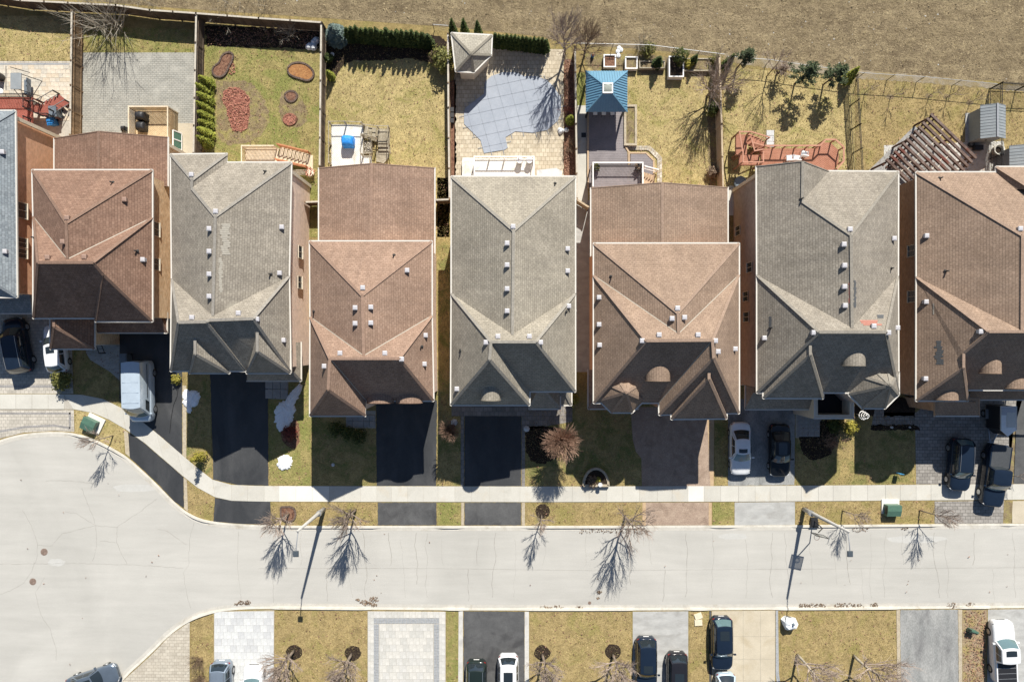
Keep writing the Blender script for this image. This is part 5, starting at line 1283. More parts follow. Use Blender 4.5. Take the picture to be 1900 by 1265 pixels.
# ---- yard 1: tan deck with picket rail, covered barbecues, louvred screen
t = deck_thing('tan wooden deck with tall picket railing at the grey paved yard', 290, 235)
zf = 0.7
deck_floor(t, [(252, 206), (323, 206), (323, 290), (252, 290)], zf, M['decktan'], 0.7)
railing(t, px_poly([(252, 290), (252, 206), (323, 206), (323, 275)], zf), zf, 1.15, M['deckcream'], .11, .05, .11, bmat=M['decktan'])
sk = MB()
for a, b in (((323, 206), (323, 275)), ((252, 206), (323, 206))):
    A, B = P(*a, zf), P(*b, zf); n = int((B - A).length / .11)
    for k in range(n):
        c = A + (B - A) * (k / n); sk.box((c.x, c.y, zf / 2), (.05, .05, zf))
sk.build('skirt_pickets', M['decktan'], t)['kind'] = 'stuff'
def covered_bbq(label, px, py, z, w, d, h, mat, rz=0):
    p = P(px, py, z); t = thing('covered_barbecue', label, 'barbecue', (p.x, p.y, z))
    m = MB(); R_ = Matrix.Rotation(rz, 3, 'Z')
    ring = []
    prof = [(1.0, 0), (1.02, .5 * h), (.96, .82 * h), (.7, h), (.2, h * 1.02)]
    vs = []; fs = []; n = 16
    for s, zz in prof:
        for k in range(n):
            a = 2 * math.pi * k / n; cx = math.copysign(abs(math.cos(a)) ** .35, math.cos(a)); sy = math.copysign(abs(math.sin(a)) ** .35, math.sin(a))
            j = 1 + .05 * math.sin(5 * a + zz * 7)
            vs.append(R_ @ Vector((cx * w / 2 * s * j, sy * d / 2 * (s if zz < h * .9 else s * .8) * j, zz)) + p)
    for i in range(len(prof) - 1):
        for k in range(n): fs.append((i * n + k, i * n + (k + 1) % n, (i + 1) * n + (k + 1) % n, (i + 1) * n + k))
    fs.append(tuple((len(prof) - 1) * n + k for k in range(n))); m.add(vs, fs); m.build('cover', mat, t, smooth=True)
    m = MB(); m.box(p + R_ @ Vector((w * .45, 0, .04)), (.08, d * .8, .08), rz); m.box(p + R_ @ Vector((-w * .45, 0, .04)), (.08, d * .8, .08), rz); m.build('caster_bar', M['blackmetal'], t)
    return t
covered_bbq('black covered barbecue at the back of the tan deck', 268, 220, zf, .85, .75, 1.05, M['blackplastic'])
covered_bbq('black covered chair stack nearest the house on the tan deck', 267, 238, zf, .8, .8, .85, M['blackplastic'])
p = P(336, 262); t = thing('louvred_screen', 'white louvred screen leaning against the tan deck', 'screen', (p.x, p.y, 0))
a0, a1 = P(337, 248, .2), P(337, 279, .2); lean = Vector((-.28, 0, 1.0))
m = MB()
for q in (a0, a1): m.bar(q, q + lean, .09, .09)
m.bar(a0, a1, .09, .09); m.bar(a0 + lean, a1 + lean, .09, .09); m.bar((a0 + a1) / 2, (a0 + a1) / 2 + lean, .09, .08); m.build('frame', M['white_paint'], t)
m = MB()
for k in range(1, 14):
    for e in (0, .5):
        s = a0 + (a1 - a0) * (e + .04); f = a0 + (a1 - a0) * (e + .46); m.bar(s + lean * (k / 14), f + lean * (k / 14), .05, .012)
m.build('slats', M['utility'], t)['kind'] = 'stuff'
p = P(232, 240); t = thing('garden_hose_reel', 'small black hose reel beside the tan deck', 'hose reel', (p.x, p.y, 0))
m = MB(); m.tube([p + Vector((-.15, 0, .3)), p + Vector((.15, 0, .3))], .2, 12); m.build('drum', M['blackplastic'], t); m = MB(); m.box(p + Vector((.25, -.05, .15)), (.06, .4, .3)); m.box(p + Vector((-.2, 0, .15)), (.06, .4, .3)); m.build('stand', M['blackmetal'], t)
# ---- yard 2: cream deck with rust stair
t = deck_thing('cream wooden deck with rust coloured stair in the yard of red mulch beds', 500, 290)
z2 = 1.5
deck_floor(t, [(456, 276), (516, 276), (516, 330), (456, 330)], z2, M['deckcream'], 0)
railing(t, px_poly([(456, 330), (456, 276), (514, 276)], z2), z2, .95, M['deckcream'], .12, .045, .1)
A_, B_ = P(519, 286, 1.35), P(575, 299, .1); dv = Vector((B_.x - A_.x, B_.y - A_.y)); Ld = dv.length; dv.normalize()
steps(t, (A_.x, A_.y), dv, 1.25, 8, 1.35, Ld / 8, M['deckcream']); sv = Vector((-dv.y, dv.x))
for s in (-1, 1):
    a = Vector((A_.x, A_.y)) + sv * .66 * s; b = a + dv * Ld * .98
    railing(t, [(a.x, a.y), (b.x, b.y)], 1.35, .9, M['stairred'], .12, .04, .1, z2=0.1)
m = MB(); a = P(575, 301, .1); m.box((a.x, a.y, .06), (.55, 1.25, .1)); m.build('landing', M['deckcream'], t)
def pot(label, px, py, z, r, h, mat, leaf, n=50, name='plant_pot', s=1.0):
    p = P(px, py, z); t = thing(name, label, 'potted plant', (p.x, p.y, z))
    m = MB(); m.lathe(p, [(r * .7, 0), (r, h), (r * .9, h), (r * .86, h - .05)], 14); m.build('pot', mat, t)
    m = MB()
    for _ in range(n):
        a = rnd.uniform(0, 6.28); e = rnd.uniform(.2, 1.4); q = p + Vector((math.cos(a) * math.cos(e), math.sin(a) * math.cos(e), math.sin(e))) * r * 1.1 * s + Vector((0, 0, h))
        d1 = Vector((rnd.uniform(-1, 1), rnd.uniform(-1, 1), rnd.uniform(-.5, 1))).normalized() * .1; d2 = d1.cross(Vector((rnd.uniform(-1, 1), rnd.uniform(-1, 1), 1))).normalized() * .06
        m.add([q, q + d1 + d2, q + d1 * 1.6, q + d1 - d2], [(0, 1, 2, 3)])
    m.build('leaves', leaf, t)['kind'] = 'stuff'
pot('square planter with orange flowers by the cream deck stair', 578, 322, 0, .4, .5, M['cream'], M['orange'], 45)
p = P(558, 322); t = thing('garden_bench', 'grey slatted bench under the cream deck stair', 'bench', (p.x, p.y, 0))
for k in range(4): m = MB(); m.box((p.x, p.y - .2 + k * .13, .44), (1.4, .1, .03)); m.build('slat', M['oldwood'], t)
for s in (-1, 1): m = MB(); m.box((p.x + s * .6, p.y, .21), (.07, .5, .42)); m.build('leg', M['oldwood'], t)
def stone_ring(owner, pts, z=0.12, w=.16):
    "edging stones set end to end round a bed"
    m = MB(); q = [P(*a) for a in resample(pts + pts[:1], 5.0)]
    for a, b in zip(q, q[1:]):
        if (b - a).length < .05: continue
        d = (b - a).normalized(); m.bar(a + d * .01 + Vector((0, 0, z / 2)), b - d * .01 + Vector((0, 0, z / 2 + rnd.uniform(-.015, .015))), w, z)
    return m.build('edging_stone', owner[1], owner[0])
def bed(label, pts, edge, fill, zf=0.08, zr=0.12, name='flower_bed'):
    pts = smooth_pl(pts + pts[:1], 2)[:-1]
    c = P(sum(p[0] for p in pts) / len(pts), sum(p[1] for p in pts) / len(pts)); t = thing(name, label, 'flower bed', (c.x, c.y, 0))
    w = [P(*p) for p in pts]; m = MB(); m.prism([(p.x, p.y) for p in w], 0.0, zf); m.build('mulch', fill, t)
    o = stone_ring((t, edge), pts, zr); o['kind'] = 'stuff'; return t
bed('kidney shaped stone edged bed of brown mulch beside the bright cedars', [(399, 123), (408, 118), (412, 104), (422, 98), (432, 99), (434, 110), (426, 124), (420, 138), (410, 145), (398, 142), (394, 132)], M['bark_dark'], M['brownmulch'], .1, .16)
bed('wide stone edged bed of orange wood chips near the fence', [(534, 128), (542, 118), (560, 117), (572, 122), (582, 132), (583, 144), (572, 152), (558, 147), (546, 144), (536, 138)], M['bark_dark'], M['orangemulch'], .1, .16)
bed('small round mulch ring, upper of two on the bare soil patch', [(528, 178), (532, 171), (542, 169), (551, 173), (552, 182), (545, 190), (534, 189)], M['bark_dark'], M['brownmulch'])
bed('small round red mulch ring, lower of two on the bare soil patch', [(526, 220), (532, 213), (542, 212), (552, 220), (548, 229), (538, 233), (529, 229)], M['redmulch'], M['redmulch'])
p = P(581, 84); t = thing('covered_bundle', 'pale blue plastic bundle in the fence shadow corner', 'bundle', (p.x, p.y, 0))
m = MB()
for k in range(5): m.lathe(p + Vector((rnd.uniform(-.35, .35), rnd.uniform(-.4, .4), 0)), [(.3, 0), (.34, .15), (.2, .35), (.04, .42)], 7)
m.build('sheet', M['whitebag'], t)['kind'] = 'stuff'
# ---- yard 3: bleached deck with grey rail, blue cover
t = deck_thing('bleached pale deck with thin grey railing and a turning stair', 655, 265)
z3 = 1.1
deck_floor(t, [(615, 232), (674, 232), (674, 310), (615, 310)], z3, M['deckpale'], 2.3, fmat=M['oldwood'])
deck_floor(t, [(674.5, 290), (690, 290), (690, 310), (674.5, 310)], z3, M['deckpale'], 2.3, frame=False)
railing(t, px_poly([(615, 306), (615, 270), (615, 232), (643, 231.5), (674, 233)], z3), z3, .95, M['oldwood'], .9, .03, .06); railing(t, px_poly([(674, 255), (674, 290), (690, 290), (690, 310)], z3), z3, .95, M['oldwood'], .9, .03, .06)
c = P(675, 244, z3); steps(t, (c.x, c.y), Vector((1, -.12)).normalized(), 1.1, 4, .95, .30, M['oldwood'])
deck_floor(t, [(702, 240), (721, 241), (721, 266), (702, 266)], .55, M['oldwood'], 1.57)
c = P(711, 266, .5); steps(t, (c.x, c.y), Vector((0, -1)), .95, 3, .45, .30, M['oldwood'])
railing(t, px_poly([(677, 235), (702, 238), (722, 238), (722, 268), (724, 284)], .9), .7, .85, M['oldwood'], .9, .03, .06); railing(t, px_poly([(676, 253), (699, 258)], .9), .8, .8, M['oldwood'], .12, .03, .06)
sheet_t = MB(); q = px_poly([(698, 281), (722, 281), (722, 292), (712, 303), (698, 300)], .12); sheet_t.prism(q, 0, .12); sheet_t.build('gravel_landing', M['oldwood'], t)
covered_bbq('bright blue tarp covered barbecue on the bleached deck', 648, 266, z3, 1.05, .95, 1.0, M['bluetarp'])
p = P(684, 276); t = thing('gravel_planter', 'stone filled planter box beside the bleached deck stair', 'planter', (p.x, p.y, 0))
m = MB(); m.box((p.x, p.y, .3), (.75, 1.1, .6)); m.build('box', M['oldwood'], t); m = MB()
for k in range(40): m.box((p.x + rnd.uniform(-.32, .32), p.y + rnd.uniform(-.5, .5), .63), (.1, .09, .08), rnd.uniform(0, 3))
m.build('stones', M['stone_flag'], t)['kind'] = 'stuff'
p = P(617, 102); t = thing('plastic_bag', 'small white bag lying in the dark bed by the blue spruce', 'bag', (p.x, p.y, 0))
m = MB(); m.lathe(p, [(.15, 0), (.2, .1), (.12, .24), (.03, .3)], 8); m.build('sheet', M['whitebag'], t)
# ---- yard 4: pool
p = P(875, 100); t = thing('pool_cabana', 'five sided cabana with pale grey shingle roof in the pool corner', 'cabana', (p.x, p.y, 0))
V = dict(a=(838, 62, 'e'), b=(912.5, 66, 'e'), c=(911, 102, 'e'), d=(879, 134, 'e'), f=(846, 132, 'e'), A=(874, 101, 3.4))
roof(t, V, ['a b A', 'b c A', 'c d A', 'd f A', 'f a A'], 2.5, tone('roof_grey_b', 'roof_cabana', (1.15, 1.18, 1.2)), M['cream'], inset=.3)
w = px_poly([(911.7, 141.6), (934.5, 134), (957, 135), (972.5, 141.6), (995, 141.6), (1015, 149), (1028, 162), (1041, 182), (1041, 210), (1034, 225), (1015.5, 241.5), (988, 246.6), (956, 244), (938, 255), (942, 274), (937, 278), (898, 284.5), (891.5, 260.5), (861, 230), (861, 207), (864, 200), (898, 174.5), (900, 152)], 0.05)
p = P(950, 200); t = thing('pool_cover', 'blue grey safety cover stretched over the swimming pool', 'pool cover', (p.x, p.y, 0))
m = MB(); m.prism(w, 0.02, 0.06); m.build('cover_sheet', M['poolcover'], t)
def inside(pt, poly):
    c = False; n = len(poly)
    for i in range(n):
        a, b = poly[i], poly[i - 1]
        if (a[1] > pt[1]) != (b[1] > pt[1]) and pt[0] < (b[0] - a[0]) * (pt[1] - a[1]) / (b[1] - a[1]) + a[0]: c = not c
    return c
cc = P(950, 205)
for ang, sp in ((math.radians(-74), 1.09), (math.radians(12), 1.05)):
    d = Vector((math.cos(ang), math.sin(ang), 0)); nn = Vector((-d.y, d.x, 0))
    for k in range(-6, 7):
        ts = [tt * .05 for tt in range(-140, 141) if inside(((cc + nn * (k * sp + .4) + d * (tt * .05)).x, (cc + nn * (k * sp + .4) + d * (tt * .05)).y), w)]
        if len(ts) < 4: continue
        a = cc + nn * (k * sp + .4) + d * (min(ts) - .45); b = cc + nn * (k * sp + .4) + d * (max(ts) + .45)
        s = MB(); s.bar(Vector((a.x, a.y, .066)), Vector((b.x, b.y, .066)), .04, .012); s.build('strap', M['strap'], t)
t = deck_thing('pale deck with white railing beside the covered pool', 935, 310)
z4 = 1.0
deck_floor(t, [(881, 296), (990, 296), (990, 345), (881, 345)], z4, M['deckpale'], .85)
railing(t, px_poly([(881, 345), (881, 296), (908, 296), (936, 296), (963, 296), (990, 296), (990, 345)], z4), z4, .95, M['white_paint'], .9, .02, .085)
m = MB(); a = P(868, 318, .45); m.box((a.x, a.y, .4), (1.05, 2.0, .1)); m.box((a.x, a.y + .3, .2), (1.0, 1.9, .3)); m.build('landing', M['deckpale'], t)
for k, (px, py, lb) in enumerate(((964, 301, 'left of two round silver side tables on the pool deck'), (982, 301, 'right of two round silver side tables on the pool deck'))):
    p = P(px, py, z4); t = thing('round_side_table', lb, 'side table', (p.x, p.y, z4), 0, 'round tables on the pool deck')
    m = MB(); m.lathe(p, [(.27, 0), (.24, .1), (.26, .55), (.3, .62), (.28, .66)], 18); m.build('drum', M['graymetal'], t); m = MB(); m.lathe(p, [(.29, .66), (.27, .70), (.1, .71)], 18); m.build('tabletop', M['white_paint'], t)
p = P(839, 250); t = thing('garden_tub', 'dark planter tubs beside the left pool fence', 'planter', (p.x, p.y, 0))
for y in (206, 216, 226): q = P(839, y); m = MB(); m.box((q.x, q.y, .2), (.36, .4, .4)); m.build('tub', M['blackplastic'], t)
p = P(1044, 245); t = thing('covered_bundle', 'white plastic bundle by the right pool fence', 'bundle', (p.x, p.y, 0))
m = MB()
for k in range(5): m.lathe(p + Vector((rnd.uniform(-.4, .4), rnd.uniform(-.2, .2), 0)), [(.2, 0), (.22, .12), (.1, .3), (.03, .34)], 7)
m.build('sheet', M['whitebag'], t)['kind'] = 'stuff'
# ---- yard 5: composite deck, blue gazebo, planters
t = deck_thing('low dark grey composite deck under the blue gazebo', 1120, 260)
deck_floor(t, [(1093, 196), (1158, 196), (1158, 275), (1164, 283), (1164, 350), (1093, 350)], .22, M['composite'], 0, .15, fmat=M['composite_trim'])
deck_floor(t, [(1170, 285), (1198, 285), (1212, 298), (1212, 350), (1170, 350)], .22, M['composite'], 0, .15, fmat=M['composite_trim'])
tr = MB()
for a, b in (((1091, 208), (1091, 350)), ((1159, 270), (1168, 284)), ((1167, 284), (1167, 350)), ((1169, 284), (1199, 284)), ((1199, 284), (1213, 298)), ((1213, 298), (1213, 350))): tr.bar(P(*a, .23), P(*b, .23), .14, .05)
tr.build('deck_trim', M['composite_trim'], t)['kind'] = 'stuff'
p = P(1195, 275); t = thing('stone_border', 'border of pale paving stones round the composite deck corner', 'paving', (p.x, p.y, 0))
inn = [(1163, 279), (1202, 279), (1219, 296), (1219, 350)]
outp = [(1160, 271), (1206, 271), (1228, 292), (1228, 350)]
ia, oa = resample(inn, 7), None
for row in (0.0, .5):
    for k in range(26):
        tA, tB = k / 26, (k + 1) / 26
        q = []
        for tt, f in ((tA, row), (tB, row), (tB, row + .5), (tA, row + .5)):
            a = along(inn, tt); b = along(outp, tt); q.append((a[0] + (b[0] - a[0]) * f, a[1] + (b[1] - a[1]) * f))
        w_ = [P(*z) for z in q]; c_ = sum(w_, Vector((0, 0, 0))) / 4; w_ = [c_ + (v - c_) * .93 for v in w_]
        m = MB(); m.prism([(v.x, v.y) for v in w_], 0, .09 + rnd.uniform(-.008, .008)); m.build('stone', rnd.choice([M['retainer'], M['stone_flag'], M['pav_tan']]), t)
t = deck_thing('raised grey composite balcony deck with white railing', 1145, 322)
z5 = 1.6
deck_floor(t, [(1098, 307), (1189, 307), (1189, 350), (1098, 350)], z5, M['composite'], 0, .15, fmat=M['white_paint'])
railing(t, px_poly([(1098, 350), (1098, 307), (1189, 307), (1189, 350)], z5), z5, .95, M['white_paint'], .115, .02, .1, bmat=M['blackmetal'])
c = P(1192, 336, 1.4); steps(t, (c.x, c.y), Vector((1, 0)), 1.6, 5, 1.3, .26, M['composite_trim'])
for y in (1198, ): 
    a = P(1194, 312, 1.6); railing(t, [(a.x, a.y), (a.x + 1.4, a.y)], 1.4, .9, M['white_paint'], .14, .02, .1, z2=.2)
pot('dark round pot at the left corner of the raised balcony deck', 1106, 313, z5, .3, .4, M['blackplastic'], M['olive'], 40); pot('dark round pot at the right corner of the raised balcony deck', 1183, 313, z5, .3, .4, M['blackplastic'], M['drytwig'], 40)
p = P(1125, 170); t = thing('gazebo', 'gazebo with blue ribbed metal roof and square skylight', 'gazebo', (p.x, p.y, 0))
ze = 2.6; zt = 3.7
E = [P(1087, 132, ze), P(1164, 132, ze), P(1164, 208, ze), P(1087, 208, ze)]; T = [P(1119, 156, zt), P(1136, 156, zt), P(1136, 172.5, zt), P(1119, 172.5, zt)]
for k in range(4):
    a, b, c, d = E[k], E[(k + 1) % 4], T[(k + 1) % 4], T[k]
    m = MB(); m.add([a, d, c, b], [(0, 1, 2, 3)][:1])
    nr = (b - a).cross(d - a)
    if nr.z > 0: m.f[0] = m.f[0][::-1]; m.f[0] = [0, 3, 2, 1]
    o = m.build('roof_panel', M['blue_metal'], t)
    up = (b - a).cross(d - a).normalized(); up = up if up.z > 0 else -up
    rb = MB(); n = 16
    for i in range(1, n):
        s = a + (b - a) * (i / n)
        inward = ((d + c) / 2 - (a + b) / 2); inward = inward - (b - a).normalized() * inward.dot((b - a).normalized())
        # rib climbs straight up the slope until it meets the hip or the skylight curb
        tmax = 1.0
        u = i / n; l0 = (d - a).dot((b - a).normalized()) / (b - a).length; l1 = 1 - (b - c).dot((b - a).normalized()) / (b - a).length
        if u < l0: tmax = u / l0
        elif u > l1: tmax = (1 - u) / (1 - l1)
        rb.bar(s + up * .02, s + inward * tmax + up * .02, .05, .06)
    rb.build('roof_rib', M['blue_metal'], o)['kind'] = 'stuff'
    h_ = MB(); h_.bar(a + Vector((0, 0, .04)), d + Vector((0, 0, .04)), .12, .06); h_.build('hip_cap', M['blue_metal'], t)
    pm_ = MB(); q = a + (Vector((p.x, p.y, ze)) - a) * .12; pm_.box((q.x, q.y, (ze) / 2 + .1), (.16, .16, ze - .2)); pm_.build('gazebo_post', M['blackmetal'], t)
m = MB(); cx = sum(T, Vector((0, 0, 0))) / 4; sx = T[1].x - T[0].x
for s, e in (((cx.x, cx.y + sx / 2, zt + .06), (sx + .1, .1, .14)), ((cx.x, cx.y - sx / 2, zt + .06), (sx + .1, .1, .14)), ((cx.x - sx / 2, cx.y, zt + .06), (.1, sx - .1, .14)), ((cx.x + sx / 2, cx.y, zt + .06), (.1, sx - .1, .14))): m.box(s, e)
sk = m.build('skylight', M['white_paint'], t); m = MB(); m.lathe((cx.x, cx.y, zt), [(.42, .05), (.36, .12), (.2, .17), (.05, .18)], 4 * 5); m.box((cx.x, cx.y, zt + .04), (sx - .1, sx - .1, .06)); m.build('dome', M['skylight'], sk)
for k, (px, lb) in enumerate(((1104, 'left'), (1120, 'middle'), (1136, 'right'))):
    p = P(px, 211, .8); t = thing('bar_stool', 'white bar stool at the front of the gazebo, %s of three' % lb, 'stool', (p.x, p.y, .22), 0, 'bar stools in the gazebo')
    m = MB(); m.box((p.x, p.y, .95), (.38, .34, .05)); m.build('seat', M['white_paint'], t); m = MB(); m.box((p.x, p.y + .16, 1.15), (.36, .04, .35)); m.build('backrest', M['white_paint'], t)
    for a_, b_ in ((-1, -1), (1, -1), (1, 1), (-1, 1)): m = MB(); m.box((p.x + a_ * .15, p.y + b_ * .13, .57), (.035, .035, .7)); m.build('leg', M['blackmetal'], t)
def planter(label, x0, y0, x1, y1, h, edge, fill, name='raised_planter', w=.1, fz=.1):
    a, b = P(x0, y1, h), P(x1, y0, h); cx, cy = (a.x + b.x) / 2, (a.y + b.y) / 2; t = thing(name, label, 'planter', (cx, cy, 0))
    W_, D_ = b.x - a.x, b.y - a.y
    for s, e in (((cx, b.y - w / 2, h / 2), (W_, w, h)), ((cx, a.y + w / 2, h / 2), (W_, w, h)), ((a.x + w / 2, cy, h / 2), (w, D_ - 2 * w, h)), ((b.x - w / 2, cy, h / 2), (w, D_ - 2 * w, h))):
        m = MB(); m.box(s, e); m.build('side_board', edge, t)
    m = MB(); m.box((cx, cy, (h - fz) / 2), (W_ - 2 * w, D_ - 2 * w, h - fz)); m.build('soil', fill, t); return t
planter('left of two small white framed square planters behind the gazebo', 1120, 101, 1143, 125, .5, M['white_paint'], M['brownmulch'])
planter('right of two small white framed square planters behind the gazebo', 1160, 105, 1183, 128, .5, M['white_paint'], M['soil'])
planter('large white framed planter under the round boxwood', 1241, 104, 1269, 143, .7, M['white_paint'], M['darkmulch'])
planter('long low planter under the pale shrub and dark cone shrub', 1186, 113, 1234, 127, .45, M['oldwood'], M['soil'])
planter('long low planter under the yellow shrub', 1268, 108, 1334, 132, .35, M['oldwood'], M['soil'])
planter('wooden edged bed of dry stems along the composite deck', 1158, 194, 1182, 270, .4, M['retainer'], M['soil'], w=.2)
p = P(1099, 106); t = thing('garden_gnome', 'small blue and red garden ornament near the first planter', 'ornament', (p.x, p.y, 0))
m = MB(); m.lathe(p, [(.14, 0), (.16, .2), (.1, .34)], 10); m.build('body', M['bluebin'], t); m = MB(); m.lathe(p, [(.1, .34), (.1, .42), (.02, .6)], 10); m.build('hat', M['orange'], t)
p = P(1151, 96); t = thing('plastic_sheet', 'crumpled pale sheet on the ground behind the planters', 'plastic sheet', (p.x, p.y, 0))
m = MB()
for k in range(4): m.lathe(p + Vector((rnd.uniform(-.3, .3), rnd.uniform(-.4, .4), 0)), [(.22, 0), (.2, .08), (.05, .14)], 7)
m.build('sheet', M['whitebag'], t)['kind'] = 'stuff'
# ---- yard 6: terracotta deck
t = deck_thing('terracotta stained deck with octagonal end and turning stair', 1460, 290)
z6 = 1.7
deck_floor(t, [(1413, 276), (1512, 276), (1512, 330), (1413, 330)], z6, M['terracotta'], 0, fmat=M['terracotta'])
deck_floor(t, [(1512, 276), (1523, 265), (1541, 265), (1556, 279), (1556, 304), (1546, 318), (1512, 330)], z6, M['terracotta'], 2.5, fmat=M['terracotta'])
railing(t, px_poly([(1413, 276), (1433, 276), (1452, 276), (1473, 276), (1493, 276), (1512, 276), (1523, 265), (1541, 265), (1556, 279), (1556, 304), (1544, 318)], z6), z6, .95, M['terracotta_l'], 4, .03, .13)
deck_floor(t, [(1372, 288), (1409, 288), (1409, 306), (1372, 306)], z6, M['terracotta'], 1.57, fmat=M['terracotta'])
deck_floor(t, [(1366, 250), (1386, 250), (1386, 287), (1366, 287)], 1.3, M['terracotta'], 0, fmat=M['terracotta'])
c = P(1387, 258, 1.1); steps(t, (c.x, c.y), Vector((1, -.22)).normalized(), .95, 6, 1.1, .30, M['terracotta'])
railing(t, px_poly([(1409, 288), (1409, 306), (1372, 306), (1372, 288)], z6), z6, .95, M['terracotta_l'], 4, .03, .11); railing(t, px_poly([(1372, 286), (1366, 250), (1386, 250)], 1.5), 1.4, .95, M['terracotta_l'], 4, .03, .11)
a, b = P(1386, 250, 1.2), P(1424, 258, .5); railing(t, [(a.x, a.y), (b.x, b.y)], 1.2, .9, M['terracotta_l'], .5, .03, .11, z2=.1)
a, b = P(1390, 270, 1.2), P(1424, 277, .5); railing(t, [(a.x, a.y), (b.x, b.y)], 1.2, .9, M['terracotta_l'], .12, .03, .11, z2=.2)
railing(t, px_poly([(1388, 262), (1394, 285), (1410, 282)], 1.6), 1.5, .95, M['terracotta_l'], 4, .03, .11)
def chair(label, px, py, z, rz, mat, grp):
    p = P(px, py, z); t = thing('patio_chair', label, 'chair', (p.x, p.y, z), 0, grp); R_ = Matrix.Rotation(rz, 3, 'Z'); b = Vector((p.x, p.y, z))
    def bx(n, c, d, mt): m = MB(); m.box(b + R_ @ Vector(c), d, rz); m.build(n, mt, t)
    bx('seat', (0, 0, .43), (.52, .5, .05), mat); bx('backrest', (0, -.27, .72), (.52, .07, .55), mat)
    for s in (-1, 1):
        bx('armrest', (s * .28, 0, .62), (.06, .5, .04), M['graymetal'])
        for e in (-1, 1): bx('leg', (s * .24, e * .22, .21), (.04, .04, .42), M['graymetal'])
for px, py, rz, lb in ((1461, 296, .1, 'leftmost of three grey patio chairs on the terracotta deck'), (1474, 296, -.1, 'middle of three grey patio chairs on the terracotta deck'), (1488, 288, -.2, 'rightmost of three grey patio chairs on the terracotta deck')):
    chair(lb, px, py, z6, rz, M['white_paint'], 'patio chairs on the terracotta deck')
p = P(1371, 341); t = thing('tub', 'dark blue tub at the foot of the taupe house side', 'tub', (p.x, p.y, 0)); m = MB(); m.lathe(p, [(.5, 0), (.58, .5), (.5, .55), (.45, .4)], 18); m.build('bowl', M['greybin'], t)
# ---- yard 7: pergola, sheds
zp = 2.5; c0 = P(1728, 213, zp); d1 = Vector((1, -.97, 0)).normalized(); d2 = Vector((-1, -1.02, 0)).normalized()
t = thing('pergola', 'brown wooden pergola set at an angle by the right sheds', 'pergola', (c0.x, c0.y, 0))
L1, L2 = 5.4, 5.8
for k in range(12):
    s = c0 + d2 * (.1 + k * L2 / 11.6)
    m = MB(); m.bar(s - d1 * .1 + Vector((0, 0, .12)), s + d1 * L1 + Vector((0, 0, .12)), .21, .2); m.build('slat', M['pergola_slat'], t)
for f in (.1, .45, L1 - .2): m = MB(); m.bar(c0 + d1 * f - d2 * .25 - Vector((0, 0, .07)), c0 + d1 * f + d2 * (L2 + .3) - Vector((0, 0, .07)), .11, .18); m.build('beam', M['pergola'], t)
for f in (.1, L1 * .5, L1 - .3):
    for g_ in (.15, L2 * .5, L2 - .1):
        q = c0 + d1 * f + d2 * g_; m = MB(); m.box((q.x, q.y, zp / 2 - .08), (.14, .14, zp - .16), .79); m.build('pergola_post', M['pergola'], t)
m = MB()
for k in range(11):
    for f in (1.55, 3.3):
        q = c0 + d2 * (.1 + (k + .5) * L2 / 11.6) + d1 * (f + (k % 2) * .25); m.bar(q - d2 * .14 + Vector((0, 0, .14)), q + d2 * .14 + Vector((0, 0, .14)), .05, .07)
m.build('spacer_block', M['cream'], t)['kind'] = 'stuff'
p = P(1655, 300); t = thing('slatted_bench', 'brown slatted bench at the left corner of the pergola', 'bench', (p.x, p.y, 0))
for k in range(4): q = p + d1 * (.12 * k); m = MB(); m.bar(Vector((q.x, q.y, .45)) - d2 * .6, Vector((q.x, q.y, .45)) + d2 * .6, .09, .035); m.build('slat', M['pergola_slat'], t)
for s in (-.5, .5): q = p + d2 * s + d1 * .18; m = MB(); m.box((q.x, q.y, .21), (.4, .07, .42), .79); m.build('leg', M['pergola'], t)
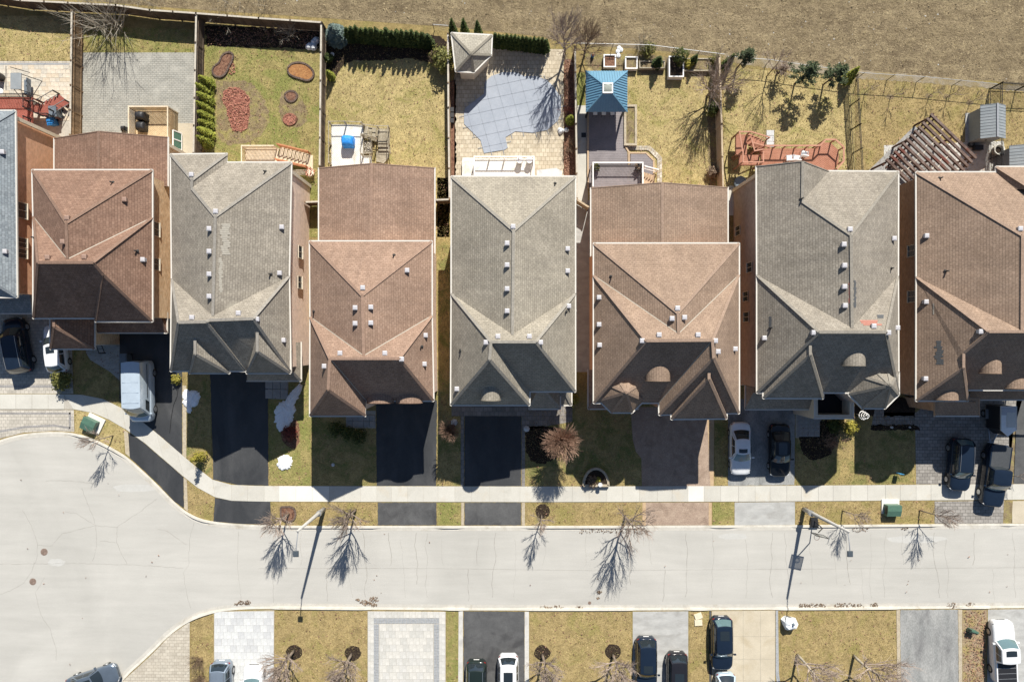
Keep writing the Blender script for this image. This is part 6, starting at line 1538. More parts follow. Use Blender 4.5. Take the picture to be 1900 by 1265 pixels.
def shed(label, base_l, eave_l, eave_r, y0, y1, ridge=True):
    ze, zr = 1.9, 2.45
    p = P((eave_l + eave_r) / 2, (y0 + y1) / 2); t = thing('garden_shed', label, 'shed', (p.x, p.y, 0))
    a, b = P(eave_l, y1, ze), P(eave_r, y0, ze); xm = (a.x + b.x) / 2
    m = MB(); m.box((xm, (a.y + b.y) / 2, ze / 2 - .03), (b.x - a.x - .25, b.y - a.y - .3, ze - .06)); m.build('wall', M['resin'], t)
    g_ = MB()
    for yy in (b.y - .16, a.y + .16): g_.add([(a.x + .12, yy, ze - .06), (b.x - .12, yy, ze - .06), (xm, yy, zr - .05)], [(0, 1, 2)])
    g_.build('gable', M['resin'], t)
    for s, x0 in ((0, a.x), (1, b.x)):
        r = MB(); r.add([(x0, a.y, ze), (xm, a.y, zr), (xm, b.y, zr), (x0, b.y, ze), (x0, a.y, ze - .06), (xm, a.y, zr - .06), (xm, b.y, zr - .06), (x0, b.y, ze - .06)],
                        [(0, 1, 2, 3), (7, 6, 5, 4), (0, 4, 5, 1), (2, 6, 7, 3), (3, 7, 4, 0)]) ; o = r.build('roof', M['resin'], t)
        rb = MB(); n = 11
        for i in range(n + 1):
            y = a.y + (b.y - a.y) * i / n; rb.bar((x0, y, ze + .015), (xm, y, zr + .015), .04, .02)
        rb.build('roof_rib', M['resin'], o)['kind'] = 'stuff'
    m = MB(); m.bar((xm, a.y - .02, zr + .03), (xm, b.y + .02, zr + .03), .14, .05); m.build('ridge_cap', M['graymetal'], t)
    m = MB(); m.box((xm, a.y + .14, .95), (1.1, .04, 1.7)); d_ = m.build('door', M['resin'], t); m = MB(); m.box((xm, a.y + .1, 1.0), (.05, .04, .2)); m.build('handle', M['blackmetal'], d_)
    m = MB(); m.box((xm, (a.y + b.y) / 2, .04), (b.x - a.x + .2, b.y - a.y - .1, .08)); m.build('base', M['concrete_grey'], t)
    if not ridge:
        for i in range(2):
            for j in range(2): m = MB(); m.box((a.x + .11, a.y + .9 + i * .25, 1.2 + j * .25), (.05, .2, .2)); m.build('window', M['glass'], t)
shed('grey resin garden shed with ridged roof behind the paved fire bowl area', 1795, 1819, 1866, 196, 257)
shed('grey resin garden shed at the right edge, partly hidden behind the brown roof', 1848, 1873, 1925, 271, 335, False)
p = P(1846, 281); t = thing('fire_bowl', 'round stone fire bowl on the pale patio', 'fire bowl', (p.x, p.y, 0))
m = MB(); m.lathe(p, [(.38, 0), (.42, .25), (.46, .55), (.50, .6), (.46, .63), (.38, .6), (.33, .35), (.05, .32)], 24); m.build('bowl', M['concrete_curb'], t, smooth=False); m = MB(); m.lathe(p, [(.33, .36), (.1, .38)], 16); m.build('ash', M['darkmulch'], t)
p = P(1811, 276); t = thing('storage_box', 'flat black storage box beside the grey shed door', 'box', (p.x, p.y, 0)); m = MB(); m.box((p.x, p.y, .2), (.72, .42, .4)); m.build('box', M['blackplastic'], t); m = MB(); m.box((p.x, p.y, .42), (.76, .46, .05)); m.build('lid', M['blackplastic'], t)
p = P(1801, 268); t = thing('hose_reel', 'round black coiled hose by the shed corner', 'hose', (p.x, p.y, 0)); m = MB()
for k in range(3): m.tube([p + Vector((math.cos(a_ * .4) * (.3 - k * .05), math.sin(a_ * .4) * (.3 - k * .05), .06 + k * .06)) for a_ in range(17)], .03, 6)
m.build('coil', M['blackplastic'], t)
t = deck_thing('dark patio floor of grey pavers under the pergola', 1700, 300, 'pergola_floor'); t['category'] = 'patio'
m = MB(); q = [c0 - Vector((0, .2, 0)), c0 + d1 * 5.6, c0 + d1 * 5.6 + d2 * 6, c0 + d2 * 6]; m.prism([(v.x, v.y) for v in q], 0, .03); m.build('floor', M['stone_grey'], t)

# ---- street things
def street_lamp(label, px, py, tx, ty, hx, hy, grp='street lamps on the north side'):
    b = P(px, py); zt = 7.4; top = P(tx, ty, zt); head = P(hx, hy, 7.55)
    t = thing('street_lamp', label, 'street lamp', (b.x, b.y, 0), 0, grp)
    m = MB(); m.tube([(b.x, b.y, 0), (b.x + (top.x - b.x) * .25, b.y + (top.y - b.y) * .25, 2.1), (top.x, top.y, zt)], [.20, .17, .095], 12); m.build('pole', M['concpole'], t, smooth=True)
    m = MB(); m.tube([(b.x, b.y, 1.45), (b.x, b.y, 1.75)], [.26, .25], 12); m.build('pole_collar', M['graymetal'], t)
    m = MB(); pts = []
    for k in range(9):
        s = k / 8; p = top + (head - top) * s; pts.append((p.x, p.y, 7.2 + (head.z - 7.2) * math.sin(s * 1.57)))
    m.tube(pts, .04, 8); m.build('arm', M['graymetal'], t, smooth=True)
    m = MB(); m.box((head.x, head.y - .05, head.z), (.44, .46, .10)); m.box((head.x, head.y - .05, head.z + .06), (.34, .36, .05)); hd = m.build('lamp_head', M['lampdark'], t)
    m = MB(); m.box((head.x, head.y - .05, head.z - .06), (.34, .36, .03)); m.build('lens', M['skylight'], hd)
street_lamp('concrete street lamp on the verge between the two left street trees', 601, 944, 552, 985, 549, 1026)
street_lamp('concrete street lamp beside the basketball hoop', 1491, 944, 1575, 986, 1577, 1026)
p = P(1509, 968); t = thing('basketball_hoop', 'portable basketball hoop with black base on the kerb', 'basketball hoop', (p.x, p.y, 0))
m = MB(); m.prism([(p.x - .4, p.y - .45), (p.x + .4, p.y - .45), (p.x + .3, p.y + .45), (p.x - .3, p.y + .45)], 0, .24); m.box((p.x, p.y, .26), (.5, .6, .06)); m.build('base', M['blackplastic'], t)
q = P(1521, 993, 3.0); m = MB(); m.tube([(p.x, p.y + .2, .2), (p.x + .1, p.y - .15, 1.6), (q.x - .05, q.y + .25, 2.9)], .05, 8); m.tube([(p.x - .1, p.y - .4, .25), (p.x + .05, p.y - .2, 1.2)], .03, 6); m.build('pole', M['blackmetal'], t)
ang = -.22; R_ = Matrix.Rotation(ang, 3, 'Z')
m = MB()
for a_, b_ in (((0, 0, .52), (1.15, .05, .06)), ((0, 0, -.52), (1.15, .05, .06)), ((-.55, 0, 0), (.06, .05, 1.0)), ((.55, 0, 0), (.06, .05, 1.0)), ((0, -.01, -.05), (.5, .02, .04)), ((0, -.01, -.40), (.5, .02, .04)), ((-.25, -.01, -.22), (.04, .02, .3)), ((.25, -.01, -.22), (.04, .02, .3))): m.box(q + R_ @ Vector(a_), b_, ang)
bb = m.build('backboard', M['blackmetal'], t); m = MB(); m.box(q, (1.04, .015, .98), ang)
pc = NT('clear_acrylic'); pc.b.inputs['Transmission Weight'].default_value = .0; pc.b.inputs['Alpha'].default_value = .55; M['acrylic'] = pc.out((.35, .37, .38), .2)
m.build('board_panel', M['acrylic'], bb)
m = MB(); rc_ = q + R_ @ Vector((0, -.3, -.42)); m.tube([rc_ + Vector((math.cos(k * .3307) * .225, math.sin(k * .3307) * .225, 0)) for k in range(20)], .016, 6); m.build('rim', M['orange'], t)
m = MB()
for k in range(10): a_ = k * .628; m.tube([rc_ + Vector((math.cos(a_) * .22, math.sin(a_) * .22, 0)), rc_ + Vector((math.cos(a_ + .3) * .13, math.sin(a_ + .3) * .13, -.4))], .006, 4)
m.build('net', M['white_paint'], t)['kind'] = 'stuff'
def utility_box(label, px, py, rz, w, d, h, pad=True, ox=0, oy=0):
    p = P(px, py); t = thing('utility_box', label, 'utility box', (p.x, p.y, 0)); R_ = Matrix.Rotation(rz, 3, 'Z')
    if pad: m = MB(); m.box((p.x + ox, p.y + oy, .07), (w + .35, d + .3, .14), rz); m.build('pad', M['concrete_new'], t)
    m = MB(); w2, d2 = w / 2, d / 2
    vs = [R_ @ Vector(v) + Vector((p.x, p.y, 0)) for v in ((-w2, -d2, .1), (w2, -d2, .1), (w2, d2, .1), (-w2, d2, .1), (-w2, -d2, h * .8), (w2, -d2, h * .8), (w2, d2, h), (-w2, d2, h), (-w2, 0, h), (w2, 0, h))]
    m.add(vs, [(0, 1, 5, 4), (1, 2, 6, 9, 5), (2, 3, 7, 6), (3, 0, 4, 8, 7), (4, 5, 9, 8), (8, 9, 6, 7)]); m.build('cabinet', M['utility'], t)
    m = MB(); q = R_ @ Vector((-w2 - .01, 0, h * .6)) + Vector((p.x, p.y, 0)); m.box(q, (.03, d * .6, h * .3), rz); m.build('label_plate', M['blackmetal'], t)
utility_box('green utility box on a white pad near the curving sidewalk', 171, 787, -.45, 1.25, 1.1, .75, ox=.25, oy=.1)
utility_box('green utility box on the verge between two thin street trees', 1651, 944, 0, 1.25, 1.0, .85, oy=.25)
utility_box('small narrow green service pedestal on the mulch strip', 1799, 1167, -.3, .65, .3, .75, pad=False)
def manhole(label, px, py, r, grp=None):
    p = P(px, py); t = thing('manhole_cover', label, 'manhole', (p.x, p.y, 0), 0, grp)
    m = MB(); m.lathe(p, [(r, .004), (r, .014), (r - .05, .016)], 28); m.build('frame', M['brown_iron'], t)
    m = MB()
    for k in range(5): m.box((p.x, p.y + (k - 2) * r * .3, .02), (r * 1.3 * math.cos((k - 2) * .5), .05, .012))
    m.build('tread', M['brown_iron'], t)['kind'] = 'stuff'
manhole('rusty round manhole cover beside the pale road patch', 82, 1023.5, .32, 'manholes in the turning circle'); manhole('grey round manhole cover, lower left in the turning circle', 61, 1078.5, .31, 'manholes in the turning circle')
manhole('small dark round valve cover near the south kerb', 1094, 1118, .15)
def debris(label, spots, cat='leaf pile'):
    p = P(*spots[0][:2]); t = thing('leaf_pile', label, cat, (p.x, p.y, 0)); m = MB()
    for px, py, r, n in spots:
        q = P(px, py)
        for _ in range(n):
            a = rnd.uniform(0, 6.28); rr = r * math.sqrt(rnd.random()) / S; c = Vector((q.x + math.cos(a) * rr, q.y + math.sin(a) * rr * .6, .02 + rnd.uniform(0, .06)))
            u = Vector((rnd.uniform(-1, 1), rnd.uniform(-1, 1), rnd.uniform(-.4, .4))) * .07; v = Vector((-u.y, u.x, rnd.uniform(-.05, .05)))
            m.add([c - u, c + v * .6, c + u, c - v * .6], [(0, 1, 2, 3)])
    o = m.build('leaves', M['drytwig'], t); o['kind'] = 'stuff'
debris('two small clumps of wet leaves on the road at the driveway of white stone', [(447, 1117, 6, 50), (459, 1117, 7, 60), (439, 1120, 4, 20)])
debris('scattered brown leaf clumps on the road opposite the bleached deck house', [(676, 1117, 8, 60), (684, 1118, 5, 40), (694, 1111, 9, 70), (664, 1112, 4, 25), (694, 1121, 6, 40)])
debris('line of dry leaves in the south gutter right of the wrapped bundle', [(1490 + k * 9, 1123 + (k % 2), 8, 40) for k in range(5)] + [(1555 + k * 11, 1123, 8, 30) for k in range(5)] + [(1622, 1122, 8, 50)])
debris('thin line of leaf litter along the north gutter', [(1080 + k * 13, 983, 9, 16) for k in range(10)] + [(1590, 981, 10, 40), (1605, 981, 8, 30), (1678, 979, 8, 30)])
debris('leaf litter in the south gutter near the small valve cover', [(1010 + k * 9, 1127, 8, 25) for k in range(4)] + [(1075, 1127, 8, 30), (1765, 1122, 10, 40), (1800, 1123, 10, 40)])
debris('dark wet leaf spots near the large street tree shadow', [(1112, 1098, 5, 40), (1110, 1109, 3, 14)])
p = P(1462, 1152); t = thing('wrapped_bundle', 'white plastic wrapped bundle standing on the south lawn corner', 'bundle', (p.x, p.y, 0))
m = MB(); vs = []; fs = []; prof = [(1.0, 0), (1.05, .3), (1.0, .65), (.8, .82), (.3, .88)]; n = 9
for s, zz in prof:
    for k in range(n):
        a_ = 6.283 * k / n; r_ = .56 * s * (1 + .14 * math.sin(3 * a_ + zz * 3) + .1 * math.sin(7 * a_ + zz * 9)); vs.append((p.x + math.cos(a_) * r_ * 1.1, p.y + math.sin(a_) * r_, zz + .05 * math.sin(5 * a_)))
for i in range(len(prof) - 1):
    for k in range(n): fs.append((i * n + k, i * n + (k + 1) % n, (i + 1) * n + (k + 1) % n, (i + 1) * n + k))
fs.append(tuple((len(prof) - 1) * n + k for k in range(n))); m.add(vs, fs); m.build('sheet', M['whitebag'], t)
m = MB(); m.lathe(p + Vector((.12, .1, .84)), [(.14, 0), (.05, .12), (.1, .2)], 8); m.build('knot', M['greybin'], t)
for py, rz, lb in ((1142, .35, 'upper of two pale cardboard slabs on the strip lawn'), (1154, .06, 'lower of two pale cardboard slabs on the strip lawn')):
    p = P(1295.5, py); t = thing('cardboard_slab', lb, 'slab', (p.x, p.y, 0), 0, 'cardboard slabs on the strip lawn'); m = MB(); m.box((p.x, p.y, .06), (.68, .52, .1), rz); m.build('panel', M['cardboard'], t)
p = P(1661, 876); t = thing('yard_sign', 'small blue yard sign on the front lawn', 'sign', (p.x, p.y, 0))
m = MB(); m.box((p.x + .1, p.y, .62), (.42, .05, .6), -.1); m.build('sign_board', M['signblue'], t); m = MB(); m.box((p.x, p.y, .25), (.03, .03, .5)); m.box((p.x + .22, p.y, .25), (.03, .03, .5)); m.build('stake', M['graymetal'], t)
p = P(1105, 890); t = thing('stone_planting_bed', 'half round planting bed walled with stone by the sidewalk', 'flower bed', (p.x, p.y, 0))
q = [P(1105 + 23 * math.cos(a_), 899 - 31 * math.sin(a_)) for a_ in [k * math.pi / 12 for k in range(13)]]
m = MB(); m.prism([(v.x, v.y) for v in q], 0, .28); m.build('soil', M['darkmulch'], t)
for a, b in list(zip(q, q[1:])) + [(q[0], q[-1])]:
    m = MB(); m.bar(a + Vector((0, 0, .2)), b + Vector((0, 0, .2)), .2, .4); m.build('stone', M['retainer'], t)
p = P(1112, 896); t = thing('planter_urn', 'small white stone urn in the half round bed', 'urn', (p.x, p.y, 0)); m = MB(); m.lathe(p, [(.12, .25), (.07, .4), (.18, .7), (.2, .75)], 12); m.build('urn', M['stonewhite_deco'], t)
for k, (px, py, r, lb) in enumerate(((977, 795, .28, 'pale round boulder by the paver court'), (843, 783, .3, 'white rock beside the small pinkish twiggy tree'), (618, 862, .16, 'small white marker stone on the shaded front lawn'))):
    p = P(px, py); t = thing('garden_rock', lb, 'rock', (p.x, p.y, 0)); m = MB(); m.lathe(p, [(r, 0), (r * 1.05, r * .3), (r * .7, r * .7), (r * .2, r * .85)], 7); m.build('rock', M['stonewhite_deco'], t)
def snow(label, pts, h, grp='old snow patches on front lawns'):
    pts = [(x + rnd.uniform(-2.2, 2.2), y + rnd.uniform(-2.2, 2.2)) for x, y in resample(smooth_pl(pts + pts[:1], 1), 3)[:-1]]; c = P(sum(a[0] for a in pts) / len(pts), sum(a[1] for a in pts) / len(pts)); t = thing('snow_patch', label, 'snow patch', (c.x, c.y, 0), 0, grp)
    m = MB(); vs = []; fs = []; n = len(pts)
    for s, zz in ((1, 0), (.93, .5), (.75, .8), (.4, 1)):
        for a in pts:
            w_ = P(*a); q = c + (w_ - c) * s * rnd.uniform(.94, 1.05); vs.append((q.x, q.y, .01 + zz * h * rnd.uniform(.75, 1.1)))
    for i in range(3):
        for k in range(n): fs.append((i * n + k, (i + 1) * n + k, (i + 1) * n + (k + 1) % n, i * n + (k + 1) % n))
    fs.append(tuple(3 * n + k for k in range(n))[::-1]); m.add(vs, fs)
    o = m.build('snow', M['snow'], t, smooth=False)
    bm2 = bmesh.new(); bm2.from_mesh(o.data); bmesh.ops.recalc_face_normals(bm2, faces=bm2.faces); bm2.to_mesh(o.data); bm2.free()
snow('dirty snow patch beside the brick edged driveway of the van', [(338, 728), (345, 722), (352, 726), (360, 722), (368, 724), (371, 738), (366, 752), (356, 758), (354, 768), (349, 766), (345, 755), (339, 744)], .25)
snow('long tapering snow patch on the lawn right of the stone steps', [(555, 712), (561, 718), (555, 735), (547, 743), (549, 756), (545, 770), (541, 786), (530, 797), (516, 800), (511, 782), (509, 764), (516, 750), (529, 742), (539, 728)], .28)
snow('small round bright snow patch on the sunlit lawn', [(516, 848), (525, 844), (536, 844), (543, 856), (541, 866), (530, 872), (519, 871), (515, 860)], .2)
p = P(325, 715); t = thing('extension_cord', 'thin black cable lying across the van driveway', 'cable', (p.x, p.y, 0)); m = MB(); m.tube([(P(*a).x, P(*a).y, .03) for a in [(332, 712), (329, 735), (322, 752), (318, 775), (316, 795), (315, 803)]], .025, 5); m.build('cord', M['blackplastic'], t)
p = P(1652, 775); t = thing('garden_ornaments', 'two small white ornaments in the narrow dark bed', 'ornament', (p.x, p.y, 0)); m = MB(); m.lathe(P(1653, 792), [(.1, 0), (.12, .2), (.03, .3)], 8); m.lathe(P(1687, 792), [(.08, 0), (.09, .15), (.03, .22)], 8); m.build('stone', M['stonewhite_deco'], t)
p = P(1590, 768); t = thing('spiral_ornament', 'white coiled metal ornament by the small balcony corner', 'ornament', (p.x, p.y, 0)); m = MB(); m.tube([p + Vector((math.cos(k * .5) * (.42 - k * .006), math.sin(k * .5) * (.42 - k * .006), 1.0 + k * .02)) for k in range(44)], .035, 6); m.build('coil', M['white_paint'], t); m = MB(); m.tube([p, p + Vector((0, 0, 1.9))], .03, 6); m.build('post', M['white_paint'], t)
p = P(188, 656); t = thing('porch_railing', 'black metal handrail on the curved concrete walk', 'railing', (p.x, p.y, 0)); railing(t, [(P(188, 640, .4).x, P(188, 640, .4).y), (P(194, 655, .4).x, P(194, 655, .4).y)], .3, .9, M['blackmetal'], .3, .03, .05)
m = MB(); a = P(183, 632, .3); m.box((a.x + .6, a.y, .18), (2.0, 1.0, .36)); m.build('porch_step', M['concrete_grey'], t)
bin_thing('dark blue wheeled bin behind the silver van', 240, 664, M['greybin'], .05, .6, .75, 1.0)
# ------------------------------------------------------------------ vehicles
M['tyre'] = plain('tyre_rubber', (0.018, 0.018, 0.018), 0.8); M['rim'] = plain('alloy_rim', (0.45, 0.46, 0.47), 0.3, 0.8)
M['carglass'] = plain('car_glass', (0.018, 0.025, 0.03), 0.04, 0, 0.8, 0.6, 0.02); M['carglass_l'] = plain('bright_car_glass', (0.10, 0.16, 0.17), 0.06, 0, 0.9, 0.6, 0.05)
M['redlamp'] = plain('red_lamp', (0.22, 0.015, 0.015), 0.2); M['clearlamp'] = plain('clear_lamp', (0.55, 0.57, 0.6), 0.15)
M['trimblack'] = plain('black_trim', (0.015, 0.015, 0.016), 0.5)
PAINT = dict(white=paint('white_car_paint', (0.72, 0.73, 0.74)), navy=paint('navy_car_paint', (0.010, 0.018, 0.034), .2, .35, 0, .35), black=paint('black_car_paint', (0.006, 0.007, 0.009), .2, .35, 0, .35), silver=paint('silver_van_paint', (0.44, 0.52, 0.60), 0.25, 1, 0.1),
             slate=paint('slate_car_paint', (0.11, 0.14, 0.18), 0.25, 1, 0.3), steel=paint('steel_blue_car_paint', (0.24, 0.29, 0.35), 0.25, 1, 0.4), green=paint('dark_green_car_paint', (0.014, 0.022, 0.02), .2, .4, 0, .35), paleblue=paint('pale_blue_car_paint', (0.42, 0.52, 0.60), 0.28, 1, 0.2),
             charcoal=paint('charcoal_car_paint', (0.016, 0.016, 0.02), .2, .4, 0, .35))
STYLE = dict(
    sedan=dict(L=4.75, W=1.84, H=1.45, belt=.93, hood=.70, tail=.86, yfb=.95, yfr=.28, yrb=-1.65, yrr=-.80, wr=.63),
    hatch=dict(L=4.35, W=1.80, H=1.50, belt=.95, hood=.72, tail=.92, yfb=.98, yfr=.30, yrb=-1.95, yrr=-1.45, wr=.64),
    suv=dict(L=4.75, W=1.90, H=1.70, belt=1.05, hood=.86, tail=1.02, yfb=1.05, yfr=.48, yrb=-2.16, yrr=-1.72, wr=.655),
    minivan=dict(L=5.05, W=1.98, H=1.78, belt=1.05, hood=.82, tail=1.02, yfb=1.45, yfr=.75, yrb=-2.38, yrr=-2.02, wr=.68),
    pickup=dict(L=5.6, W=1.98, H=1.88, belt=1.15, hood=1.02, tail=1.15, yfb=1.15, yfr=.62, yrb=-.72, yrr=-.55, wr=.74),
    van=dict(L=5.5, W=2.02, H=2.60, belt=1.25, hood=.98, tail=1.25, yfb=2.12, yfr=1.30, yrb=-2.70, yrr=-2.60, wr=.745))
def car(style, label, px, py, rz, col, name='parked_car', cat='car', zc=0.7, roofglass=None, rails=False, cover=None, coverpanels=1, group=None, scale=1.0, lightglass=False, antenna=False):
    s = dict(STYLE[style]); col_m = PAINT[col]
    p = P(px, py, zc); t = thing(name, label, cat, (p.x, p.y, 0), rz, group)
    L, W, H, belt = s['L'] * scale, s['W'], s['H'], s['belt']; yfb, yfr, yrb, yrr = (s[k] * scale for k in ('yfb', 'yfr', 'yrb', 'yrr')); hw = W / 2
    # lower body
    def top(y):
        if y > yfb: return belt - (belt - s['hood']) * ((y - yfb) / (L / 2 - yfb)) ** 1.7
        if y < yrb: return belt - (belt - s['tail']) * ((yrb - y) / max(.01, (L / 2 + yrb))) ** 1.5
        return belt
    us = [-1, -.985, -.95, -.88, -.78, -.66, -.5, -.3, -.1, .1, .3, .45, .6, .72, .82, .9, .955, .987, 1]
    vs = []; fs = []; prof = []
    for u in us:
        y = u * L / 2; a = abs(u)
        rd = .34 if style in ('sedan', 'hatch', 'suv', 'minivan') else .22; w = hw * (1 - .04 * a ** 3 - rd * (max(0, a - .80) / .20) ** 2.2 - (.06 if a == 1 else 0))
        tz = top(y) - (.12 if a == 1 else (.03 if a > .98 else 0)); bz = .24 + (.16 if a == 1 else (.06 if a > .98 else 0))
        half = [(0, tz + .022), (.45 * w, tz + .016), (.78 * w, tz - .002), (.91 * w, tz - .05), (.975 * w, tz - .13), (w, tz - .26 if tz - .26 > .5 else .5), (w, .46), (.97 * w, .32), (.86 * w, bz)]
        ring = [(-x, z) for x, z in half[:0:-1]] + half
        vs += [(x, y, z) for x, z in ring]
    n = len(ring)
    for i in range(len(us) - 1):
        for k in range(n - 1): fs.append((i * n + k, i * n + k + 1, (i + 1) * n + k + 1, (i + 1) * n + k))
        fs.append((i * n + n - 1, i * n, (i + 1) * n, (i + 1) * n + n - 1))
    fs.append(tuple(range(n - 1, -1, -1))); fs.append(tuple((len(us) - 1) * n + k for k in range(n)))
    m = MB(); m.add(vs, [f[::-1] for f in fs]); body = m.build('body', col_m, t, smooth=True, local=True)
    # cabin: base ring at the belt, roof ring above
    wb = hw * .93; wr = hw * s['wr'] / .93 if s['wr'] < .8 else hw * s['wr']
    B = [(wb, yfb), (-wb, yfb), (-wb, yrb), (wb, yrb)]; T = [(wr, yfr), (-wr, yfr), (-wr, yrr), (wr, yrr)]
    bow = [.20, .02, .16, .02]
    def surf(side, q, v):
        a, b = B[side], B[(side + 1) % 4]; c, d = T[side], T[(side + 1) % 4]
        bx = a[0] + (b[0] - a[0]) * q; by = a[1] + (b[1] - a[1]) * q; tx = c[0] + (d[0] - c[0]) * q; ty = c[1] + (d[1] - c[1]) * q
        x = bx + (tx - bx) * v; y = by + (ty - by) * v; z = belt - .02 + (H - .05 - belt + .02) * v
        k = 4 * q * (1 - q) * bow[side] * (1 - .4 * v); nx, ny = ((0, 1), (-1, 0), (0, -1), (1, 0))[side]
        bulge = .05 * math.sin(math.pi * min(1, v)) * (1 if side in (1, 3) else .6)
        return Vector((x + nx * (k + bulge), y + ny * (k + bulge), z))
    m = MB()
    def grid(fn, nu, nv, flip=False):
        vs = [fn(i / nu, j / nv) for j in range(nv + 1) for i in range(nu + 1)]; fs = []
        for j in range(nv):
            for i in range(nu):
                f = (j * (nu + 1) + i, j * (nu + 1) + i + 1, (j + 1) * (nu + 1) + i + 1, (j + 1) * (nu + 1) + i); fs.append(f[::-1] if flip else f)
        return vs, fs
    for sd in range(4): m.add(*grid(lambda a, b, sd=sd: surf(sd, a, b), 8, 4))
    def rooff(a, b):
        l = surf(1, b, 1.0); r = surf(3, 1 - b, 1.0); f_ = surf(0, 1 - a, 1.0) if b == 0 else None
        q = l + (r - l) * a
        y0 = surf(0, 1 - a, 1.0).y; y1 = surf(2, a, 1.0).y; q.y = y0 + (y1 - y0) * b
        q.z = H - .05 + .05 * (1 - abs(2 * a - 1) ** 3) * (1 - (2 * b - 1) ** 4) ; return q
    m.add(*grid(rooff, 10, 10, True))
    cab = m.build('cabin', col_m, t, smooth=True, local=True)
    def patch(nm, sd, q0, q1, v0, v1, mat, off=.014, par=t):
        f = lambda a, b: surf(sd, q0 + (q1 - q0) * a, v0 + (v1 - v0) * b)
        vs, fs_ = grid(f, 6, 3); nr = ((0, .8, .6), (-.95, 0, .3), (0, -.8, .6), (.95, 0, .3))[sd]; nr = Vector(nr)
        mm = MB(); mm.add([v + nr * off for v in vs], fs_); return mm.build(nm, mat, par, smooth=True, local=True)
    gl = M['carglass']
    patch('windshield', 0, .05, .95, .06, .95, M['carglass_l'] if lightglass else gl)
    if style != 'van':
        patch('rear_window', 2, .08, .92, .12, .92, M['carglass_l'] if lightglass == 2 else gl)
        cuts = [(.10, .49), (.52, .90)] if style in ('sedan', 'hatch', 'pickup') else [(.10, .38), (.41, .66), (.69, .93)]
        for a, b in cuts: patch('side_window', 1, a, b, .14, .86, gl); patch('side_window', 3, 1 - b, 1 - a, .14, .86, gl)
    else:
        patch('side_window', 1, .05, .24, .08, .50, gl); patch('side_window', 3, .76, .95, .08, .50, gl); patch('rear_window', 2, .1, .46, .2, .6, gl); patch('rear_window', 2, .54, .9, .2, .6, gl)
        for k in range(3):
            mm = MB(); yv = -.9 + k * .9; mm.bar((-hw * .7, yv, H + .004), (hw * .7, yv, H + .004), .03, .012); mm.build('roof_seam', col_m, t, local=True)
        for sd in (1, 3):
            mm = MB(); f = lambda q: surf(sd, q, .30) + Vector(((-.02, 0, 0) if sd == 1 else (.02, 0, 0))); q0, q1 = (.3, .95) if sd == 1 else (.05, .7); mm.bar(f(q0), f(q1), .03, .05); mm.build('side_rail', M['trimblack'], t, local=True)
    if roofglass:
        b0, b1 = roofglass
        vs, fs_ = grid(lambda a, b: rooff(.2 + .6 * a, b0 + (b1 - b0) * b) + Vector((0, 0, .012)), 4, 4, True); mm = MB(); mm.add(vs, fs_); mm.build('sunroof', gl, t, smooth=True, local=True)
    if rails:
        for a in (.06, .94):
            mm = MB(); mm.tube([rooff(a, b / 6) + Vector((0, 0, .03 + .04 * math.sin(math.pi * b / 6))) for b in range(7)], .022, 6); mm.build('roof_rail', M['rim'], t, local=True)
    for sg in (-1, 1):
        mm = MB(); mm.box((sg * (hw + .10), yfb - .18, belt + .04), (.22, .12, .14)); mm.build('side_mirror', col_m, t, local=True)
        mm = MB(); mm.box((sg * hw * .70, L / 2 - .16, s['hood'] - .11), (.36, .15, .12), -sg * .5); mm.build('headlight', M['clearlamp'], t, local=True)
        mm = MB(); mm.box((sg * hw * .74, -L / 2 + .15, s['tail'] - .17), (.26, .10, .14), sg * .5); mm.build('tail_light', M['redlamp'], t, local=True)
        for yy in (L * .305, -L * .29):
            r = .33 if style in ('sedan', 'hatch') else .38
            mm = MB(); x0 = sg * (hw - .22); x1 = sg * (hw + .012); mm.tube([(x0, yy, r), (x0 + sg * .02, yy, r), (x1 - sg * .03, yy, r), (x1, yy, r)], [r * .85, r, r, r * .9], 18); wh = mm.build('wheel', M['tyre'], t, local=True)
            mm = MB(); mm.tube([(x1 - sg * .01, yy, r), (x1 + sg * .012, yy, r)], [r * .62, r * .58], 14); mm.build('rim', M['rim'], wh, local=True)
    mm = MB(); mm.box((0, L / 2 - .03, .52), (.9, .06, .14)); mm.build('grille', M['trimblack'], t, local=True)
    mm = MB(); mm.box((0, -L / 2 + .0, .60), (.5, .015, .11)); mm.build('licence_plate', M['white_paint'], t, local=True)
    for sg in (-1, 1): mm = MB(); mm.bar((sg * hw * .38, yfb + .02, belt + .035), (sg * hw * .38 - .35, yfb - .06, belt + .08), .025, .02); mm.build('wiper', M['trimblack'], t, local=True)
    if cover is not None:
        y0, y1 = -L / 2 + .12, yrb - .06
        for k in range(coverpanels):
            a = y0 + (y1 - y0) * k / coverpanels; b = y0 + (y1 - y0) * (k + 1) / coverpanels
            mm = MB(); mm.box((0, (a + b) / 2, belt + .05), (W * .84, b - a - .025, .06)); mm.build('bed_cover', cover, t, local=True)
        if coverpanels > 1:
            for k in range(coverpanels + 1): mm = MB(); yv = y0 + (y1 - y0) * k / coverpanels; mm.box((0, yv, belt + .06), (W * .84, .03, .06)); mm.build('cover_hinge', M['graymetal'], t, local=True)
        for sg in (-1, 1): mm = MB(); mm.box((sg * W * .445, (y0 + y1) / 2, belt + .05), (W * .06, y1 - y0, .06)); mm.build('bed_rail', col_m, t, local=True)
    return t
car('minivan', 'dark blue minivan with silver roof rails in the shade at the left edge', 32, 641, .20, 'navy', rails=True)
car('hatch', 'white hatchback with sunroof partly under the brown garage roof', 103, 647, .13, 'white', roofglass=(.10, .42))
car('van', 'silver high roof delivery van at the end of the first black driveway', 259, 726, math.pi + .02, 'silver', 'delivery_van', 'van', 1.1, lightglass=True)
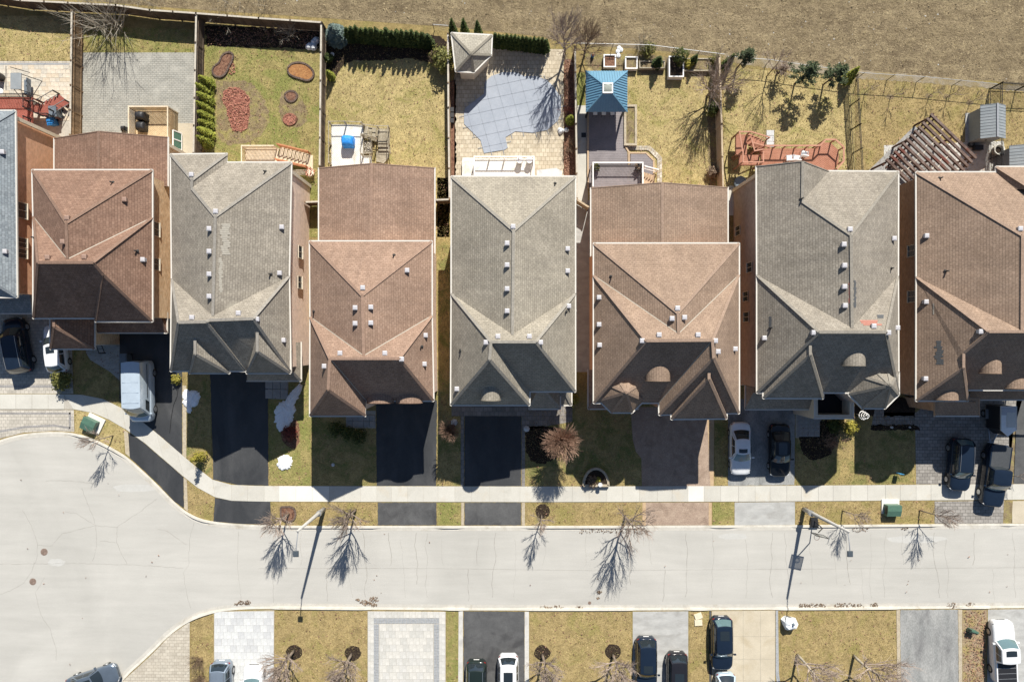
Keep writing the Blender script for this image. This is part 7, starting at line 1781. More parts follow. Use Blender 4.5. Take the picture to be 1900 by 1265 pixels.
car('sedan', 'white sedan with sunroof parked beside a black sedan', 1374, 832, math.pi + .01, 'white', roofglass=(.08, .36), lightglass=True)
car('sedan', 'black sedan parked right of the white sedan', 1447, 835, math.pi, 'black', roofglass=(.05, .9))
car('suv', 'dark navy crossover on the grey pavers left of the black pickup', 1781, 861, math.pi - .06, 'navy', lightglass=2, rails=True)
car('pickup', 'black pickup truck with grey bed cover across the sidewalk', 1845, 881, math.pi - .13, 'navy', 'pickup_truck', 'pickup truck', cover=M['bedcover'], lightglass=True)
car('sedan', 'slate grey car parked at an angle along the turning circle kerb', 171, 1262, -1.25, 'slate', roofglass=(.05, .9))
car('suv', 'steel blue crossover on the white stone driveway, rear cut by the lower edge', 411, 1274, math.pi, 'steel', roofglass=(.08, .4), rails=True)
car('hatch', 'white hatchback nose up on the white stone driveway', 470, 1279, 0, 'white', lightglass=True)
car('suv', 'dark green crossover on the black south driveway', 884, 1273, math.pi, 'green', rails=True)
car('suv', 'white crossover with large dark sunroof on the black south driveway', 943, 1262, math.pi, 'white', roofglass=(.1, .75))
car('suv', 'navy crossover half behind bare branches on the grey concrete driveway', 1199, 1230, math.pi, 'navy', roofglass=(.06, .34))
car('suv', 'charcoal crossover right of the navy one, square sunroof, grey concrete driveway', 1256, 1258, math.pi, 'charcoal', roofglass=(.3, .62))
car('suv', 'black crossover alone at the top of the beige concrete driveway', 1339, 1192, math.pi + .01, 'navy', roofglass=(.5, .85), lightglass=2)
car('hatch', 'pale blue car at the lower edge behind the black crossover', 1346, 1292, math.pi, 'paleblue')
car('pickup', 'white pickup truck with folding black bed cover at the lower right', 1860, 1208, .04, 'white', 'pickup_truck', 'pickup truck', cover=M['blackplastic'], coverpanels=4, roofglass=(.12, .5), lightglass=True)
# cargo trailer
zt = 2.3; a = P(1857, 754, zt); b = P(1886, 797, zt); nose = P(1870, 808.5, zt)
t = thing('cargo_trailer', 'small white roofed cargo trailer with triangular hitch above the pickup', 'trailer', ((a.x + b.x) / 2, (a.y + b.y) / 2, 0))
foot = [(a.x, a.y), (b.x, a.y), (b.x, b.y), (nose.x, nose.y), (a.x, b.y)]
m = MB(); m.prism(foot, .45, zt - .05); m.build('body', M['blackplastic'], t)  # black stands in for the shadow on the trailer walls
m = MB(); m.prism([(a.x - .03, a.y + .03), (b.x + .03, a.y + .03), (b.x + .03, b.y - .02), (nose.x, nose.y - .04), (a.x - .03, b.y - .02)], zt - .05, zt); m.build('roof', M['white_paint'], t)
m = MB(); m.box(((a.x + b.x) / 2 + .2, (a.y + b.y) / 2 - .15, zt + .02), (.75, 1.3, .04)); m.build('roof_panel', M['white'], t)
m = MB(); m.box(((a.x + b.x) / 2, a.y - .4, zt + .015), (1.2, .7, .03)); m.build('roof_panel', M['ventgrey'], t)
for f in (a.x, b.x): m = MB(); m.bar((f, a.y, zt + .01), (f, b.y, zt + .01), .06, .05); m.build('roof_edge', M['white'], t)
for x in (a.x - .1, b.x + .1):
    m = MB(); yy = (a.y + b.y) / 2 + .2; m.tube([(x - .09, yy, .33), (x + .09, yy, .33)], .33, 16); w_ = m.build('wheel', M['tyre'], t); m = MB(); m.tube([(x - .1, yy, .33), (x + .1, yy, .33)], .19, 12); m.build('rim', M['rim'], w_); m = MB(); m.box((x, yy, .72), (.26, .85, .05)); m.build('fender', M['graymetal'], t)
h_ = Vector((nose.x - .25, nose.y - 1.3, .5)); m = MB(); m.bar((a.x + .15, b.y, .5), h_, .07, .08); m.bar((b.x - .15, b.y, .5), h_, .07, .08); m.bar(h_ + Vector((0, .75, .03)), h_ + Vector((0, 0, .03)), .05, .06); m.bar(h_ + Vector((-.3, .5, .02)), h_ + Vector((.3, .5, .02)), .05, .06); m.build('hitch', M['graymetal'], t)
m = MB(); m.tube([h_, h_ + Vector((0, 0, .35))], .04, 8); m.build('jack', M['graymetal'], t)
# ------------------------------------------------------------------ trees and shrubs
def wander(p, d, L, n, wob, r, up=0.0):
    pts = [p.copy()]; d = d.normalized()
    for _ in range(n):
        d = (d + Vector((r.uniform(-wob, wob), r.uniform(-wob, wob), r.uniform(-wob, wob) + up))).normalized(); pts.append(pts[-1] + d * (L / n))
    return pts, d
def bare_mesh(h, spread, seed, trunk_r=.09, fork=.32, leaders=7, subs=6, twigs=6, straight=True, rise=1.0, fan=.5):
    "leafless tree: trunk mesh and crown mesh (limbs and twigs)"
    r = random.Random(seed); T = MB(); C = MB()
    z0 = h * fork
    top, d = wander(Vector((0, 0, 0)), Vector((r.uniform(-.06, .06), r.uniform(-.06, .06), 1)), h * (.78 if straight else fork), 7, .05, r, .05)
    T.tube(top, [trunk_r * (1 - .75 * i / 7) if straight else trunk_r * (1 - .3 * i / 7) for i in range(8)], 7)
    n1 = leaders
    for i in range(n1):
        f = i / max(1, n1 - 1)
        if straight:
            t = fork / .78 + (1 - fork / .78) * f * .95; k = min(6, int(t * 7)); s = top[k] + (top[k + 1] - top[k]) * (t * 7 - k)
        else: s = top[-1] - Vector((0, 0, r.uniform(0, .12)))
        az = i * 2.4 + r.uniform(-.4, .4); el = (.72 + .5 * f) * rise + r.uniform(-.1, .1)
        d = Vector((math.cos(az) * math.cos(el), math.sin(az) * math.cos(el), math.sin(el)))
        L = spread * (1.25 - .5 * f) * r.uniform(.85, 1.15) if straight else max(spread, (h - z0)) * r.uniform(.8, 1.1)
        r1 = trunk_r * (.48 - .2 * f)
        pts, dd = wander(s, d, L, 5, .16 * fan, r, .09); C.tube(pts, [r1 * (1 - .8 * j / 5) for j in range(6)], 5, False)
        for j in range(subs):
            tt = .22 + .75 * (j + r.random() * .6) / subs; k = min(4, int(tt * 5)); s2 = pts[k] + (pts[k + 1] - pts[k]) * (tt * 5 - k); dm = (pts[k + 1] - pts[k]).normalized()
            sd = dm.cross(Vector((r.uniform(-1, 1), r.uniform(-1, 1), r.uniform(-.6, 1)))).normalized(); d2 = (dm + sd * fan + Vector((0, 0, .15))).normalized(); L2 = L * (.58 - .3 * tt) * r.uniform(.8, 1.25); r2 = r1 * (1 - .6 * tt) * .6 + .007
            p2, _ = wander(s2, d2, L2, 4, .2 * fan, r, .06); C.tube(p2, [r2 * (1 - .75 * q / 4) for q in range(5)], 4, False)
            for q in range(twigs):
                t3 = .2 + .8 * (q + r.random() * .5) / twigs; k3 = min(3, int(t3 * 4)); s3 = p2[k3] + (p2[k3 + 1] - p2[k3]) * min(1, t3 * 4 - k3); dm = (p2[k3 + 1] - p2[k3]).normalized()
                sd = dm.cross(Vector((r.uniform(-1, 1), r.uniform(-1, 1), r.uniform(-1, 1)))).normalized(); d3 = (dm + sd * fan * 1.1).normalized(); L3 = L2 * r.uniform(.3, .6)
                p3, _ = wander(s3, d3, L3, 2, .2, r, .03); C.tube(p3, [max(.009, r2 * .45), .007, .005], 3, False)
    return T, C
def bare_tree(label, px, py, h, spread, seed, name='bare_tree', bark='bark', twig='twig', lean=(0, 0), group=None, **kw):
    p = P(px, py); t = thing(name, label, 'tree', (p.x, p.y, 0), 0, group); T, C = bare_mesh(h, spread, seed, **kw)
    sh = lambda v: (v[0] + lean[0] * v[2], v[1] + lean[1] * v[2], v[2])
    T.v = [sh(v) for v in T.v]; C.v = [sh(v) for v in C.v]
    T.build('trunk', M[bark], t, smooth=True, local=True); C.build('crown', M[twig], t, local=True); return t
G1 = 'young bare street trees'
bare_tree('bare street tree standing in the square brown mulch bed', 536, 953, 5.0, 1.7, 1, group=G1, twig='twig', leaders=17, trunk_r=.10, subs=8, twigs=7, fan=.42)
sq = [(521, 940), (548, 939), (549, 966), (522, 967)]; bed('square mulch bed round a bare street tree, edged with dark brick', sq, M['bark_dark'], M['brownmulch'], .06, .1, 'tree_bed')
bare_tree('dense bare street tree right of the left street lamp', 660, 945, 5.9, 1.9, 2, group=G1, leaders=20, trunk_r=.12, subs=8, twigs=7, fan=.40)
bare_tree('small bare street tree in the dark mulch ring by the round reddish tree', 1005, 956, 4.0, 1.3, 3, group=G1, leaders=12, trunk_r=.07)
c_ = [(1007 + 14 * math.cos(a_), 948 + 14 * math.sin(a_)) for a_ in [k * math.pi / 5 for k in range(10)]]; sheet('mulch_ring', c_, .02, M['darkmulch'])
bare_tree('wide spreading bare street tree by the brown stamped driveway', 1160, 958, 6.0, 2.7, 14, group=G1, leaders=13, trunk_r=.13, fork=.25, subs=9, twigs=6, fan=.55)
bare_tree('thin bare street tree between the right street lamp and the utility box', 1563, 947, 3.8, 1.2, 5, group=G1, leaders=12, trunk_r=.06, lean=(.06, 0))
bare_tree('slim bare street tree leaning right beside the utility box verge', 1706, 946, 4.4, 1.45, 6, group=G1, leaders=14, trunk_r=.065, lean=(.12, 0))
bare_tree('small bare tree on the turning circle verge near the green utility box', 210, 808, 3.9, 1.35, 7, group=G1, leaders=12, trunk_r=.06, lean=(-.10, .05))
bare_tree('tiny bare tree on the dirt strip by the black pickup', 1876, 882, 2.4, .7, 8, group=G1, leaders=5, trunk_r=.035, subs=4, twigs=4)
G2 = 'bare trees on the south lawns'
for px, py, h, s, sd, lb in ((545, 1207, 5.6, 1.9, 21, 'bare tree in a dark ring below the left street lamp, south lawn'), (652, 1213, 5.4, 1.8, 22, 'bare tree in a dark ring next to the blue grey banded stone driveway'),
                             (1006, 1214, 5.6, 2.0, 23, 'bare tree in a dark ring right of the white crossover'), (1137, 1214, 5.8, 2.2, 24, 'bare tree in a dark ring beside the grey concrete driveway'),
                             (1479, 1214, 6.4, 2.7, 25, 'large bare tree on the south lawn below the white wrapped bundle'), (1584, 1216, 6.6, 3.0, 26, 'largest bare tree on the south lawn, reaching over the old grey driveway')):
    bare_tree(lb, px, py, h, s, sd, group=G2, bark='bark_pale' if px > 1400 else 'bark', leaders=18, trunk_r=.14, fork=.26, subs=9, twigs=7, fan=.6)
for k, (px, py) in enumerate(((546, 1209), (655, 1211), (1006, 1210), (1137, 1208))):
    c_ = [(px + 15 * math.cos(a_) * rnd.uniform(.9, 1.1), py + 14 * math.sin(a_) * rnd.uniform(.9, 1.1)) for a_ in [k2 * math.pi / 8 for k2 in range(16)]]; sheet('mulch_ring', c_, .02, M['darkmulch'])
bare_tree('tall bare tree at the back corner of the pool patio', 1047, 104, 6.6, 2.5, 31, leaders=18, trunk_r=.13, fork=.18, subs=8, twigs=7, lean=(.03, .05))
bare_tree('pale brushy bare tree at the field edge right of the pool patio', 1084, 104, 5.8, 2.1, 32, twig='drytwig', leaders=20, trunk_r=.09, fork=.1, subs=8, twigs=7)
bare_tree('low spreading bare fruit tree beside the tan board fence', 1312, 178, 3.6, 2.7, 33, leaders=18, trunk_r=.12, fork=.22, subs=8, twigs=7, twig='twig')
bare_tree('slim bare tree on the straw lawn near the terracotta deck', 1423, 141, 4.2, 1.7, 34, leaders=9, trunk_r=.06, fork=.3, subs=6, twigs=6)
for k, (px, py, h, sd, lb) in enumerate(((1605, 172, 2.0, 41, 'leftmost small bare sapling along the back of the pergola lawn'), (1652, 180, 2.6, 42, 'bent bare sapling on the pergola lawn, second from the iron fence'), (1724, 178, 1.9, 43, 'middle bare sapling behind the pergola roof corner'), (1757, 180, 2.2, 44, 'bare sapling between the pergola and the grey shed, farther from the shed'), (1799, 191, 2.3, 45, 'bare sapling just behind the grey resin shed'))):
    bare_tree(lb, px, py, h, .75, sd, group='bare saplings behind the pergola', leaders=6, trunk_r=.035, fork=.3, subs=4, twigs=4)
    sheet('mulch_ring', [(px + 8 * math.cos(a_) * rnd.uniform(.8, 1.1), py + 5 * math.sin(a_)) for a_ in [q * math.pi / 5 for q in range(10)]], .012, M['soil'])
# multi stemmed pale shrubs
def stems(label, px, py, n, h, spread, seed, bark, name='bare_shrub', width=0.3, leanv=(0, 0), rad=.028, sub=5):
    r = random.Random(seed); p = P(px, py); t = thing(name, label, 'shrub', (p.x, p.y, 0)); C = MB()
    for i in range(n):
        az = r.uniform(0, 6.28); el = r.uniform(.75, 1.35); d = Vector((math.cos(az) * math.cos(el) * spread + leanv[0], math.sin(az) * math.cos(el) * spread + leanv[1], math.sin(el))).normalized(); L = h * r.uniform(.7, 1.1)
        s = Vector((r.uniform(-width, width), r.uniform(-width * .6, width * .6), 0)); pts, _ = wander(s, d, L, 6, .07, r, .02); rr = rad * r.uniform(.6, 1.2); C.tube(pts, [rr * (1 - .85 * j / 6) for j in range(7)], 4, False)
        for j in range(sub):
            tt = r.uniform(.3, .95); k = min(5, int(tt * 6)); q = pts[k]; dm = (pts[k + 1] - pts[k]).normalized(); sd = dm.cross(Vector((r.uniform(-1, 1), r.uniform(-1, 1), r.uniform(-1, 1)))).normalized()
            p2, _ = wander(q, (dm + sd * .6).normalized(), L * r.uniform(.15, .4), 3, .12, r); C.tube(p2, [rr * .4, rr * .3, .007, .004], 3, False)
    C.build('stems', M[bark], t, local=True); return t
stems('large pale multi stemmed bare shrub against the long back fence', 205, 50, 46, 5.0, 1.25, 51, 'bark_pale', width=1.3, sub=7, leanv=(0, .05), rad=.035)
stems('small pale bare shrub in the shaded bed by the fence corner', 540, 66, 30, 1.7, 1.2, 52, 'bark_pale', rad=.015)
stems('reddish bare shrub clump by the right pool fence', 1054, 205, 26, 1.5, 1.0, 53, 'redleaf', rad=.012)
stems('tangle of dry stems at the lower right pool fence', 1058, 275, 60, 1.3, 1.2, 54, 'drytwig', width=.5, rad=.012)
stems('dry stems in the wooden edged bed, upper half', 1169, 215, 40, .6, 1.4, 55, 'drytwig', width=.4, rad=.01)
stems('dry stems in the wooden edged bed, lower half', 1169, 250, 40, .6, 1.4, 56, 'drytwig', width=.4, rad=.01)
stems('leafless dry shrub on the narrow south lawn by the tan pavers', 371, 1222, 50, 1.5, 1.1, 57, 'drytwig', width=.35, rad=.014)
stems('second leafless shrub lower on the narrow south lawn', 374, 1256, 50, 1.4, 1.1, 58, 'drytwig', width=.35, rad=.014)
stems('dry brown shrub on the shaded front lawn by the grey stone walk', 1540, 822, 60, 1.5, 1.3, 59, 'twig_pink', width=.6, rad=.012)
stems('leafless pale shrub behind the raised planters', 1189, 86, 40, 1.9, 1.0, 60, 'bark_pale', width=.4, rad=.014)
stems('thin bare shrubs outside the back fence, left group', 255, 8, 50, 2.6, 1.0, 61, 'bark_pale', width=2.2, rad=.014); stems('thin bare shrubs outside the back fence, right group', 450, 22, 60, 2.4, 1.0, 62, 'bark_pale', width=2.6, rad=.014)
# leaf clump plants
def leaf_cloud(r, n, fn, size, upb=.3):
    m = MB()
    for _ in range(n):
        q, nr = fn(r); nn = (nr + Vector((r.uniform(-.6, .6), r.uniform(-.6, .6), r.uniform(-.3, .6) + upb))).normalized(); d = (nn.cross(Vector((r.uniform(-1, 1), r.uniform(-1, 1), r.uniform(-1, 1)))).normalized() + Vector((0, 0, .35))).normalized(); s = nn.cross(d).normalized(); L = size * r.uniform(.6, 1.4); w_ = L * r.uniform(.3, .5)
        m.add([q - d * L * .5, q + s * w_, q + d * L * .8, q - s * w_], [(0, 1, 2, 3)])
    return m
def cone_fn(h, rad, bottom=.06):
    def f(r):
        u = r.random() ** .62; z = bottom + (h - bottom) * (1 - u); k = rad * (1 - (z / h)) ** .8 * min(1, .6 + z * 1.4); a = r.uniform(0, 6.283); kk = k * math.sqrt(r.uniform(.45, 1.05)); return Vector((math.cos(a) * kk, math.sin(a) * kk, z)), Vector((math.cos(a) * .5, math.sin(a) * .5, .8))
    return f
def ball_fn(rx, rz_, zc, inner=.5, lump=.15):
    def f(r):
        a = r.uniform(0, 6.283); e = math.asin(r.uniform(-.75, 1)); k = r.uniform(inner, 1.0) * (1 + lump * math.sin(3 * a + 2 * e) + lump * math.sin(7 * a - 3 * e) * .7)
        n = Vector((math.cos(a) * math.cos(e), math.sin(a) * math.cos(e), math.sin(e))); return Vector((n.x * rx * k, n.y * rx * k, zc + n.z * rz_ * k)), n
    return f
class Proto:
    "a plant's meshes, shared by every copy"
    def __init__(s, crown, cmat, trunk_r, trunk_h, bark='bark', core=None):
        s.c = crown.mesh('crown'); s.c.materials.append(M[cmat]); m = MB(); m.tube([(0, 0, 0), (0, 0, trunk_h)], [trunk_r, trunk_r * .6], 6); s.t = m.mesh('trunk'); s.t.materials.append(M[bark])
    def put(s, name, label, cat, px, py, rz, sc, group=None, tilt=(0, 0)):
        p = P(px, py); t = thing(name, label, cat, (p.x, p.y, 0), rz, group); t.scale = sc if hasattr(sc, '__len__') else (sc,) * 3; t.rotation_euler = (tilt[0], tilt[1], rz)
        for nm, me in (('trunk', s.t), ('crown', s.c)): o = bpy.data.objects.new(nm, me); COL.objects.link(o); o.parent = t
        return t
pr = random.Random(77)
CED = [Proto(leaf_cloud(random.Random(100 + k), 620, cone_fn(2.6, .56), .15, .6), 'cedar', .05, 2.2) for k in range(3)]
CEDB = [Proto(leaf_cloud(random.Random(120 + k), 620, cone_fn(2.4, .60), .15, .6), 'cedar_bright', .05, 2.0) for k in range(3)]
ordn = ['first', 'second', 'third', 'fourth', 'fifth', 'sixth', 'seventh', 'eighth', 'ninth', 'tenth', 'eleventh', 'twelfth', 'thirteenth', 'fourteenth', 'fifteenth', 'sixteenth', 'seventeenth', 'eighteenth']
for k in range(17):
    px = 652 + k * 9.1; pr.choice(CED).put('cedar', 'dark columnar cedar, %s from the blue spruce in the hedge' % ordn[k], 'cedar', px, 73 + k * .7, pr.uniform(0, 6), (pr.uniform(.92, 1.1), pr.uniform(.92, 1.1), pr.uniform(.85, 1.1)), 'cedar hedge behind the straw lawn')
for k in range(14):
    px = 920 + k * 7.0; pr.choice(CED).put('cedar', 'dark cedar behind the pool patio, %s from the cabana roof' % ordn[k], 'cedar', px, 84 + k * .8, pr.uniform(0, 6), (pr.uniform(.8, .95), pr.uniform(.8, .95), pr.uniform(.8, 1.0)), 'cedar hedge behind the pool')
for k, (px, py) in enumerate(((842, 63), (863, 63), (888, 67))): pr.choice(CED).put('cedar', 'dark cedar tip rising behind the cabana roof, %s of three from the left' % ordn[k], 'cedar', px, py, pr.uniform(0, 6), (.8, .8, 1.15), 'cedars behind the cabana')
for k in range(8):
    pr.choice(CEDB).put('cedar', 'bright green cedar along the fence, %s counted from the back' % ordn[k], 'cedar', 390 + pr.uniform(-2, 2), 160 + k * 15.5, pr.uniform(0, 6), (pr.uniform(.95, 1.15), pr.uniform(.95, 1.15), pr.uniform(.95, 1.15)), 'bright cedar row')
CEDB[0].put('cedar', 'single small conical cedar at the left side of the straw lawn', 'cedar', 616, 145, 1, (.75, .75, .75)); CEDB[1].put('cedar', 'conical cedar in the bed at the right pool fence', 'cedar', 1057, 226, 2, (.8, .8, .75))
CED[0].put('cedar', 'leaning dark cedar just right of the tan board fence', 'cedar', 1344, 126, 1, (.9, .9, .95), tilt=(0, .12)); CEDB[2].put('cedar', 'leaning cedar at the top of the black iron fence', 'cedar', 1567, 152, 1, (1.0, 1.0, 1.05), tilt=(-.05, .15))
CED[1].put('cedar', 'small dark cone shrub between the pale shrub and boxwood', 'cedar', 1217, 122, 1, (1.0, 1.0, .75)); CED[2].put('cedar', 'small dark cone shrub right of the round boxwood', 'cedar', 1284, 117, 1, (.75, .75, .7))
sp_ = Proto(leaf_cloud(random.Random(9), 1900, cone_fn(2.6, 1.15, .1), .2, .2), 'spruce', .09, 2.3); sp_.put('blue_spruce', 'blue green spruce in the corner behind the wooden fence', 'spruce', 628, 72, 0, 1.0)
def bush(label, px, py, rx, h, mat, n, seed, name='shrub', size=.13, inner=.4, cat='shrub', trunk=.4):
    c = leaf_cloud(random.Random(seed), n, ball_fn(rx, h / 2, h * .55, inner), size); return Proto(c, mat, .05, h * .6).put(name, label, cat, px, py, 0, 1.0)
bush('large olive leaved shrub left of the pool cabana', 824, 118, 1.15, 2.0, 'olive', 1500, 201, size=.17)
bush('brownish half bare shrub at the right end of the cedar hedge', 806, 112, .6, 1.1, 'drytwig', 500, 202, size=.1)
bush('small dark round shrub in the bed near the white bag', 612, 112, .5, .8, 'cedar', 400, 203)
bush('yellow green rounded evergreen at the corner of the left driveway', 123, 705, .95, 1.3, 'olive', 1300, 204, size=.16)
bush('small yellow green shrub at the grey roofed house corner', 330, 703, .5, .7, 'yellowleaf', 380, 205)
bush('dark red leafy shrub beside the long snow patch', 541, 802, .75, .9, 'redleaf', 700, 206)
bush('pale leaved shrub above the raised planters', 1199, 98, .75, 1.3, 'olive', 700, 207, size=.14, inner=.2)
bush('round clipped boxwood in the large white planter', 1257, 114, .72, 1.9, 'box', 1300, 208, size=.1, inner=.75)
bush('small yellow shrub in the long low planter', 1276, 123, .45, .8, 'yellowleaf', 350, 209)
bush('pale airy shrub at the tan fence corner', 1324, 116, .7, 1.2, 'olive', 380, 210, size=.12, inner=.1)
bush('dark rounded shrub at the foot of the tan board fence', 1318, 208, .7, 1.3, 'box', 700, 211)
bush('small brown shrub at the house end of the tan board fence', 1319, 322, .6, .9, 'drytwig', 500, 212)
bush('bright green shrub at the front corner of the pale grey house', 1062, 741, .55, .9, 'yellowleaf', 600, 213)
bush('green shrub under the small balcony by the sunlit lawn strip', 1572, 791, .7, 1.1, 'yellowleaf', 700, 214)
bush('dark evergreen shrub under the small balcony', 1545, 790, .75, 1.0, 'box', 700, 215)
bush('brown planting in the half round stone bed', 1099, 892, .6, .55, 'drytwig', 600, 216); bush('yellow green plant in the half round stone bed', 1108, 888, .3, .5, 'yellowleaf', 250, 217)
for k, (px, py, rx, lb) in enumerate(((625, 795, .8, 'dark low shrub on the shaded lawn left of the stone walk'), (645, 802, .7, 'dark low shrub on the shaded lawn by the stone steps'), (668, 808, .8, 'dark low shrub on the shaded lawn nearest the driveway'))): bush(lb, px, py, rx, .8, 'box', 500, 220 + k)
for k, (px, py, sc) in enumerate(((366, 804, .32), (369, 816, .42), (373, 828, .68), (376, 838, .78))):
    c = leaf_cloud(random.Random(240 + k), 300, ball_fn(.42 * sc, .22 * sc, .35 + k * .22, .5), .1); 
    if k == 0: topi = [c]
    else: topi.append(c)
p = P(377, 845); t = thing('tiered_topiary', 'tiered yellow green topiary beside the second black driveway', 'topiary', (p.x, p.y, 0))
m = MB(); m.tube([(0, 0, 0), (0, .0, 2.2)], .04, 6); m.build('trunk', M['bark'], t, local=True)
for k, (rr, zz) in enumerate(((.62, .45), (.52, 1.0), (.36, 1.55), (.24, 2.1))): leaf_cloud(random.Random(250 + k), int(500 * rr), ball_fn(rr, .24, zz, .4), .11).build('foliage_tier', M['yellowleaf'], t, local=True)['kind'] = 'stuff'
def pine(label, px, py, h, rad, seed, lean=(.0, .0), start=.25, mat='pine', dens=1.0):
    r = random.Random(seed); p = P(px, py); t = thing('pine_tree', label, 'pine tree', (p.x, p.y, 0)); m = MB(); top = Vector((lean[0] * h, lean[1] * h, h)); m.tube([Vector((0, 0, 0)), top * .5, top], [.08, .055, .02], 7); m.build('trunk', M['bark_dark'], t, local=True)
    B = MB(); Lf = MB()
    for k in range(26):
        f = start + (1 - start) * k / 26; s = top * f; az = k * 2.4 + r.uniform(-.3, .3); L = rad * (1 - ((f - start) / (1 - start)) ** 1.3 * .85) * r.uniform(.7, 1.1); d = Vector((math.cos(az), math.sin(az), .25))
        pts, _ = wander(s, d, L, 3, .1, r, .05); B.tube(pts, [.02, .015, .01, .005], 4, False)
        for j in range(int(22 * dens)):
            q = pts[1] + (pts[3] - pts[1]) * r.random() + Vector((r.uniform(-.14, .14), r.uniform(-.14, .14), r.uniform(-.06, .12))); dd = Vector((r.uniform(-1, 1), r.uniform(-1, 1), r.uniform(-.3, .5))).normalized(); ss = dd.cross(Vector((r.uniform(-.7, .7), r.uniform(-.7, .7), 1))).normalized(); Lh = r.uniform(.12, .24)
            Lf.add([q, q + ss * Lh * .25 + dd * Lh * .5, q + dd * Lh, q - ss * Lh * .25 + dd * Lh * .5], [(0, 1, 2, 3)])
    B.build('branches', M['bark_dark'], t, local=True); Lf.build('crown', M[mat], t, local=True)
pine('crooked sparse pine at the track edge near the tan fence', 1366, 128, 3.4, .9, 301, (.05, .04), .5, dens=2); pine('broad dark pine casting a wide shadow on the straw lawn', 1474, 156, 3.8, 1.6, 302, (.03, .03), .28, dens=3); pine('narrower dark pine left of the iron fence', 1527, 158, 3.6, 1.3, 303, (.06, .04), .3, dens=3); pine('small half bare pine beside the slim bare tree', 1440, 140, 1.9, .8, 304, (.0, .0), .3, 'drytwig', .6)
def vase_tree(label, px, py, h, rad, fork, n, seed):
    "round headed tree: a trunk that fans into hundreds of straight fine stems"
    r = random.Random(seed); p = P(px, py); t = thing('round_headed_tree', label, 'tree', (p.x, p.y, 0)); m = MB(); m.tube([(0, 0, 0), (.02, 0, fork * .6), (0, 0, fork + .25)], [.12, .10, .07], 8); m.build('trunk', M['bark_dark'], t, local=True); C = MB()
    for i in range(n):
        az = r.uniform(0, 6.283); f = math.sqrt(r.random()) * (1 + .07 * math.sin(3 * az + seed) + .05 * math.sin(8 * az)); e = (.98 * f) ** 1.0 * 1.32; L = (h - fork) * r.uniform(.86, 1.04) * (1 - .12 * f)
        ex = rad / ((h - fork) * .86) ; d0 = Vector((math.cos(az) * f * ex * .55, math.sin(az) * f * ex * .55, 1)).normalized(); pts = []; c = Vector((0, 0, fork + r.uniform(-.25, .3)))
        tip = Vector((math.cos(az) * rad * f * r.uniform(.9, 1.05), math.sin(az) * rad * f * r.uniform(.9, 1.05), h - (h - fork) * .42 * f ** 2.6 + r.uniform(-.12, .1)))
        for k in range(5):
            s_ = k / 4; q = c * (1 - s_) + tip * s_; q.z += .28 * f * math.sin(math.pi * s_) * (h - fork) * .5; pts.append(q + Vector((r.uniform(-.02, .02), r.uniform(-.02, .02), 0)))
        C.tube(pts, [.02, .016, .013, .010, .006], 3, False)
        for k in range(4):
            q = pts[3] + (pts[4] - pts[3]) * r.uniform(-.6, .9); dd = (pts[4] - pts[3]).normalized(); C.tube([q, q + (dd + Vector((r.uniform(-.5, .5), r.uniform(-.5, .5), r.uniform(-.2, .5)))) * r.uniform(.16, .32)], [.009, .004], 3, False)
    C.build('crown', M['twig_pink'], t, local=True)
vase_tree('round reddish tree with dense fine twigs on the front lawn', 1038, 812, 4.9, 1.72, 1.5, 620, 401); vase_tree('small pinkish round twiggy tree left of the paver edged driveway', 842, 789, 4.4, 1.0, 2.2, 260, 402)

# ------------------------------------------------------------------ ground cover that nobody could count
def scatter(name, polys, density, fn, mat, seed):
    rg = np.random.default_rng(seed); V = []; F = []
    for poly in polys:
        w = [(P(*a).x, P(*a).y) for a in poly]; xs = [a[0] for a in w]; ys = [a[1] for a in w]; x0, x1, y0, y1 = max(-48, min(xs)), min(48, max(xs)), max(-33, min(ys)), min(33, max(ys))
        if x1 <= x0 or y1 <= y0: continue
        n = int((x1 - x0) * (y1 - y0) * density); q = np.column_stack((rg.uniform(x0, x1, n), rg.uniform(y0, y1, n))); ins = np.zeros(n, bool); k = len(w)
        for i in range(k):
            a, b = w[i], w[i - 1]
            if a[1] == b[1]: continue
            c = ((a[1] > q[:, 1]) != (b[1] > q[:, 1])) & (q[:, 0] < (b[0] - a[0]) * (q[:, 1] - a[1]) / (b[1] - a[1]) + a[0]); ins ^= c
        V.append(q[ins])
    q = np.concatenate(V); return fn(q, rg, name, mat)
def mesh_np(name, verts, nper, faces_per, mat):
    n = len(verts) // nper; me = bpy.data.meshes.new(name); fv = np.array(faces_per); nf = len(fv); tri = fv.shape[1]
    idx = (np.arange(n)[:, None, None] * nper + fv[None]).reshape(-1).astype(np.int32)
    me.vertices.add(len(verts)); me.vertices.foreach_set('co', verts.astype(np.float32).reshape(-1)); me.loops.add(len(idx)); me.loops.foreach_set('vertex_index', idx); me.polygons.add(n * nf)
    me.polygons.foreach_set('loop_start', np.arange(0, n * nf * tri, tri, dtype=np.int32)); me.polygons.foreach_set('loop_total', np.full(n * nf, tri, dtype=np.int32)); me.update(); me.validate(); me.materials.append(mat)
    o = bpy.data.objects.new(name, me); COL.objects.link(o); o['kind'] = 'stuff'; return o
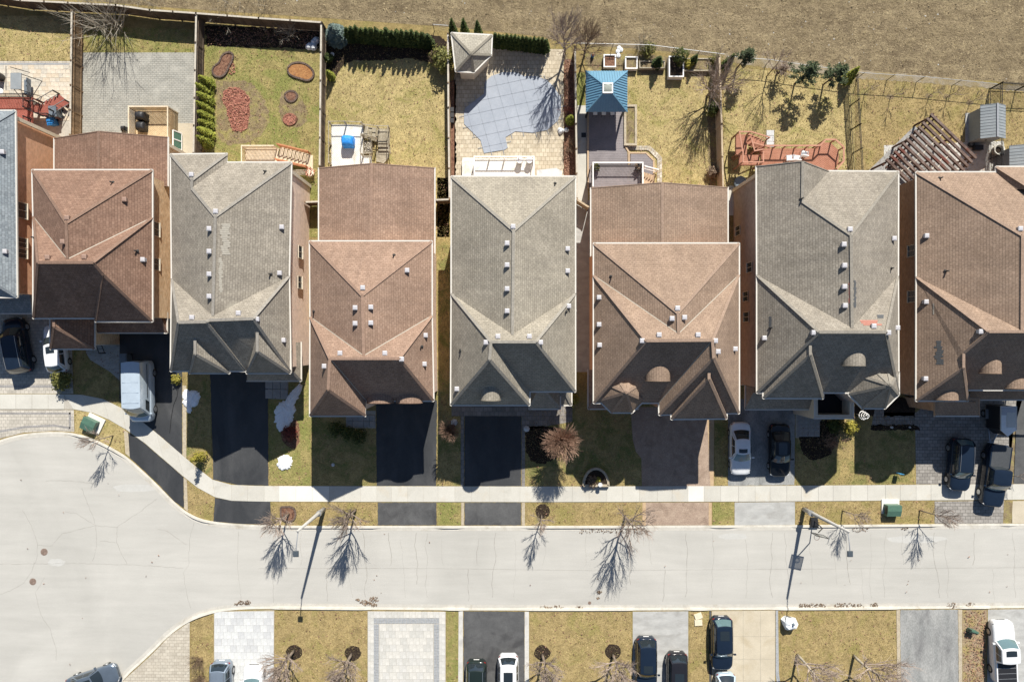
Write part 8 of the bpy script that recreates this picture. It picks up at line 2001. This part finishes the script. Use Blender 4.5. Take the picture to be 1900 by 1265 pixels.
def blades(q, rg, name, mat):
    n = len(q); a = rg.uniform(0, 6.283, n); L = rg.uniform(.05, .13, n); w_ = rg.uniform(.012, .03, n); lean = rg.uniform(.2, 1.4, n); az = rg.uniform(0, 6.283, n); dx = np.cos(a) * w_; dy = np.sin(a) * w_
    b0 = np.column_stack((q[:, 0] - dx, q[:, 1] - dy, np.full(n, .0))); b1 = np.column_stack((q[:, 0] + dx, q[:, 1] + dy, np.full(n, .0))); tp = np.column_stack((q[:, 0] + np.cos(az) * L * np.sin(lean), q[:, 1] + np.sin(az) * L * np.sin(lean), .02 + L * np.cos(lean)))
    return mesh_np(name, np.stack((b0, b1, tp), 1).reshape(-1, 3), 3, [(0, 1, 2)], mat)
def clods(q, rg, name, mat):
    n = len(q); s = rg.uniform(.02, .075, n) * rg.choice([.7, 1, 1.5], n, p=[.6, .32, .08]); V = []
    for k in range(4):
        a = rg.uniform(0, .8, n) + k * 1.5708; r_ = s * rg.uniform(.7, 1.3, n); V.append(np.column_stack((q[:, 0] + np.cos(a) * r_, q[:, 1] + np.sin(a) * r_, np.zeros(n))))
    V.append(np.column_stack((q[:, 0] + rg.uniform(-.02, .02, n), q[:, 1] + rg.uniform(-.02, .02, n), s * rg.uniform(.6, 1.3, n))))
    return mesh_np(name, np.stack(V, 1).reshape(-1, 3), 5, [(0, 1, 4), (1, 2, 4), (2, 3, 4), (3, 0, 4)], mat)
FIELD = [(-20, -60), (1960, -60), (1960, 168), (1840, 150), (1700, 138), (1590, 128), (1390, 108), (1240, 92), (1090, 80), (1000, 64), (850, 48), (600, 32), (330, 14), (0, -14)]
scatter('field_clods', [FIELD], 34, clods, M['clod'], 1)
def chips(q, rg, name, mat):
    n = len(q); a = rg.uniform(0, 6.283, n); L = rg.uniform(.03, .08, n); w_ = rg.uniform(.015, .035, n); z = rg.uniform(.04, .13, n); V = []
    for sx, sy in ((-1, -1), (1, -1), (1, 1), (-1, 1)): V.append(np.column_stack((q[:, 0] + np.cos(a) * L * sx - np.sin(a) * w_ * sy, q[:, 1] + np.sin(a) * L * sx + np.cos(a) * w_ * sy, z + rg.uniform(-.03, .03, n))))
    return mesh_np(name, np.stack(V, 1).reshape(-1, 3), 4, [(0, 1, 2, 3)], mat)
scatter('wood_chips', [[(414, 172), (425, 163), (450, 164), (463, 180), (464, 205), (460, 238), (448, 246), (432, 243), (424, 225), (420, 200), (412, 188)], [(428, 125), (433, 112), (437, 120), (436, 138), (424, 140)], [(527, 215), (540, 212), (550, 220), (540, 232), (528, 228)]], 110, chips, M['redchip'], 5)
scatter('bark_chips', [[(1048, 112), (1064, 112), (1066, 336), (1048, 336)], [(1788, 1133), (1829, 1133), (1827, 1298), (1788, 1298)], [(384, 52), (600, 58), (600, 88), (386, 84)]], 45, chips, M['brownchip'], 6)
scatter('grass', [p for mk, p in LAWNS], 85, blades, M['blade'], 2)
scatter('fallen_leaves', [p for mk, p in LAWNS], 2.2, chips, M['brownchip'], 7)
scatter('field_stones', [FIELD], .35, clods, M['stone_white'], 8)
scatter('road_grit', [[(500, 988), (1960, 986), (1960, 1116), (500, 1117)], [(0, 850), (200, 840), (340, 985), (350, 1110), (200, 1240), (0, 1260)]], .045, chips, M['brownchip'], 10)
scatter('straw_litter', [FIELD], 14, blades, M['blade'], 9)
